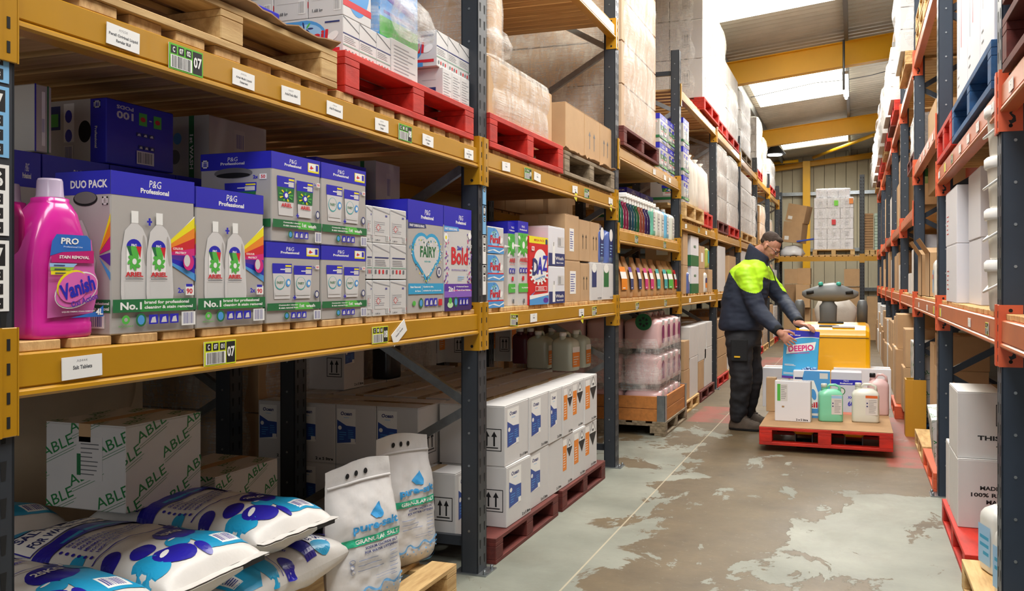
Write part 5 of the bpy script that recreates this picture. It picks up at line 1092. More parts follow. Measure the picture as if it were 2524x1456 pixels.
# ================================================================ left racking, bay two, second shelf
D2b = L2 + .0235
def spx(px0, px1, X, d, z0, h, fn, key, label, cat='carton', grp=None, side=1):
    """goods between two photograph columns on the plane X"""
    y0, y1 = sorted((yx(px0, X), yx(px1, X))); return put(key + (round(y1 - y0, 2), side), lambda: fn(y1 - y0 - .004, d, h), (X, (y0 + y1) / 2, z0), RZ * side, label, cat, grp)
put_pallet('red', XL + .01, (yx(1202, XL) + yx(1385, XL)) / 2, D2b, RZ, 'bright red pallet under the film wrapped brown cartons', w=yx(1385, XL) - yx(1202, XL) - .01, h=.19)
def wrapped_cartons(w, d, h, nx, nz, m, film_=True, front=None, z0=0, taper=0, gap=.006, bulge=.012, ny=1, fm=None):
    o = empty('wrapped_load'); cw = w / nx; ch = (h - z0) / nz; cd = d / ny; k = ('wc', round(cw, 3), round(ch, 3), round(cd, 3), m.name, front)
    if k not in _bd:
        mb = MB(); mb.box(-cw / 2 + gap / 2, cw / 2 - gap / 2, gap / 2, cd - gap / 2, 0, ch - gap, m, .004); _bd[k] = mb.mesh('carton')
        if front: p = Pr(cw, ch); up_arrows(p, .35, .3, .65, .7, GRY); mb = MB(); on_front(mb, p, cw, cd, ch); _bd[k, 1] = mb.mesh('printed_front'); q = Pr(cd, ch); up_arrows(q, .4, .3, .6, .7, GRY); mb = MB(); on_left(mb, q, cw - gap, cd, ch); on_right(mb, q, cw - gap, cd, ch); _bd[k, 2] = mb.mesh('printed_side')
    rd = random.Random(int(w * 100 + h * 37))
    for i in range(nx):
        for j in range(nz):
            for l in range(ny):
                if ny > 1 and 0 < i < nx - 1 and l > 0: continue
                c = link('carton', _bd[k], o, (-w / 2 + cw * (i + .5) + rd.uniform(-.003, .003), cd * l, z0 + ch * j))
                if front and l == 0: link('printed_front', _bd[k, 1], c)
                if front: link('printed_side', _bd[k, 2], c)
    if film_: film(w, d, z0, h + .01, o, int(w * 50 + h * 10), bulge, max(2, int(h / .3)), 7, taper=taper, fm=fm)
    return o
PR2 = D2b + .19 * .86 + .001
spx(1204, 1362, XL - .03, .5, PR2, .30, lambda w, d, h: wrapped_cartons(w, d, h, 3, 1, CARD), ('w21',), 'film wrapped brown cartons on the red pallet beside the second upright', 'load')
spx(1204, 1240, XL - .06, .5, PR2 + .315, .65, lambda w, d, h: wrapped_cartons(w, d, h, 1, 1, CARD), ('w22',), 'tall film wrapped brown carton standing on top of the wrapped cartons', 'load')
o = put(('lf2',), lambda: (lambda m: m)(dup(bpy.data.objects['loose_film'])), (XL - .1, yx(1258, XL), PR2 + .34), 0, 'crumpled loose stretch film tail beside the tall brown carton', 'film'); o.scale = (1.6, 1.2, 1)
wq = yx(1512, XL) - yx(1388, XL); put_pallet('grey', XL + .01, (yx(1388, XL) + yx(1512, XL)) / 2, D2b, RZ, 'weathered grey wooden pallet beside the red one on the second shelf', w=round(wq, 2) - .01, h=.17)
o = torn_sheet(wq - .04, 1.0, 8); o.location = (XL, (yx(1388, XL) + yx(1512, XL)) / 2, D2b + .17 * .86 + .001); o.rotation_euler = (0, 0, RZ); tag(o, 'torn cardboard sheet under three brown cartons on the grey pallet', 'sheet')
for i, (a, b) in enumerate(((1394, 1440), (1441, 1478), (1479, 1508))):
    spx(a, b, XL - .03, .4, D2b + .17 * .86 + .006, .315, lambda w, d, h: carton(w, d, h, CARD, (lambda p: [(p.rect(x, .3, x + .04, .6, GRY), p.poly([(x - .05, .58), (x + .09, .58), (x + .02, .68)], GRY)) for x in (.3, .6)]) if i else None), ('b3', i), 'brown carton on the grey pallet of the second shelf, %s of three' % ('left', 'middle', 'right')[i], 'carton', 'three brown cartons on the grey pallet')
X4 = -2.97
for nm, a, b, z0, z1, k in (('near wide brown wrapped cartons in the rack behind, seen above bay two', 1190, 1340, 2.01, 3.2, (3, 3)), ('far wide brown wrapped cartons in the rack behind, seen above bay two', 1352, 1480, 2.01, 3.2, (3, 3)), ('brown wrapped cartons in the rack behind, seen through bay one', 820, 1050, 2.01, 3.2, (3, 3))):
    y0, y1 = yx(a, X4), yx(b, X4); put(('bw', a), lambda: wrapped_cartons(y1 - y0, 1.0, z1 - z0, k[0], k[1], CARD, False), (X4, (y0 + y1) / 2, z0), RZ, nm, 'load')
# racks and stock of the row behind
mb_lab = 'yellow shelf beam of the rack behind, seen under the stock'
for i in range(6):
    y0, y1 = UY[i] + .06, UY[i + 1] - .06
    for z in (1.211, 1.985):
        beam(X4 + .0, y0, y1, z, YEL, YEL, 1, 'shelf beam of the rack behind, %s level, %s bay' % ('lower' if z < 1.5 else 'upper', ordn[i])); deck(X4 - .01, y0, y1, z, 1, 'board decking of the rack behind, %s level, %s bay' % ('lower' if z < 1.5 else 'upper', ordn[i]), .16, .13, seed=i + 90)
for i, (y0, y1, z1, m, nx, nz) in enumerate(((2.0, 3.55, 1.05, mat('grey_wrap_goods', 'B0A48E', .5, noise_=.1, scale=3, bump=.4), 2, 2), (4.15, 5.15, .98, CARD, 2, 3), (5.25, 6.4, .98, CARDW, 3, 3), (6.8, 7.85, .98, CARD, 3, 3), (7.98, 9.0, .98, CARDT, 3, 3), (9.4, 10.5, .98, CARD, 3, 3), (10.6, 11.65, .98, CARD, 4, 3))):
    put(('bs', i), lambda: wrapped_cartons(y1 - y0, .9, z1, nx, nz, m, fm=m if i == 0 else None, bulge=.03 if i == 0 else .012), (X4 - (.02 if i else .25), (y0 + y1) / 2, .005), RZ, 'film wrapped stock on the floor of the rack behind, %s from the camera' % ordn[i], 'load')
    put(('bt', i), lambda: wrapped_cartons(y1 - y0 - .1, .9, .6, nx, 2, CARD if i % 2 else CARDT, False), (X4 - .02, (y0 + y1) / 2, 1.24), RZ, 'brown stock on the first level of the rack behind, %s from the camera' % ordn[i], 'load')
    if i > 6: put(('bu', i), lambda: wrapped_cartons(y1 - y0 - .1, .9, .9, nx, 3, CARD if i % 2 else CARDW, True), (X4 - .02, (y0 + y1) / 2, 2.02), RZ, 'wrapped stock on the upper level of the rack behind, %s from the camera' % ordn[i], 'load')
put_pallet('pine', -6.3, 8.0, .0, RZ, 'pine pallet across the next aisle, seen under the DUO PACK shelf', w=1.3)
for i in range(3):
    for j in range(3):
        put(('far', 0), lambda: carton(.4, .5, .2, CARD, lambda p: p.lines(.5, .3, .8, .5, GRY, 1, 2)), (-6.32, 7.55 + .42 * i, PH + .001 + .203 * j), RZ, 'brown carton across the next aisle, %s layer, %s' % (('bottom', 'middle', 'top')[j], ('left', 'centre', 'right')[i]), 'carton', 'brown cartons across the next aisle')
wallm = mat('block_wall', '9A948A', .8, noise_=.1, scale=1)
for nm, x0, x1, y0, y1 in (('wall_left', -9.5, -9.38, -2, WY), ('wall_right', 3.2, 3.3, -2, WY)): mb = MB(); mb.box(x0, x1, y0, y1, 0, 5.9, wallm); struct(mb.build(nm))
# ================================================================ bay three
LD = .0235
put_pallet('grey', XL + .08, 8.62, 0, RZ, 'weathered grey pallet under the wooden collar of pink cans', w=1.12)
o = empty('pallet_collar', (XL + .07, 8.62, PH), RZ); CW = mat('orange_collar_wood', 'C07A3A', .6, noise_=.2, scale=4, stretch=(.5, 5, 5), bump=.2)
for nm, a in (('front', (-.55, .55, 0, .02)), ('back', (-.55, .55, 1.16, 1.18)), ('l', (-.55, -.53, .02, 1.16)), ('r', (.53, .55, .02, 1.16))):
    for j in (0, 1): mb = MB(); mb.box(*a, j * .112, j * .112 + .108, CW, .002); mb.build('board', o)
for sx in (-1, 1):
    for y in (-.004, 1.184): mb = MB(); mb.box(sx * .553 - .003, sx * .553 + .003, y - .0, y + (.07 if y < 0 else -.07), -.03, .23, GALV); mb.box(min(sx * .556, sx * .48), max(sx * .556, sx * .48), y - .003, y + .003, -.03, .23, GALV); mb.build('corner_hinge', o)
tag(o, 'orange brown wooden collar with steel corner hinges around the pink cans', 'collar')
def pinkl(p): p.poly([(.3, .15), (.7, .15), (.7, .6), (.5, .68), (.3, .6)], mat('wine_label', '8A2464', .45)); p.rect(.3, .66, .7, .8, LGY)
for t in range(3):
    for i in range(4):
        for j in range(3):
            if i and j: continue
            if t == 2 and i == 5 and j == 0 and False: continue
            put(('jpk',), lambda: jerrycan(JPK, .262, .34, .315, pinkl), (XL + .03 - .35 * j, 8.22 + .266 * i, PH + .005 + .318 * t), RZ, 'pink liquid can, %s tier of the stack in the wooden collar, %s' % (('bottom', 'middle', 'top')[t], 'aisle side, %s' % ordn[i] if not j else 'camera side, %s in' % ordn[j]), 'can', 'pink cans stacked in the wooden collar')
o = empty('stretch_film_wrap', (XL + .02, 8.62, PH + .15), RZ); film(1.13, 1.0, .12, .58, o, 4, .02, 2, 8, False, 'film_band'); tag(o, 'clear stretch film wound around the lower tiers of pink cans', 'film')
mb = MB(); vs = [(.075 * math.cos(i * math.pi / 12), -.003, .075 * math.sin(i * math.pi / 12)) for i in range(24)]; mb.add(vs, [list(range(24))], GRN)
mb.add([(.045 * math.cos(i * math.pi / 3 + .3 + q), -.005, .045 * math.sin(i * math.pi / 3 + .3 + q)) for i in range(6) for q in (0, .6)] + [(.022 * math.cos(i * math.pi / 3 + .3 + q), -.005, .022 * math.sin(i * math.pi / 3 + .3 + q)) for i in range(6) for q in (0, .6)], [(2 * i, 2 * i + 1, 12 + 2 * i + 1, 12 + 2 * i) for i in range(6)], BLK)
o = mb.build('round_sticker', None, fix=False); o.location = (XL - .12, 8.083, PH + .88); tag(o, 'round green recycling sticker on the camera side of the pink cans', 'sticker')
bagc = [(ORG, ORG), (PUR, NAV), (PUR, NAV), (MAG, MAG), (MAG, MAG), (TEA, TEA), (TEA, TEA), (LGR, LGR), (RED, RED)]
for i, px in enumerate((1537, 1556, 1576, 1592, 1606, 1622, 1640, 1652, 1666)):
    c = bagc[i]; nm = ('orange', 'purple', 'purple', 'pink', 'pink', 'teal', 'teal', 'green', 'red')[i]
    put(('pb', nm), lambda: paper_bag(c[0], c[1], .19 if i not in (7,) else .25, .33, .11, i), (XL - .03, yx(px, XL - .03), L1 + LD), RZ + R((i * 17 % 9) - 4), 'brown paper bag with %s label, %s from the left' % (nm, ordn[i].replace('nearest', 'first')), 'bag', 'brown paper bags on the first shelf')
cols = [('14703C', 'green'), ('1F7A5A', 'green'), ('A02858', 'red'), ('A03058', 'red'), ('2A4858', 'blue'), ('2A5870', 'blue'), ('20605A', 'green'), ('2C6C3C', 'green'), ('B05A48', 'orange'), ('A85848', 'orange'), ('4A2A68', 'purple'), ('3A2A60', 'purple')]
for i, (c, nm) in enumerate(cols):
    m = mat('spray_%s' % c, c, .2, trans=.4); px = 1531 + i * 6.6
    put(('spray', i), lambda: spray_bottle(m, m), (XL - .02, yx(px, XL - .02), 1.745 + LD), RZ + R(10), '%s spray bottle with white trigger, %s from the left on the middle shelf' % (nm, ('first', 'second', 'third', 'fourth', 'fifth', 'sixth', 'seventh', 'eighth', 'ninth', 'tenth', 'eleventh', 'twelfth')[i]), 'spray bottle', 'spray bottles with white triggers')
for i, (m, px, nm) in enumerate(((JTL, 1613, 'aqua'), (JMI, 1624, 'milky'), (JMI, 1634, 'milky'), (JSK, 1646, 'light blue'), (JMI, 1660, 'clear'))):
    put(('jm', m.name), lambda: jerrycan(m, .17, .2, .3, lambda p: (p.rect(.25, .15, .75, .7, LGY), p.lines(.3, .2, .7, .6, GRY, 4, 2, .3))), (XL - .02, yx(px, XL - .02), 1.745 + LD), RZ, '%s five litre can beside the spray bottles, %s from the left' % (nm, ordn[i].replace('nearest', 'first')), 'can', 'cans beside the spray bottles')
put_pallet('pine', -1.87, 8.3, 1.745 + LD, RZ, 'pine pallet behind the spray bottles', w=1.1, d=.4)
for i, (a, b) in enumerate(((1545, 1577), (1578, 1610))):
    y0, y1 = yx(a, -1.87), yx(b, -1.87); put(('av', i), lambda: ariel_box(y1 - y0 - .01, .3, .30, True), (-1.87, (y0 + y1) / 2, 1.745 + LD + PH + .002), RZ, 'silver rainbow printed detergent box behind the spray bottles, %s' % ('left', 'right')[i], 'box', 'silver boxes behind the spray bottles')
Z22 = 2.365 + LD
put_pallet('maroon', XL + .02, (6.75 + yx(1619, XL)) / 2, Z22, RZ, 'maroon pallet under the tall white wrapped load beside the third upright', w=round(yx(1619, XL) - 6.75, 2), h=.17)
wl = yx(1617, XL) - 6.78; put(('big', 1), lambda: wrapped_cartons(wl, 1.1, 1.95, 3, 6, mat('tan_wrapped_goods', 'C4A88C', .7), bulge=.03), (XL - .0, 6.78 + wl / 2, Z22 + .148), RZ, 'tall white film wrapped load on the maroon pallet', 'load')
for i, (a, b) in enumerate(((1626, 1646), (1647, 1666))):
    for j in (0, 1):
        spx(a, b, XL - .05, .3, Z22 + .27 * j, .268, lambda w, d, h: pods_box(w, d, h, 'ariel'), ('pv',), 'silver and blue pods box on the upper shelf of bay three, %s, %s' % (('left', 'right')[i], ('bottom', 'top')[j]), 'box', 'pods boxes on the upper shelf of bay three')
# ================================================================ bays four to eight
def L_(px0, px1, z0, h, m, lab, X=XL - .02, d=.4, grp=None, **k): return spx(px0, px1, X, d, z0, h, lambda w, dd, hh: carton(w, dd, hh, m, **k), ('g', m.name, round(h, 2), str(sorted(k))), lab, 'carton', grp)
LZ = L1 + LD
def wg(p): p.rect(0, 0, 1, .36, GRN); p.rect(.3, .6, .7, .9, GRN) if False else p.text('eco', .35, .6, .65, .7, GRN)
L_(1684, 1695, LZ, .3, CARD, 'narrow brown carton beside the fourth upright, lower'); L_(1684, 1695, LZ + .302, .35, CARD, 'narrow brown carton beside the fourth upright, upper', left=lambda p: p.rect(.3, .3, .6, .7, WHT))
L_(1704, 1722, LZ, .3, mat('pure_white_board', 'E4E4EA', .5), 'white carton with green base band, lower of two', front=wg, left=wg); L_(1703, 1722, LZ + .302, .33, mat('pure_white_board', 'E4E4EA', .5), 'white carton with green base band, upper of two', front=wg, left=wg)
L_(1724, 1738, LZ, .28, CARD, 'brown carton right of the green banded cartons, lower'); L_(1724, 1737, LZ + .282, .26, CARD, 'brown carton right of the green banded cartons, upper', front=lambda p: p.rect(.3, .3, .7, .7, WHT)); L_(1746, 1756, LZ, .28, CARD, 'brown carton beside the fifth upright, lower', d=.3)
put(('jb2',), lambda: jerrycan(JBL, .16, .18, .28, lambda p: p.ell(.5, .6, .3, .16, WHT)), (XL, yx(1699, XL), LZ), RZ, 'blue bottle in front of the green banded cartons', 'bottle')
put(('jw2',), lambda: jerrycan(JWH, .2, .18, .29, lambda p: (p.rect(.2, .2, .8, .6, ORG), p.rect(.2, .4, .8, .6, NAV))), (XL, yx(1741, XL), LZ), RZ, 'white bottle with orange and blue label beside brown cartons', 'bottle')
put(('jy',), lambda: jerrycan(JYL, .22, .25, .3, lambda p: p.rect(.3, .2, .8, .7, TEA)), (XL - .03, yx(1746, XL - .03), LZ + .295), RZ, 'yellow green can with teal label beside the fifth upright', 'can')
L_(1756.5, 1757.5, LZ, .01, CARD, 'scrap of brown card beside the fifth upright') if False else None
Z2 = 1.985 + LD
put_pallet('pine', XL + .02, (yx(1684, XL) + yx(1731, XL)) / 2, Z2, RZ, 'pine pallet under the white sacks of bay four', w=round(yx(1731, XL) - yx(1684, XL), 2), h=.2)
put_pallet('red', XL + .0, (yx(1733, XL) + yx(1757, XL)) / 2, Z2, RZ, 'red pallet beside the fifth upright under white sacks', w=round(yx(1757, XL) - yx(1733, XL), 2), h=.2)
for j in (0, 1, 2): spx(1684, 1698, XL - .04, .35, Z2 + .173 + .302 * j, .3, lambda w, d, h: pods_box(w, d, h, 'fairy'), ('pw',), 'silver and blue box beside the fourth upright, %s of three' % ('bottom', 'middle', 'top')[j], 'box', 'silver boxes beside the fourth upright')
L_(1701, 1713, Z2 + .48, .5, CARD, 'tall brown carton behind the white sacks of bay four', X=XL - .3, d=.3); L_(1701, 1713, Z2 + .173, .3, CARD, 'brown carton under the tall one behind the white sacks', X=XL - .3, d=.3)
SACK = mat('cream_sack', 'D8D0C4', .6, noise_=.08, scale=6, bump=.4)
for i, px in enumerate((1712, 1721, 1736, 1748)):
    def sack():
        o = empty('sack'); mb = MB(); rings = [[(x + .012 * noise.noise(Vector((x * 14, z * 6, i))), y + .012 * noise.noise(Vector((y * 14, z * 6, i + 5))), z * .62) for x, y, z in rr_ring(0, .14, .12 * a, .13 * a, zz, 24, 3)] for zz, a in ((0, .9), (.06, 1.03), (.3, 1), (.6, .95), (.8, .85), (.9, .5), (.95, .35), (1, .5))]; mb.loft(rings, SACK); mb.build('bag_body', o); mb = MB(); mb.tube([(-.03, .14, .585), (.03, .14, .592)], .035, WHT, 8); mb.build('tie', o); return o
    put(('sack', i), sack, (XL - .02, yx(px, XL - .02), Z2 + .173), RZ, 'white sack standing on the second shelf of bay four, %s from the left' % ordn[i].replace('nearest', 'first'), 'sack', 'white sacks in bay four')
def load_at(px0, px1, z0, h, kind, m, lab, X=XL, nx=3, nz=4, ph=.17, d=1.05, front=False, taper=0, side=1, bulge=.03):
    y0, y1 = sorted((yx(px0, X), yx(px1, X))); b = max(range(8), key=lambda i: min(y1, UY[i + 1]) - max(y0, UY[i])); y0, y1 = max(y0, UY[b] + UW + .07), min(y1, UY[b + 1] - .07); w = round(y1 - y0, 2)
    if kind: put_pallet(kind, X, (y0 + y1) / 2, z0, RZ * side, '%s pallet under the %s' % ({'red': 'red', 'pine': 'pine', 'maroon': 'maroon', 'grey': 'grey', 'blue': 'blue', 'orange': 'orange'}[kind], lab), w=w, h=ph)
    return put(('ld', w, h, nx, nz, m.name, side, front, taper), lambda: wrapped_cartons(w - .03, d, h, nx, nz, m, True, front, taper=taper, bulge=bulge), (X - .02 * side, (y0 + y1) / 2, z0 + (ph * .86 + .001 if kind else 0)), RZ * side, lab, 'load')
Z3b = 3.30 + LD
yy0 = 10.55; put_pallet('red', XL + .04, 11.2, Z3b, RZ, 'red pallet under the very tall white carton load', w=1.25, h=.17)
put(('ldx',), lambda: wrapped_cartons(1.2, 1.15, 1.35, 3, 3, CARDW, True, True, bulge=.015, ny=3), (XL + .02, 11.2, Z3b + .148), RZ, 'very tall white arrow marked carton load near the roof, bay four', 'load')
load_at(1762, 1792, 3.30 + LD, 1.25, 'red', CARDW, 'white wrapped load near the roof, first past the tall one', nz=4)
load_at(1793, 1823, 3.29 + LD, .95, 'red', CARDW, 'white wrapped load near the roof, second past the tall one', nz=3, taper=.3)
load_at(1826, 1853, 3.27 + LD, .9, 'grey', CARDW, 'white wrapped load near the roof, third past the tall one', nz=3)
load_at(1856, 1880, 3.25 + LD, .95, 'red', CARDW, 'white wrapped load near the roof, fourth past the tall one', nz=3)
load_at(1882, 1892, 3.24 + LD, .9, None, CARD, 'brown load near the roof at the far end', nz=3)
load_at(1897, 1912, 3.22 + LD, .55, 'red', CARDW, 'small white load near the roof at the far end', nz=2)
load_at(1766, 1796, Z2, .98, 'maroon', mat('greyish_goods', 'A89C94', .6), 'grey brown wrapped load on the second shelf, bay five', nz=3)
load_at(1798, 1826, Z2, .98, 'red', CARDW, 'white wrapped load on the second shelf, bay five', nz=3)
load_at(1829, 1856, Z2, .95, 'pine', CARDW, 'white wrapped rolls on the second shelf, bay six', nz=4, taper=.5)
load_at(1858, 1872, Z2, .7, 'pine', SIL2, 'silver wrapped load on the second shelf, bay six', nz=3)
load_at(1875, 1888, Z2, .65, 'pine', CARD, 'brown load on the second shelf, bay seven', nz=2); load_at(1892, 1905, Z2, .65, None, CARD, 'brown cartons on the second shelf, bay eight', nz=2)
for i in range(8):
    u = UY[4 + i // 2] + .2 + 1.2 * (i % 2); h = (.6, .5, .62, .4, .5, .6, .5, .4)[i]; m = (CARDW, CARD, CARDW, CARD, CARD, CARDW, CARD, CARDW)[i]
    put(('fc', i), lambda: carton(.8, .4, h, m), (XL - .02, u + .45, LZ), RZ, '%s carton on the first shelf of the far bays, %s from the camera' % ('white' if m is CARDW else 'brown', ordn[i]), 'carton', 'cartons on the first shelf of the far bays')
    kd = ('red', 'pine', 'pine', 'red')[i % 4]; put_pallet(kd, XL, u + .53, 0, RZ, '%s pallet under floor cartons of the far bays, %s from the camera' % (kd, ordn[i]), w=1.1)
    put(('ff', i % 3, i % 2), lambda: wrapped_cartons(1.05, 1.0, .75 - .06 * (i % 3), 3, 3, (CARD, CARDW, CARDT)[i % 3], i % 2 == 1), (XL - .02, u + .53, PH + .001), RZ, 'block of cartons on the floor of the far bays, %s from the camera' % ordn[i], 'load')
# bay four floor
put_pallet('pine', XL + .02, 9.85, 0, RZ, 'pine pallet under white and brown cartons in bay four'); put_pallet('maroon', XL + .02, 11.0, 0, RZ, 'maroon pallet under white and brown cartons in bay four', w=1.1)
for i, (a, b, z, h, m, d) in enumerate(((1686, 1700, 0, .32, CARD, .4), (1686, 1699, .322, .3, CARD, .4), (1701, 1720, 0, .42, CARDW, .38), (1700, 1721, .422, .33, CARDW, .38), (1722, 1735, 0, .33, CARD, .35), (1722, 1740, .332, .42, CARDW, .35), (1737, 1755, 0, .45, CARDW, .35), (1742, 1755, .452, .3, CARDW, .3))):
    L_(a, b, PH + .001 + z, h, m, '%s carton on the floor pallets of bay four, %s %s' % ('white' if m is CARDW else 'brown', ('lower', 'upper', 'lower', 'upper', 'lower', 'upper', 'lower', 'upper')[i], ('left', 'left', 'second', 'second', 'third', 'third', 'right', 'right')[i]), d=d, grp='cartons on the floor pallets of bay four', X=XL + (0 if i < 4 else -.01))
# ================================================================ right racking
def RP(px0, px1, X, d, z0, h, fn, key, label, cat='carton', grp=None): return spx(px0, px1, X, d, z0, h, fn, key, label, cat, grp, -1)
G1 = 1.222 + LD; XF = XR + .02
def rc(y0, y1, z0, h, m, label, X=XF, d=.32, grp=None, cat='carton', **k):
    return put(('rc', round(y1 - y0, 3), round(h, 3), round(d, 2), m.name, str(sorted(k))), lambda: carton(y1 - y0 - .004, d, h, m, **k), (X, (y0 + y1) / 2, z0), -RZ, label, cat, grp)
WB = mat('bright_white_board', 'DCDCE4', .55)
rl_ = lambda p: p.lines(.1, .2, .3, .6, RED, 5, 2, .2)
rc(5.5, 6.1, G1, .325, WB, 'lower white carton beside the second orange upright', d=.3, front=rl_); rc(5.5, 6.12, G1 + .326, .315, WB, 'upper white carton beside the second orange upright', d=.3, front=rl_)
rc(4.97, 5.46, G1, .332, WB, 'lower white carton nearer to the tubs', d=.3, X=.578); rc(4.97, 5.46, G1 + .333, .345, WB, 'upper white carton nearer to the tubs', d=.3, X=.575)
def tubw():
    o = empty('plastic_tub'); TW = mat('translucent_tub', 'DED8CC', .35); mb = MB(); mb.lathe([(.095, 0), (.1, .01), (.108, .15), (.11, .165)], TW, 28); mb.build('tub_body', o)
    mb = MB(); mb.lathe([(.117, .155), (.12, .165), (.12, .19), (.11, .2), (.001, .2)], WHT, 28); mb.build('lid', o); mb = MB(); mb.tube([(.116, 0, .16), (.09, -.09, .1), (0, -.121, .075), (-.09, -.09, .1), (-.116, 0, .16)], .005, WHT, 6); mb.build('carry_handle', o); return o
for i in range(4): put(('tubw',), tubw, (.6, yx(2510, .6), G1 + .201 * i), -RZ, 'white lidded plastic tub in the stack behind the nearest orange upright, %s' % ('bottom', 'second', 'third', 'top')[i], 'tub', 'stack of white lidded tubs')
G2z = 2.074 + LD
put_pallet('blue', XR - .01, 4.68, G2z, -RZ, 'blue pallet with chipped paint under tall white cartons', w=1.5, h=.22)
put_pallet('red', XR - .01, 5.92, G2z, -RZ, 'red pallet between the blue pallet and the second orange upright', w=.9, h=.22)
for i, (a, b) in enumerate(((4.0, 4.42), (4.43, 4.9), (4.91, 5.38))): rc(a, b, G2z + .19, .75, WB, 'tall white carton with red print on the blue pallet, %s from the camera' % ordn[i], X=XR + .01, d=.4, grp='tall white cartons on the blue pallet', front=lambda p: (p.rect(.42, .35, .47, .8, RED), p.rect(.2, .3, .22, .6, GRY), p.lines(.1, .1, .3, .22, GRY, 2, 3, .2)))
put_pallet('maroon', XR - .01, 3.1, G2z, -RZ, 'maroon pallet above the nearest orange beam', w=1.1, h=.22)
put_pallet('maroon', XR - .01, 3.1, G2z + .24, -RZ, 'second maroon pallet stacked on the first at the top right', w=1.1, h=.22)
put_pallet('red', XR - .03, 5.2, 0, -RZ, 'dark red pallet under the big white arrow cartons', w=1.15); put_pallet('pine', XR - .05, 4.05, 0, -RZ, 'pine pallet under the white jerrycans in the right corner', w=1.0)
def wayup(p): up_arrows(p, .38, .5, .56, .82); p.text('THIS WAY UP', .2, .28, .86, .35, BLK); p.text('4 X 5 Litre', .38, .17, .7, .22, BLK)
def madef(p): p.text('MADE FROM', .22, .56, .62, .62, BLK); p.text('100% RECYCLED', .13, .46, .75, .52, BLK); p.text('MATERIAL', .28, .36, .62, .42, BLK); [p.poly([(.45 + .07 * math.cos(a), .2 + .1 * math.sin(a)), (.45 + .1 * math.cos(a + .5), .2 + .14 * math.sin(a + .5)), (.45 + .1 * math.cos(a + 1.5), .2 + .14 * math.sin(a + 1.5)), (.45 + .07 * math.cos(a + 1.8), .2 + .1 * math.sin(a + 1.8))], BLK) for a in (0, 2.1, 4.2)]
CWH = mat('white_cardboard', 'DAD8D6')
rc(5.13, 5.56, PH + .001, .345, CWH, 'big white carton reading MADE FROM 100% RECYCLED MATERIAL behind the nearest orange upright', X=XR - .01, d=.46, right=madef)
rc(5.15, 5.58, PH + .347, .335, CWH, 'big white carton reading THIS WAY UP behind the nearest orange upright', X=XR - .01, d=.46, right=wayup)
rc(5.6, 5.77, PH + .001, .345, CWH, 'white carton behind the recycled material one on the dark red pallet', X=XR - .01, d=.46)
def bott(): return jerrycan(JWH, .15, .19, .31, lambda p: (p.rect(.1, .1, .9, .6, LBL), p.lines(.2, .2, .8, .5, CYA, 3, 2)))
for i, (x, y) in enumerate(((XR + .02, 4.38), (XR + .03, 4.02), (XR + .24, 4.2))): put(('jw',), bott, (x, y, PH + .001), -RZ + R(15), 'white jerrycan on the pine pallet in the bottom right corner, %s' % ('rear', 'front', 'inner')[i], 'jerrycan', 'white jerrycans in the bottom right corner').scale = (-1, 1, 1.06)
# second bay
put_pallet('orange', XR - .02, 7.0, 0, -RZ, 'orange painted pallet beside the second orange upright', w=.95)
put(('ablel',), lambda: carton(.4, .3, .34, CWH, lambda p: able_side(p, 2), None, lambda p: able_side(p, 1), lambda p: able_side(p, 3)), (XR + .02, 6.98, PH + .005), -RZ, 'crushed white carton with green lettering on the orange pallet', 'carton', None, (R(6), R(8)))
for i, (y0, y1, z, h, m) in enumerate(((7.3, 7.75, PH + .001, .6, CARD), (7.78, 8.2, PH + .001, .75, CARD), (7.25, 7.7, PH + .602, .25, CARDT))): rc(y0, y1, z, h, m, 'brown carton on the floor between the second and third orange uprights, %s' % ('near', 'far', 'upper')[i], X=XR + .08)
put_pallet('pine', XR - .02, 8.0, 0, -RZ, 'pine pallet before the yellow upright guard', w=.9)
for i, (px, w, d, h, z) in enumerate(((2290, .4, .4, .4, 0), (2275, .3, .4, .34, 0), (2300, .5, .3, .3, 0))):
    rc(yx(px, XR + .5) - w / 2, yx(px, XR + .5) + w / 2, .003 + z, h, CARD if i < 2 else WB, 'carton deep inside the second right bay, %s' % ('left on the floor', 'far on the floor', 'white, on the floor')[i], X=XR + .55, d=d)
def openbox(w, d, h, m=CARD, fl_=.14):
    o = empty('open_carton'); t = .004; mb = MB(); mb.box(-w / 2, w / 2, 0, t, 0, h, m); mb.box(-w / 2, w / 2, d - t, d, 0, h, m); mb.box(-w / 2, -w / 2 + t, 0, d, 0, h, m); mb.box(w / 2 - t, w / 2, 0, d, 0, h, m); mb.box(-w / 2, w / 2, 0, d, 0, t, m); mb.build('carton_body', o)
    for a, b, c, e in (((-w / 2, 0, h), (w / 2, 0, h), (w / 2, -fl_ * .5, h + fl_ * .8), (-w / 2, -fl_ * .5, h + fl_ * .8)), ((-w / 2, d, h), (w / 2, d, h), (w / 2, d + fl_ * .6, h + fl_ * .7), (-w / 2, d + fl_ * .6, h + fl_ * .7)), ((-w / 2, 0, h), (-w / 2, d, h), (-w / 2 - fl_ * .8, d, h + fl_ * .4), (-w / 2 - fl_ * .8, 0, h + fl_ * .4))):
        mb = MB(); vs = [a, b, c, e] + [(x + .002, y + .003, z) for x, y, z in (a, b, c, e)]; mb.add(vs, [(0, 1, 2, 3), (7, 6, 5, 4), (0, 4, 5, 1), (1, 5, 6, 2), (2, 6, 7, 3), (3, 7, 4, 0)], m); mb.build('flap', o)
    return o
put(('ob', 1), lambda: openbox(.45, .3, .34), (XF + .02, 7.92, G1), -RZ, 'open brown carton on the first orange shelf beside the second upright', 'carton')
put(('ob', 2), lambda: openbox(.42, .3, .34), (XF, 8.48, G1), -RZ, 'open brown carton on the first orange shelf, farther one', 'carton')
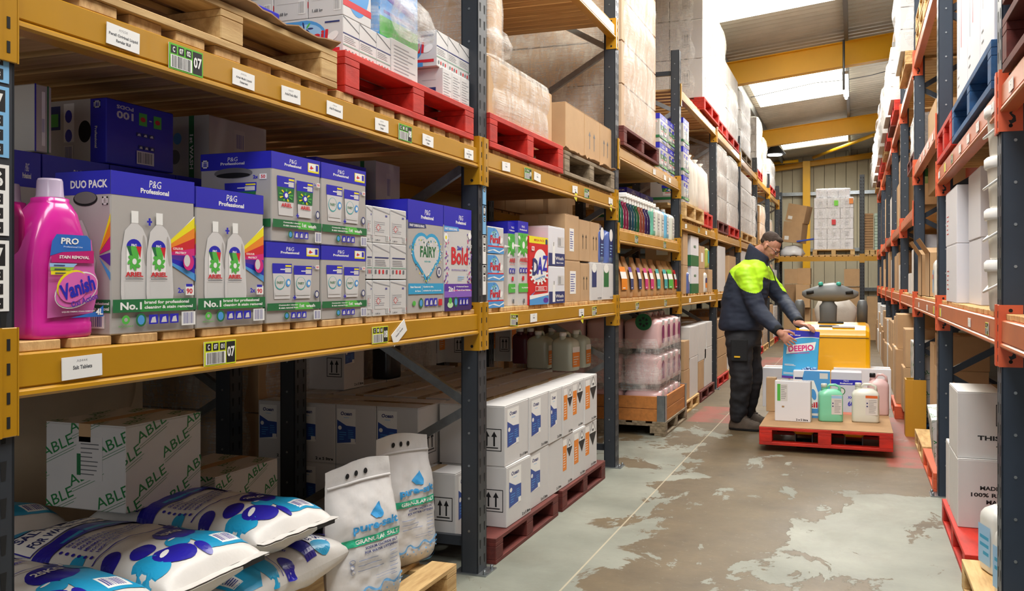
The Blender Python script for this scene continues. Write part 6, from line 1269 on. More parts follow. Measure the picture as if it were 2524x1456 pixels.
put(('pbt',), lambda: jerrycan(JWH, .2, .2, .34, lambda p: (p.rect(.15, .1, .6, .6, LBL), p.rect(.2, .4, .5, .5, RED)), mat('purple_cap', '4A3AB0', .4)), (XF + .03, 7.46, G1), -RZ, 'white bottle with purple cap on the first orange shelf', 'bottle')
G2b = 2.385 + LD
rc(6.9, 7.8, G2z, .3, mat('red_crate', '9A3020', .5), 'red brown crate on the upper orange shelf between second and third uprights', X=XR + .3, d=.5)
put(('grp',), lambda: wrapped_cartons(.8, .4, .12, 3, 1, GRN), (XR + .3, 7.35, G2z + .302), -RZ, 'green packs wrapped in film on the red brown crate', 'pack')
rc(7.9, 8.7, G2z, .7, CARD, 'tall brown carton beside the third orange upright', X=XR + .1)
for i, (a, b, z, h, nm) in enumerate(((6.6, 7.6, 0, .4, 'lower near'), (7.7, 8.6, 0, .5, 'lower far'))):
    put_pallet('pine', XR + .02, (a + b) / 2, G2z + .95 if False else 3.35 + LD, -RZ, 'pine pallet high above the orange racking, %s' % nm, w=round(b - a, 2)) if False else None
# third bay on
G3 = 3.35 + LD
mb = MB(); mb.prism([(-.085, -.0), (-.075, -.05), (.075, -.05), (.085, 0), (.085, .09), (.075, .09), (.075, .0), (.065, -.04), (-.065, -.04), (-.075, 0), (-.075, .09), (-.085, .09)], 0, .5, mat('guard_yellow', 'C08C22', .45), 'z'); o = mb.build('upright_guard'); o.location = (XR - .015, RY[3] + UW / 2, 0); o.rotation_euler = (0, 0, -RZ); tag(o, 'yellow steel guard around the foot of the third orange upright', 'guard')
o.scale = (1.25, 1.2, 1)
for i, (a, b, z, h, m, nm, dx) in enumerate(((8.98, 9.4, PH, .36, CWH, 'white green lettered carton low behind the yellow guard', 0), (9.0, 9.45, PH + .362, .33, CWH, 'white green lettered carton high behind the yellow guard', 0), (9.5, 9.95, PH, .42, CARD, 'brown carton behind the guard, lower', -.06), (9.5, 9.98, PH + .422, .36, CARD, 'brown carton behind the guard, upper', -.04), (10.1, 10.6, PH, .55, CARD, 'brown carton, lower, halfway along the right floor pallets', -.1), (10.15, 10.7, PH + .552, .35, CARD, 'brown carton, upper, halfway along the right floor pallets', -.08))):
    rc(a, b, z + .001, h, m, nm, X=XR + dx, d=.42, **({'front': (lambda p: able_side(p, 1)), 'right': (lambda p: able_side(p, 2))} if m is CWH else {}))
put_pallet('blue', XR - .03, 9.35, 0, -RZ, 'blue pallet behind the yellow upright guard', w=.95); put_pallet('orange', XR - .12, 10.4, 0, -RZ, 'orange pallet halfway along the right side', w=1.0)
def FR(m, a, b, i, k): return '%s %s carton %s of the %s right bay, %s along' % ('white' if m is CWH else 'tan' if m is CARDT else 'brown', a, b, ordn[i].replace('nearest', 'first'), ordn[k].replace('nearest', 'first'))
for i in range(3, 8):
    y0, y1 = RY[i] + .15, RY[i + 1] - .05; rd = random.Random(i + 3)
    y = y0; k = 0
    while i > 3 and y < y1 - .4 or (i == 3 and y < y1 - .4 and y > 0):
        w = rd.choice([.45, .5, .6]); 
        if i == 3 and y < 11.5: pass
        h1 = rd.uniform(.4, .6)
        if not (i == 3 and y < 10.8): rc(y, y + w, .003, h1, (m1 := rd.choice([CARD, CARD, CARDT, CWH])), FR(m1, 'lower', 'on the floor', i, k), X=XR - .05, d=.4, grp='cartons on the floor of the far right bays'); rc(y, y + w - .05, .004 + h1, .35, (m1 := rd.choice([CARD, CWH])), FR(m1, 'upper', 'on the floor', i, k), X=XR - .03, d=.38, grp='cartons on the floor of the far right bays')
        if i > 3: rc(y, y + w, G1, rd.uniform(.3, .6), (m1 := rd.choice([CARD, CWH, CARDT])), FR(m1, 'single', 'on the first shelf', i, k), X=XR + .03, d=.4, grp='cartons on the first shelf of the far right bays')
        if i > 3 or y > 11.5: rc(y, y + w, 2.03 + LD, rd.uniform(.5, .9), (m1 := rd.choice([CARD, CWH, CARDT])), FR(m1, 'single', 'on the second shelf', i, k), X=XR + .06, d=.4, grp='cartons on the second shelf of the far right bays')
        y += w + .08; k += 1
def blackstrip(p): p.rect(.2, .08, .75, .16, BLK); p.ell(.6, .5, .1, .07, GRY)
rc(8.98, 9.6, G1, .42, CWH, 'white carton with a black strip on the first orange shelf past the third upright', right=blackstrip); rc(9.65, 10.2, G1, .2, CWH, 'low white box on the first orange shelf past the third upright'); rc(9.0, 9.3, G1 + .421, .12, WB, 'small white tub box on top of the black strip carton')
for j in range(3): rc(10.0 if j < 2 else 10.05, 10.7, G1 + .3 + .0 + .14 * j if False else 2.385 + LD + .14 * j, .138, mat('green_crate', '2A6E3C', .5) if j != 1 else CARD, 'green and brown banana style carton on the upper orange shelf, %s' % ('bottom', 'middle', 'top')[j], X=XR + .1)
put_pallet('maroon', XR, 9.5, 2.385 + LD, -RZ, 'maroon pallet on the upper orange shelf past the third upright', w=1.0)
put(('wg',), lambda: wrapped_cartons(.85, .6, .35, 3, 1, SIL2), (XR + .03, 9.5, 2.385 + LD + PH), -RZ, 'white striped wrapped packs on the maroon pallet, right side', 'load')
for i, (y0, y1, z0, h, k, pr_) in enumerate(((9.15, 10.3, 3.33, .82, 'pine', .1), (11.55, 12.65, 3.33, .62, 'red', .1), (12.75, 13.75, 3.33, .55, 'maroon', .12), (14.1, 15.15, 3.33, .62, 'red', .12), (15.25, 16.3, 3.3, .6, 'pine', .13), (16.65, 17.8, 3.3, .62, 'red', .12), (17.9, 19.0, 3.3, .6, 'red', .13), (19.35, 20.6, 3.3, .6, 'maroon', .12), (20.75, 21.95, 3.3, .6, 'pine', .12))):
    w = round(y1 - y0, 2); put_pallet(k, XR - .06, (y0 + y1) / 2, z0 + LD, -RZ, 'pallet under the %s white load along the top of the orange racking' % ordn[i], w=w)
    put(('rl', w, h), lambda: wrapped_cartons(w - .05, 1.05, h, 3, 4, CARDW, True, bulge=.04, taper=.25), (XR - pr_, (y0 + y1) / 2, z0 + LD + PH), -RZ, 'bright white wrapped load on top of the orange racking, %s from the camera' % ordn[i], 'load')
for j in range(4): put_pallet('pine', XR - .02, 7.7, 3.235 + .13 * j if False else 3.42 + .15 * j, -RZ, 'pine pallet in the stack high above the third orange upright, %s' % ordn[j].replace('nearest', 'lowest'), w=1.1) if False else None
for i, (y, nm) in enumerate(((7.15, 'near'), (8.2, 'far'))):
    put_pallet('pine', XR, y, G3, -RZ, 'pine pallet on the highest orange shelf, %s' % nm, w=1.0); put_pallet('pine', XR, y, G3 + .15, -RZ, 'upper pine pallet on the highest orange shelf, %s' % nm, w=1.0)
# black marks and bolts on the orange connectors
for (i, j), b in RB.items():
    for ch in b.children:
        if ch.name.startswith('end_connector') and i <= 2:
            mb = MB(); p = Pr(.05, .1); p.poly([(.3, .9), (.7, .8), (.75, .6), (.45, .45), (.7, .35), (.75, .15), (.4, .05), (.25, .2), (.45, .2), (.55, .28), (.3, .45), (.55, .65), (.4, .72), (.25, .75)], BLK)
            p.emit(mb, lambda u, v, e: (-.0045 - e, .01 + u, v - .15)); s = mb.build('arrow_mark', ch, fix=False)
for b, yw, kd, t in ((RB[1, 0], 4.1, 'loc', 'D 09 01 09'), (RB[1, 0], 4.7, 'tag', 'Cups'), (RB[1, 0], 6.2, 'flag', ''), (RB[1, 1], 3.95, 'tag', 'Bleach'), (RB[1, 1], 4.4, 'tag', 'Foam'), (RB[1, 1], 4.75, 'tag', 'Gel'), (RB[1, 1], 5.1, 'tag', 'Soap'), (RB[1, 1], 5.5, 'loc', 'D 10 02 10'), (RB[1, 1], 5.9, 'flag', ''), (RB[1, 1], 6.3, 'tag', 'Wax'), (RB[0, 1], 3.5, 'tag', 'Bags'), (RB[2, 0], 6.7, 'flag', ''), (RB[2, 0], 7.3, 'tag', 'Mops'), (RB[2, 0], 8.2, 'tag', 'Pads'), (RB[2, 1], 6.8, 'tag', 'Mop'), (RB[2, 1], 7.2, 'tag', 'Pad'), (RB[2, 1], 7.6, 'tag', 'Rag'), (RB[2, 1], 8.0, 'tag', 'Bin')):
    sticker(b, yw, kd, t, -.048, .09, .05 if kd != 'tag' else .04, 0, -1)
# ================================================================ cross rack and goods at the far end
BY = 22.9
def brow(px0, px1, z): 
    x0, x1 = xy(px0, BY), xy(px1, BY); o = empty('shelf_beam', ((x0 + x1) / 2, BY, z)); mb = MB(); mb.prism([(.045, 0), (0, 0), (0, -.08), (-.006, -.085), (-.006, -.11), (.045, -.11)], x0 - (x0 + x1) / 2, x1 - (x0 + x1) / 2, YEL, 'x'); mb.build('beam', o); return o
xb0, xbm, xb1 = xy(1920, BY), xy(2125, BY), xy(2172, BY); zb = zd(2050, 632, BY)
tag(brow(1920, 2120, zb), 'yellow beam of the rack across the far end, long left span', 'shelf beam'); tag(brow(2130, 2175, zb), 'yellow beam of the rack across the far end, short right span', 'shelf beam')
for i, (x, h) in enumerate(((xb0 - .05, 3.6), (xbm, zd(2125, 430, BY)), (xb1 + .15, 3.6))):
    o = frame(0, 0, h, STEEL, 1, 'dark upright of the rack across the far end, %s' % ('left', 'in the middle', 'right')[i]); o.location = (x, BY - .0, 0); o.rotation_euler = (0, 0, 0)
    mb = MB(); mb.box(-.055, .055, -.01, -.004, zb - .15, zb + .06, YEL, .002); mb.build('connector_plate', o)
o = empty('shelf_deck', ((xb0 + xb1) / 2, BY, zb + .001)); mb = MB(); mb.box(-.05, .05, 0, 1.05, 0, .02, WOODB); dm = mb.mesh('board'); n = int((xb1 - xb0) / .13)
for i in range(n): link('board', dm, o, (-(xb1 - xb0) / 2 + .07 + i * .13, 0, 0))
tag(o, 'timber decking of the rack across the far end', 'shelf deck')
zt = zb + .022
def at(px0, px1): a, b = xy(px0, BY), xy(px1, BY); return (a + b) / 2, b - a
x, w = at(2003, 2107); put(('fp',), lambda: pallet(WOODP, w, 1.0, .17), (x, BY + .02, zt), 0, 'pine pallet under the white wrapped load at the far end', 'pallet')
put(('fl',), lambda: wrapped_cartons(w - .06, .9, 1.22, 3, 5, mat('pure_white_board', 'E4E4EA'), True, True, bulge=.012), (x, BY + .04, zt + .147), 0, 'big white wrapped carton load in the middle of the far end', 'load')
put(('fl2',), lambda: wrapped_cartons(w * .8, .6, .2, 3, 1, mat('pure_white_board', 'E4E4EA'), True, bulge=.01), (x - .02, BY + .1, zt + .147 + 1.235), 0, 'single layer of white cartons on top of the big far load', 'load')
for px, py, m, nm in ((2061, 500, mat('neon_green', '7CE03C', .5), 'neon green'), (2098, 495, ORG, 'orange'), (2055, 547, RED, 'red')):
    mb = MB(); mb.box(-.045, .045, -.002, 0, -.06, .06, m); o = mb.build('paper_label', None); o.location = (xy(px, BY), BY - .005, zd(px, py, BY)); tag(o, '%s paper label on the big white wrapped load' % nm, 'label')
def tilt_box(px, py, ang, w, h, lab):
    return put(('tb', lab), lambda: carton(w, .45, h, CARD, lambda p: p.rect(.12, .12, .35, .3, WHT)), (xy(px, BY), BY + .1, zd(px, py, BY)), R(-14), lab, 'carton', None, (0, R(ang)))
tilt_box(1949, 597, 6, .45, .5, 'tilted brown carton at the far end, lower of two'); tilt_box(1957, 546, 12, .45, .42, 'tilted brown carton at the far end, balanced on the lower one')
x, w = at(1928, 1985); mb = MB(); mb.loft([[(x_ + .05 * noise.noise(Vector((x_ * 6, y_ * 5, z_ * 9))), y_, z_ + .04 * noise.noise(Vector((x_ * 8, y_ * 4, 3)))) for x_, y_, z_ in rr_ring(0, 0, w / 2 * a, .3 * a, z0, 24, 3)] for z0, a in ((0, 1.05), (.05, 1.1), (.15, .95), (.24, .7), (.26, .3))], mat('white_plastic_sheet', 'DCDCE0', .3, bump=.5)); o = mb.build('plastic_sheet'); o.location = (x - .05, BY + .3, zt); tag(o, 'crumpled white plastic sheet under the tilted brown cartons', 'sheet')
mb = MB(); mb.box(-.2, .2, -.03, .03, -.02, .02, mat('blue_handle', '2848B0', .4), .01); o = mb.build('blue_strap_tool'); o.location = (xy(1985, BY), BY - .02, zd(1985, 592, BY)); o.rotation_euler = (0, R(-8), 0); tag(o, 'blue handled tool sticking out beside the tilted cartons', 'tool')
x, w = at(2131, 2170); put(('fp2',), lambda: pallet(WOODP, w, 1.0, .15), (x, BY + .02, zt), 0, 'pine pallet at the far right end of the cross rack', 'pallet')
put(('fs',), lambda: wrapped_cartons(.2, .4, .85, 1, 14, CARDT, False), (x - .08, BY + .04, zt + .13), 0, 'tall stack of thin brown boards at the far right', 'stack'); put(('fs2',), lambda: wrapped_cartons(.17, .4, .85, 1, 12, mat('pale_green_board', 'B8CCBC', .6), False), (x + .13, BY + .04, zt + .13), 0, 'tall stack of pale green boards at the far right', 'stack')
for i, (p0, p1, y0_, y1_, m, yo) in enumerate(((1930, 1968, 760, 850, CARD, 0), (1932, 1966, 700, 758, CARDT, 0), (1932, 1966, 662, 699, CARD, .0), (1967, 1998, 758, 850, CARD, -.1), (1964, 1998, 660, 700, CARD, .02), (1962, 1998, 700, 757, CARD, -.3), (2080, 2122, 662, 705, CARD, 0), (2020, 2078, 700, 760, CARDT, .3), (2080, 2120, 706, 760, CARD, .05), (2000, 2060, 762, 860, CARD, .3), (2062, 2120, 762, 860, CARDT, .1), (2136, 2168, 730, 850, CARD, 0))):
    x0, x1 = xy(p0, BY), xy(p1, BY); z0, z1 = zd(p0, y1_, BY), zd(p0, y0_, BY); z0 = max(.003, z0 if y1_ < 840 else .003)
    put(('bfar', i), lambda: carton(x1 - x0 - .01, .45, z1 - z0 - .004, m), ((x0 + x1) / 2, BY + .1 + yo, z0), 0, 'brown carton below the cross rack at the far end, %s from the left' % (ordn + ['tenth', 'eleventh', 'twelfth'])[i].replace('nearest', 'first').replace('farthest', 'ninth'), 'carton', 'brown cartons below the far cross rack')
# ================================================================ pallet truck, its pallet and goods
TX, TY, PZ = -.215, 7.645, .052
put_pallet('red', TX, TY, PZ, 0, 'bright red pallet lifted on the forks of the yellow pallet truck', w=1.0, h=.165)
for ch in bpy.data.objects: pass
TZ = PZ + .165 * .86 + .001
mb = MB(); mb.box(-.5, .5, .0, 1.19, 0, .005, CARDT, .001); o = mb.build('board_sheet'); o.location = (TX, TY + .005, TZ); tag(o, 'tan board sheet covering the red pallet on the truck forks', 'sheet'); TZ += .006
def tp(px, py): return fl(px, py, TZ)
def on_truck(key, fn, px0, px1, py, label, cat, dz=0, rz=0, grp=None):
    (xa, ya), (xb, yb) = tp(px0, py), tp(px1, py + 3); return put(key, lambda: fn(abs(xb - xa)), ((xa + xb) / 2, (ya + yb) / 2, TZ + dz), rz, label, cat, grp)
PUREW = mat('pure_white_board', 'E4E4EA')
def c25(w): return carton(w, .12, .335, PUREW, lambda p: (p.rect(.07, .5, .16, .92, LGR), p.rect(.16, .5, .36, .92, LGY), p.lines(.18, .55, .34, .9, GRY, 8, 2, .25), p.rect(.2, .34, .27, .38, CARDT), p.text('2 x 5 litre', .6, .03, .93, .08, BLK)))
on_truck(('tc', 1), c25, 1909, 1998, 1037, 'white two by five litre carton with green striped label, front left on the red pallet', 'carton', rz=R(-3))
def persil_big(w):
    o = empty('detergent_box'); d, h = .12, .40; box_body('carton_body', w, d, h, PUREW, o); p = Pr(w, h); p.poly([(.3, 1), (1, 1), (1, 0), (.2, 0), (.2, .55), (.25, .85)], SKY) ; p.rect(.04, .82, .26, .86, NAV); p.rect(.72, .84, .94, .96, LGY)
    p.poly([(.3, .2), (.66, .2), (.68, .55), (.6, .72), (.56, .8), (.4, .8), (.36, .7), (.3, .55)], WHT); p.ell(.56, .5, .07, .12, SKY, 16, .2); p.text('Persil', -.05 + .1, .22, .66, .34, RED); p.rect(.2, .05, .7, .1, WHT); printed('printed_front', o, on_front, p, w, d, h); return o
on_truck(('tc', 2), persil_big, 1955, 2046, 1028, 'blue and white Persil box with bottle picture on the truck pallet', 'box')
def pg_big(w):
    o = empty('detergent_box'); d, h = .2, .37; box_body('carton_body', w, d, h, mat('lilac_grey_board', 'C8CAD8', .45), o); p = Pr(w, h); p.rect(0, .7, 1, .82, BLU); p.text('P&G', .42, .78, .58, .81, WHT, False); p.text('Professional', .3, .72, .7, .755, WHT); p.ell(.34, .55, .13, .09, GRN); p.ell(.34, .55, .1, .07, LGY); p.text('XXL', .55, .38, .75, .44, BLU); p.text('60', .55, .2, .75, .32, BLU); p.rect(0, .0, 1, .06, mat('salmon_print', 'F0A090', .5)); printed('printed_front', o, on_front, p, w, d, h); return o
on_truck(('tc', 3), pg_big, 2048, 2124, 1020, 'pale lilac powder box with blue band behind the green can', 'box')
on_truck(('tc', 4), lambda w: carton(w, .3, .36, PUREW), 2054, 2196, 1004, 'wide white carton at the back right of the red pallet', 'carton', rz=R(0))
on_truck(('tc', 5), lambda w: carton(w, .3, .36, PUREW, left=lambda p: p.rect(0, 0, 1, 1, WHT)), 1880, 1943, 1001, 'white carton at the back left of the red pallet', 'carton')
on_truck(('tc', 6), lambda w: carton(w, .12, .3, CARD), 1889, 1912, 1012, 'narrow brown carton between the white cartons on the red pallet', 'carton')
def canlab(c): return lambda p: (p.rect(.5, .2, .93, .72, LGY), p.rect(.5, .63, .93, .7, c), p.lines(.62, .25, .9, .6, GRY, 9, 2, .25), p.ell(.56, .5, .03, .02, NAV, 8), p.ell(.56, .42, .03, .02, NAV, 8))
on_truck(('tc', 7), lambda w: jerrycan(JGR, w, .14, .31, canlab(LBL), JMI), 2019, 2080, 1038, 'mint green liquid can with moulded handle, front middle of the red pallet', 'can', rz=R(8))
on_truck(('tc', 8), lambda w: jerrycan(JMI, w, .15, .32, canlab(mat('orange_label', 'D8682C', .5)), JMI), 2099, 2168, 1040, 'milky white can with orange striped label, front right of the red pallet', 'can')
on_truck(('tc', 9), lambda w: jerrycan(JPK, w, .14, .36, None, BLK), 2138, 2192, 1022, 'pale pink liquid can with black cap behind the milky can', 'can')
dx0, dx1 = xy(1925, 8.335), xy(2015, 8.335); dz = zd(1970, 934, 8.335)
def deepio(w, d, h):
    o = empty('powder_box'); DB_ = mat('deep_sky_board', '3FA9E0', .4); box_body('carton_body', w, d, h, DB_, o); p = Pr(w, h); p.rect(0, .0, 1, .05, PUR)
    p.poly([(0, 1), (1, 1), (1, .875), (.8, .885), (.5, .87), (.25, .82), (0, .72)], BLU); p.poly([(0, .72), (.25, .82), (.5, .87), (.8, .885), (1, .875), (1, .865), (.8, .872), (.5, .855), (.25, .8), (0, .7)], WHT); p.text('P&G', .17, .93, .3, .96, WHT, False); p.text('Professional', .17, .89, .46, .915, WHT)
    for q, m, g in ((0, WHT, .035), (1, MAG, 0)): 
        if q == 0: p.poly([(.09, .5), (.88, .62), (.92, .79), (.66, .75), (.1, .675)], m)
    p.text('DEEPIO', .14, .575, .86, .70, MAG, True, .13); p.text('KITCHEN DEGREASER', .2, .525, .75, .545, MAG, True, .13)
    for i in range(6): p.ell(.62 + .06 * i, .2 + .02 * (i % 3), .07, .03, mat('plate_blue', '5A7CC0', .4) if i % 2 else NAV, 14); p.ell(.62 + .06 * i, .215 + .02 * (i % 3), .05, .018, LBL, 12)
    p.lines(.06, .26, .45, .3, WHT, 2, 3); p.lines(.04, .08, .6, .13, WHT, 2, 4); printed('printed_front', o, on_front, p, w, d, h); return o
put(('deepio',), lambda: deepio(dx1 - dx0 - .012, .10, .42), ((dx0 + dx1) / 2, 8.335, dz), 0, 'sky blue Deepio powder box held by the man over the red pallet', 'box', None, (R(-4), R(3)))
# truck
o = empty('pallet_truck', (-.19, 9.15, 0)); TYW = mat('truck_yellow', 'F8B40C', .28, coat=.5, noise_=.03, scale=3); TGR = mat('truck_grey', '55585A', .45); 
mb = MB(); w2 = .335
prof = [(0, .14), (0, .86), (.015, .91), (.06, .94), (.12, .95), (.5, .965), (.56, .95), (.58, .9), (.58, .14)]
def ring(x): k = 1 if abs(x) < w2 - .04 else .0; return prof
rings = []
for x, s in ((-w2, .92), (-w2 + .01, .97), (-w2 + .04, 1), (w2 - .04, 1), (w2 - .01, .97), (w2, .92)): rings.append([(x, .29 + (y - .29) * s, .14 + (z - .14) * (.94 + .06 * (s - .92) / .08)) for y, z in prof])
mb.loft(rings, TYW, True, False); mb.build('body', o)
mb = MB(); mb.box(-w2 + .012, w2 - .012, -.004, .0, .835, .84, BLK); mb.box(-w2 + .03, w2 - .03, -.003, 0, .2, .205, BLK); mb.build('panel_seam', o, fix=False)
mb = MB(); mb.box(-.12, .06, .05, .13, .935, .95, mat('truck_label', '4A5468', .4), .002); mb.box(.0, .2, .03, .1, .93, .945, LGY, .002); mb.build('printed_label', o)
mb = MB(); mb.box(-.14, .1, .3, .4, .955, .975, DK, .01); mb.build('handle_recess', o)
mb = MB(); mb.box(-w2 - .0, w2 + .015, .2, 1.1, .06, .2, TGR, .02); mb.box(w2 - .02, w2 + .02, .15, .6, .1, .5, DK, .02); mb.build('chassis', o)
mb = MB(); mb.loft([rr_ring(-.05, .62, a, b, z, 18, 4) for z, a, b in ((.6, .075, .06), (1.0, .08, .06), (1.12, .085, .065), (1.15, .06, .05), (1.2, .055, .045))], TGR); mb.build('tiller_column', o)
mb = MB(); mb.loft([[(x, .6 + .07 * k * math.cos(a), 1.245 + dz_ + .075 * k * math.sin(a)) for a in [2 * math.pi * q / 14 for q in range(14)]] for x, k, dz_ in ((-.3, .25, .0), (-.27, .55, -.005), (-.18, .95, .0), (-.08, 1.25, .01), (0, 1.3, .015), (-.02 + .06, 1.25, .01), (.12, .95, 0), (.2, .55, -.005), (.235, .25, 0))], mat('tiller_grey', '6E7274', .4)); mb.build('tiller_head', o)
for x in (-.22, .15): mb = MB(); mb.tube([(x - .035, .545, 1.25), (x + .035, .545, 1.26)], .018, DK, 8); mb.build('grip', o)
for x in (-.12, .05): mb = MB(); mb.lathe([(.0, .0), (.022, .0), (.024, .02), (.015, .035), (.001, .037)], mat('button_teal', '3AA898', .4), 12); b = mb.build('button', o); b.location = (x, .56, 1.325)
for x in (-.33, .27): 
    mb = MB(); mb.loft([rr_ring(x, .7, .05 * a, .06 * a, z, 14, 3) for z, a in ((.95, 1), (1.12, 1.05), (1.17, .8), (1.18, .4))], TGR); mb.build('side_pad', o); mb = MB(); mb.tube([(x, .68, .8), (x, .69, .98)], .03, TYW, 10); mb.build('pad_post', o)
for x in (-.19, .19):
    xx = x - .0; mb = MB(); mb.box(xx - .08, xx + .08, -1.36, .05, .125, .185, TYW, .02); mb.build('fork', o)
    mb = MB(); mb.tube([(xx - .06, -1.25, .04), (xx + .06, -1.25, .04)], .04, BLK, 14); mb.build('load_wheel', o); mb = MB(); mb.box(xx - .07, xx - .062, -1.34, -1.1, .03, .13, TGR); mb.box(xx + .062, xx + .07, -1.34, -1.1, .03, .13, TGR); mb.build('wheel_bracket', o)
for x in (-.22, .22): mb = MB(); mb.tube([(x - .04, .5, .1), (x + .04, .5, .1)], .1, BLK, 18); mb.build('drive_wheel', o)
tag(o, 'yellow electric pallet truck with grey tiller, standing behind the loaded red pallet', 'pallet truck')
mb = MB(); rings = [[(x + .05 * noise.noise(Vector((x * 9, z * 9, 1))), y, z + .03 * noise.noise(Vector((x * 7, y * 7, z * 9)))) for x, y, z in rr_ring(0, 0, a, .12 * a / .2, z0, 26, 3)] for z0, a in ((.0, .2), (.1, .21), (.2, .22), (.28, .2), (.33, .12))]
mb.loft(rings, mat('crumpled_plastic', 'BDB8B0', .3, bump=.6)); o = mb.build('crumpled_film_roll'); o.location = (-.19, 10.75, .86); tag(o, 'crumpled clear plastic sheeting behind the truck tiller', 'plastic')
mb = MB(); mb.box(-.35, .35, -.25, .25, 0, .42, CARD, .004); mb.box(-.3, .3, -.2, .2, .42, .86, CARDT, .004); o = mb.build('carton'); o.location = (-.2, 10.8, 0); tag(o, 'brown carton pair on the floor behind the pallet truck', 'carton')
# ================================================================ the man
def solid(mb, voxel, it=4, name='m', paint=None):
    me = mb.mesh(name); o = bpy.data.objects.new(name, me)
    r = o.modifiers.new('r', 'REMESH'); r.mode = 'VOXEL'; r.voxel_size = voxel; r.use_smooth_shade = True
    s = o.modifiers.new('s', 'SMOOTH'); s.iterations = it; s.factor = .5
    n = bpy.data.meshes.new_from_object(evaluated(o)); bpy.data.objects.remove(o)
    n.materials.clear()
    for m in paint[0]: n.materials.append(m)
    for p in n.polygons: p.use_smooth = True; p.material_index = paint[1](p.center) if paint[1] else 0
    return n
def sph(mb, c, r, m=None, n=14, rot=None):
    rx, ry, rz = r if isinstance(r, tuple) else (r, r, r); rings = []
    for i in range(1, n):
        t = math.pi * i / n; rings.append([(rx * math.sin(t) * math.cos(2 * math.pi * k / 18), ry * math.sin(t) * math.sin(2 * math.pi * k / 18), -rz * math.cos(t)) for k in range(18)])
    M = (Matrix.Translation(Vector(c)) @ (rot or Matrix.Identity(4))); mb.loft([[M @ Vector(v) for v in q] for q in rings], m or WHT)
def limb(mb, pts, rs, m=None):
    n = 6; P = []; Q = []
    for i in range(len(pts) - 1):
        for k in range(n): t = k / n; P.append(Vector(pts[i]).lerp(Vector(pts[i + 1]), t)); Q.append(rs[i] + (rs[i + 1] - rs[i]) * t)
    P.append(Vector(pts[-1])); Q.append(rs[-1]); mb.tube(P, Q, m or WHT, 14); sph(mb, pts[0], rs[0], m); sph(mb, pts[-1], rs[-1], m)
    for p, r in list(zip(pts, rs))[1:-1]: sph(mb, p, r, m)
MYp = 8.72
def J(px, py, y=MYp): return Vector((xy(px, y), y, zd(px, py, y)))
man = empty('person', (xy(1828, MYp), MYp, 0)); org = Vector(man.location)
def attach_m(me, name, parent=None):
    me.transform(Matrix.Translation(-org)); return link(name, me, parent or man)
SKIN = mat('skin', 'C08A74', .5); NAVJ = mat('jacket_navy', '232C40', .75, noise_=.12, scale=9, bump=.25); HIV = mat('jacket_hi_vis', 'B8F02A', .5, emit=.0, noise_=.05, scale=12, bump=.2)
TRO = mat('work_trousers', '23242A', .8, noise_=.15, scale=14, bump=.3); BOOT = mat('boot_leather', '4E4238', .7, noise_=.2, scale=20); HAIR = mat('hair', '3A2C24', .8, bump=.6, scale=60)
# jacket
mb = MB()
def tlr(a, b, py, ry): return tor((a + b) / 2, py, (xy(b, MYp) - xy(a, MYp)) / 2, ry)
def tor(px, py, rx, ry, e=2.6, y=MYp): c = J(px, py, y); return [(c.x + u, c.y + v, c.z) for u, v, _ in rr_ring(0, 0, rx, ry, 0, 28, e)]
mb.loft([tlr(1775, 1880, 813, .205), tlr(1772, 1882, 802, .22), tlr(1776, 1887, 770, .225), tlr(1781, 1891, 735, .228), tlr(1787, 1896, 705, .228), tlr(1794, 1897, 682, .22), tlr(1804, 1893, 662, .185), tlr(1822, 1888, 648, .13), tlr(1838, 1884, 638, .1)], WHT)
ns, ne, nw = J(1838, 678, 8.53), J(1868, 765, 8.47), J(1911, 808, 8.31)
fs_, fe, fw = J(1880, 676, 8.93), J(1930, 740, 8.95), J(1966, 790, 8.45)
limb(mb, (ns, ne, nw), (.098, .078, .055)); limb(mb, (fs_, fe, fw), (.095, .072, .053))
BP = [(1780, 655), (1795, 664), (1806, 682), (1820, 705), (1834, 716), (1850, 721.5), (1866, 722), (1876, 718), (1881, 708), (1881.5, 682), (1900, 690), (1914, 692), (1921, 704), (1929, 716), (1940, 722)]
def yoke(c):
    b = c.y * CP - c.x * SP; a = c.x * CP + c.y * SP; px = 1262 + F * a / b; py = HY - F * (c.z - CH) / b
    if py < 652 and px > 1862 and False: return 0
    for i in range(len(BP) - 1):
        if BP[i][0] <= px < BP[i + 1][0]:
            t = (px - BP[i][0]) / (BP[i + 1][0] - BP[i][0]); return 1 if py < BP[i][1] + t * (BP[i + 1][1] - BP[i][1]) else 0
    return 1 if px < 1795 and py < 655 else 0
jk = solid(mb, .012, 5, 'jacket', ([NAVJ, HIV], yoke)); q = bmesh.new(); q.from_mesh(jk); bmesh.ops.subdivide_edges(q, edges=[e for e in q.edges if e.verts[0].co.z > 1.2], cuts=1, use_grid_fill=True); q.to_mesh(jk); q.free()
for p in jk.polygons: p.material_index = yoke(p.center)
def rumple(me, f):
    N = [v.normal.copy() for v in me.vertices]; C = [v.co.copy() for v in me.vertices]; me.vertices.foreach_set('co', [k for c, n in zip(C, N) for k in c + n * f(c)]); me.update()
rumple(jk, lambda c: noise.noise(c * 9) * .010 + noise.noise(Vector((c.x * 16, c.y * 16, c.z * 34))) * .005)
attach_m(jk, 'jacket')['label'] = 'navy work jacket with yellow green high visibility shoulders'
mb = MB(); slp = lambda r, k: [(x, y, z - k * (x - J(1866, 640).x)) for x, y, z in r]
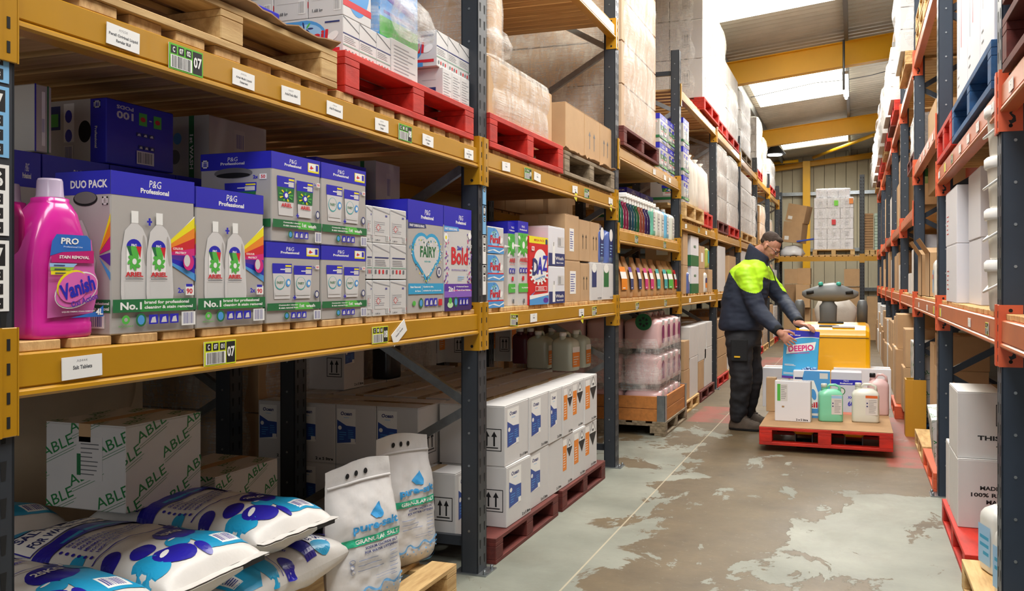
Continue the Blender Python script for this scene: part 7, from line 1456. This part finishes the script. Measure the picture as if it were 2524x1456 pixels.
mb.loft([tor(1864, 656, .105, .12), slp(tor(1864, 643, .1, .105), .35), slp(tor(1867, 630, .094, .095), .6), slp(tor(1871, 617, .092, .09), .75), slp(tor(1873, 612, .086, .084), .78), slp(tor(1873, 616, .077, .076), .75), slp(tor(1871, 636, .07, .07), .4)], mat('collar_fleece', '242A3E', .9, noise_=.1, scale=30, bump=.4), False); attach_m(mb.mesh('collar'), 'collar')
for w_, e_ in ((nw, ne), (fw, fe)): mb = MB(); d_ = (w_ - e_).normalized(); mb.tube([w_ - d_ * .0, w_ + d_ * .065], [.05, .046], mat('cuff_black', '14161A', .9), 16); attach_m(mb.mesh('cuff'), 'cuff')
mb = MB(); z0_ = J(1897, 655, 8.6); pts = [J(1886, 650, 8.62) + Vector((.03, -.05, 0)), J(1892, 672, 8.6) + Vector((.055, -.05, 0)), J(1896, 692, 8.6) + Vector((.06, -.05, 0))]; mb.tube(pts, .005, BLK, 6); attach_m(mb.mesh('zip'), 'zip')
# trousers: one surface for pelvis and both legs
mb = MB(); hp = J(1832, 812)
mb.loft([tor(1832, 800, .15, .17), tor(1832, 830, .165, .185), tor(1832, 850, .16, .18)], WHT)
limb(mb, (J(1822, 845, 8.62), J(1828, 935, 8.60), J(1819, 1025, 8.66)), (.125, .1, .078)); limb(mb, (J(1843, 845, 8.84), J(1855, 930, 8.88), J(1842, 1015, 8.98)), (.12, .095, .075))
sph(mb, J(1832, 925, 8.57), (.09, .06, .07)); tr = solid(mb, .012, 4, 'trousers', ([TRO], None))
rumple(tr, lambda c: noise.noise(Vector((c.x * 12, c.y * 12, c.z * 22))) * .012)
attach_m(tr, 'trousers')
mb = MB(); c = J(1822, 855, 8.49); mb.box(c.x - .075, c.x + .075, c.y - .012, c.y + .02, c.z - .13, c.z + .07, mat('pocket_black', '16171B', .85), .008); attach_m(mb.mesh('holster_pocket'), 'holster_pocket')
mb = MB(); c = J(1817, 879, 8.475); mb.box(c.x - .026, c.x + .026, c.y - .006, c.y, c.z - .007, c.z + .007, mat('patch_yellow', 'E0B020', .5)); attach_m(mb.mesh('patch'), 'patch')
# boots
for px, y, rz in ((1822, 8.66, -8), (1846, 9.0, -20)):
    a = J(px, 1025, y); mb = MB(); g = .02; ax = a.x
    mb.loft([[(ax + cx + u, y + v, z) for u, v, _ in rr_ring(0, 0, rx, ry, 0, 20, 2.6)] for cx, rx, ry, z in ((.055, .15, .052, .0), (.055, .155, .055, .03), (.05, .145, .052, .055), (.03, .115, .048, .085), (.0, .075, .048, .12), (-.01, .062, .05, .16), (-.01, .066, .054, .19))], WHT); sph(mb, (ax + .14, y, .045), (.07, .05, .045))
    bt = solid(mb, .009, 3, 'boot', ([BOOT, BLK], lambda c: 1 if c.z < .022 else 0)); M = Matrix.Translation((ax, y, 0)) @ Matrix.Rotation(R(rz), 4, 'Z') @ Matrix.Translation((-ax, -y, 0)); bt.transform(M); b = attach_m(bt, 'boot')
    mb = MB()
    for k in range(4): mb.tube([Vector((ax + .02 + .022 * k, y - .04 + .002 * k, .145 - .016 * k)), Vector((ax + .045 + .022 * k, y, .158 - .018 * k)), Vector((ax + .02 + .022 * k, y + .04, .145 - .016 * k))], .004, mat('lace', '2A2420', .8), 5)
    q = mb.mesh('laces'); q.transform(M); attach_m(q, 'laces', None)
# head, in its own frame: face towards +x
HT = J(1897, 607) + Vector((.0, -.01, 0)); HM = Matrix.Translation(HT) @ Matrix.Rotation(R(-14), 4, 'Z') @ Matrix.Rotation(R(37), 4, 'Y') @ Matrix.Scale(.95, 4)
mb = MB(); sph(mb, (-.01, 0, .04), (.1, .077, .092)); sph(mb, (.028, 0, -.03), (.07, .06, .085)); sph(mb, (.055, 0, -.075), (.038, .036, .032)); sph(mb, (.0, 0, -.05), (.06, .058, .06)); sph(mb, (.03, 0, -.01), (.072, .068, .06))
sph(mb, (.088, 0, .018), (.016, .05, .014)); limb(mb, ((.094, 0, .01), (.112, 0, -.018), (.116, 0, -.03)), (.008, .012, .014)); sph(mb, (.108, .012, -.034), .009); sph(mb, (.108, -.012, -.034), .009)
sph(mb, (.091, 0, -.058), (.014, .026, .007)); sph(mb, (.089, 0, -.07), (.014, .024, .008))
for s in (-1, 1): sph(mb, (-.008, s * .078, -.008), (.018, .009, .03)); sph(mb, (.066, s * .035, -.03), (.03, .025, .025))
limb(mb, ((-.03, 0, -.05), (-.075, 0, -.14)), (.056, .06))
hd = solid(mb, .005, 3, 'head', ([SKIN], None)); hd.transform(HM); body = attach_m(hd, 'head')
def hpart(mbx, name, parent=None): m_ = mbx.mesh(name); m_.transform(HM); return attach_m(m_, name, parent)
mb = MB(); sph(mb, (-.022, 0, .058), (.096, .0775, .083), HAIR, 18); sph(mb, (-.058, 0, .022), (.052, .07, .045), HAIR); sph(mb, (.035, 0, .105), (.045, .052, .026), HAIR)
hr = solid(mb, .006, 1, 'hair', ([HAIR], None))
rumple(hr, lambda c: noise.noise(c * 70) * .002)
hr.transform(HM); attach_m(hr, 'hair')
mb = MB()
for s in (-1, 1):
    sph(mb, (.083, s * .03, -.002), .0115, WHT, 8)
hpart(mb, 'eyes'); mb = MB()
for s in (-1, 1): sph(mb, (.0935, s * .031, -.006), .0042, DK, 6); mb.tube([(.094, s * .012, .019), (.09, s * .032, .025), (.078, s * .05, .02)], .0035, HAIR, 6)
hpart(mb, 'brows_and_pupils'); mb = MB(); mb.tube([(.1, -.02, -.0635), (.104, 0, -.0625), (.1, .02, -.0635)], .003, mat('lip', '9A5A50', .5), 6); hpart(mb, 'mouth'); mb = MB(); BL2 = mat('spectacle_frame', '15151A', .3)
for s in (-1, 1):
    P = [(.107, s * (.034 + .024 * math.cos(a)), -.008 + .016 * math.sin(a)) for a in [2 * math.pi * k / 14 for k in range(15)]]; mb.tube(P, .0022, BL2, 5, False); mb.tube([(.106, s * .058, -.002), (.06, s * .079, .008), (-.01, s * .083, .008)], .0026, BL2, 5)
mb.tube([(.108, -.011, -.004), (.112, 0, -.001), (.108, .011, -.004)], .002, BL2, 5); hpart(mb, 'spectacles')
# hands: palm, four fingers and a thumb, grown as one surface
def hand(wrist, M3, curl, side, name='hand'):
    mb = MB(); sph(mb, (.045, 0, 0), (.05, .042, .017)); sph(mb, (.075, 0, .002), (.028, .043, .015)); limb(mb, ((-.03, 0, 0), (.02, 0, 0)), (.03, .03))
    for k, (y, L_, r) in enumerate(((-.032, .062, .0082), (-.011, .072, .0092), (.011, .078, .0095), (.032, .07, .0092))):
        p = Vector((.082, y * 1.05, .002)); a = 0; P = [p.copy()]; sp_ = (k - 1.5) * .06
        for seg, f in enumerate((.45, .3, .25)):
            a += curl[seg]; p = p + Vector((math.cos(a) * math.cos(sp_), math.sin(sp_) * math.cos(a), -math.sin(a))) * L_ * f; P.append(p.copy())
        limb(mb, P, (r * 1.1, r, r * .95, r * .8))
    limb(mb, ((.015, .03, -.004), (.045, .056, -.016), (.075, .066, -.03), (.095, .064, -.038)), (.015, .013, .0115, .009))
    n = solid(mb, .0042, 2, name, ([SKIN], None)); S = Matrix.Scale(-1, 4, (0, 1, 0)) if side < 0 else Matrix.Identity(4); n.transform(Matrix.Translation(wrist) @ M3 @ S)
    if side < 0: n.flip_normals()
    return attach_m(n, name)
def basis(fx, up): x = Vector(fx).normalized(); z = Vector(up); y = z.cross(x).normalized(); z = x.cross(y); return Matrix(((x.x, y.x, z.x, 0), (x.y, y.y, z.y, 0), (x.z, y.z, z.z, 0), (0, 0, 0, 1)))
dn = (nw - ne).normalized(); df = (fw - fe).normalized()
hand(nw + dn * .07, basis((.66, -.06, -.62), (-.15, -1, .05)), (.12, .3, .3), 1); hand(fw + df * .07, basis((.8, -.35, -.18), (.15, 0, 1)), (.35, .45, .35), 1)
tag(man, 'person with short dark hair and glasses in navy and yellow green jacket, bending forward', 'person')
bpy.data.scenes.remove(TMP)
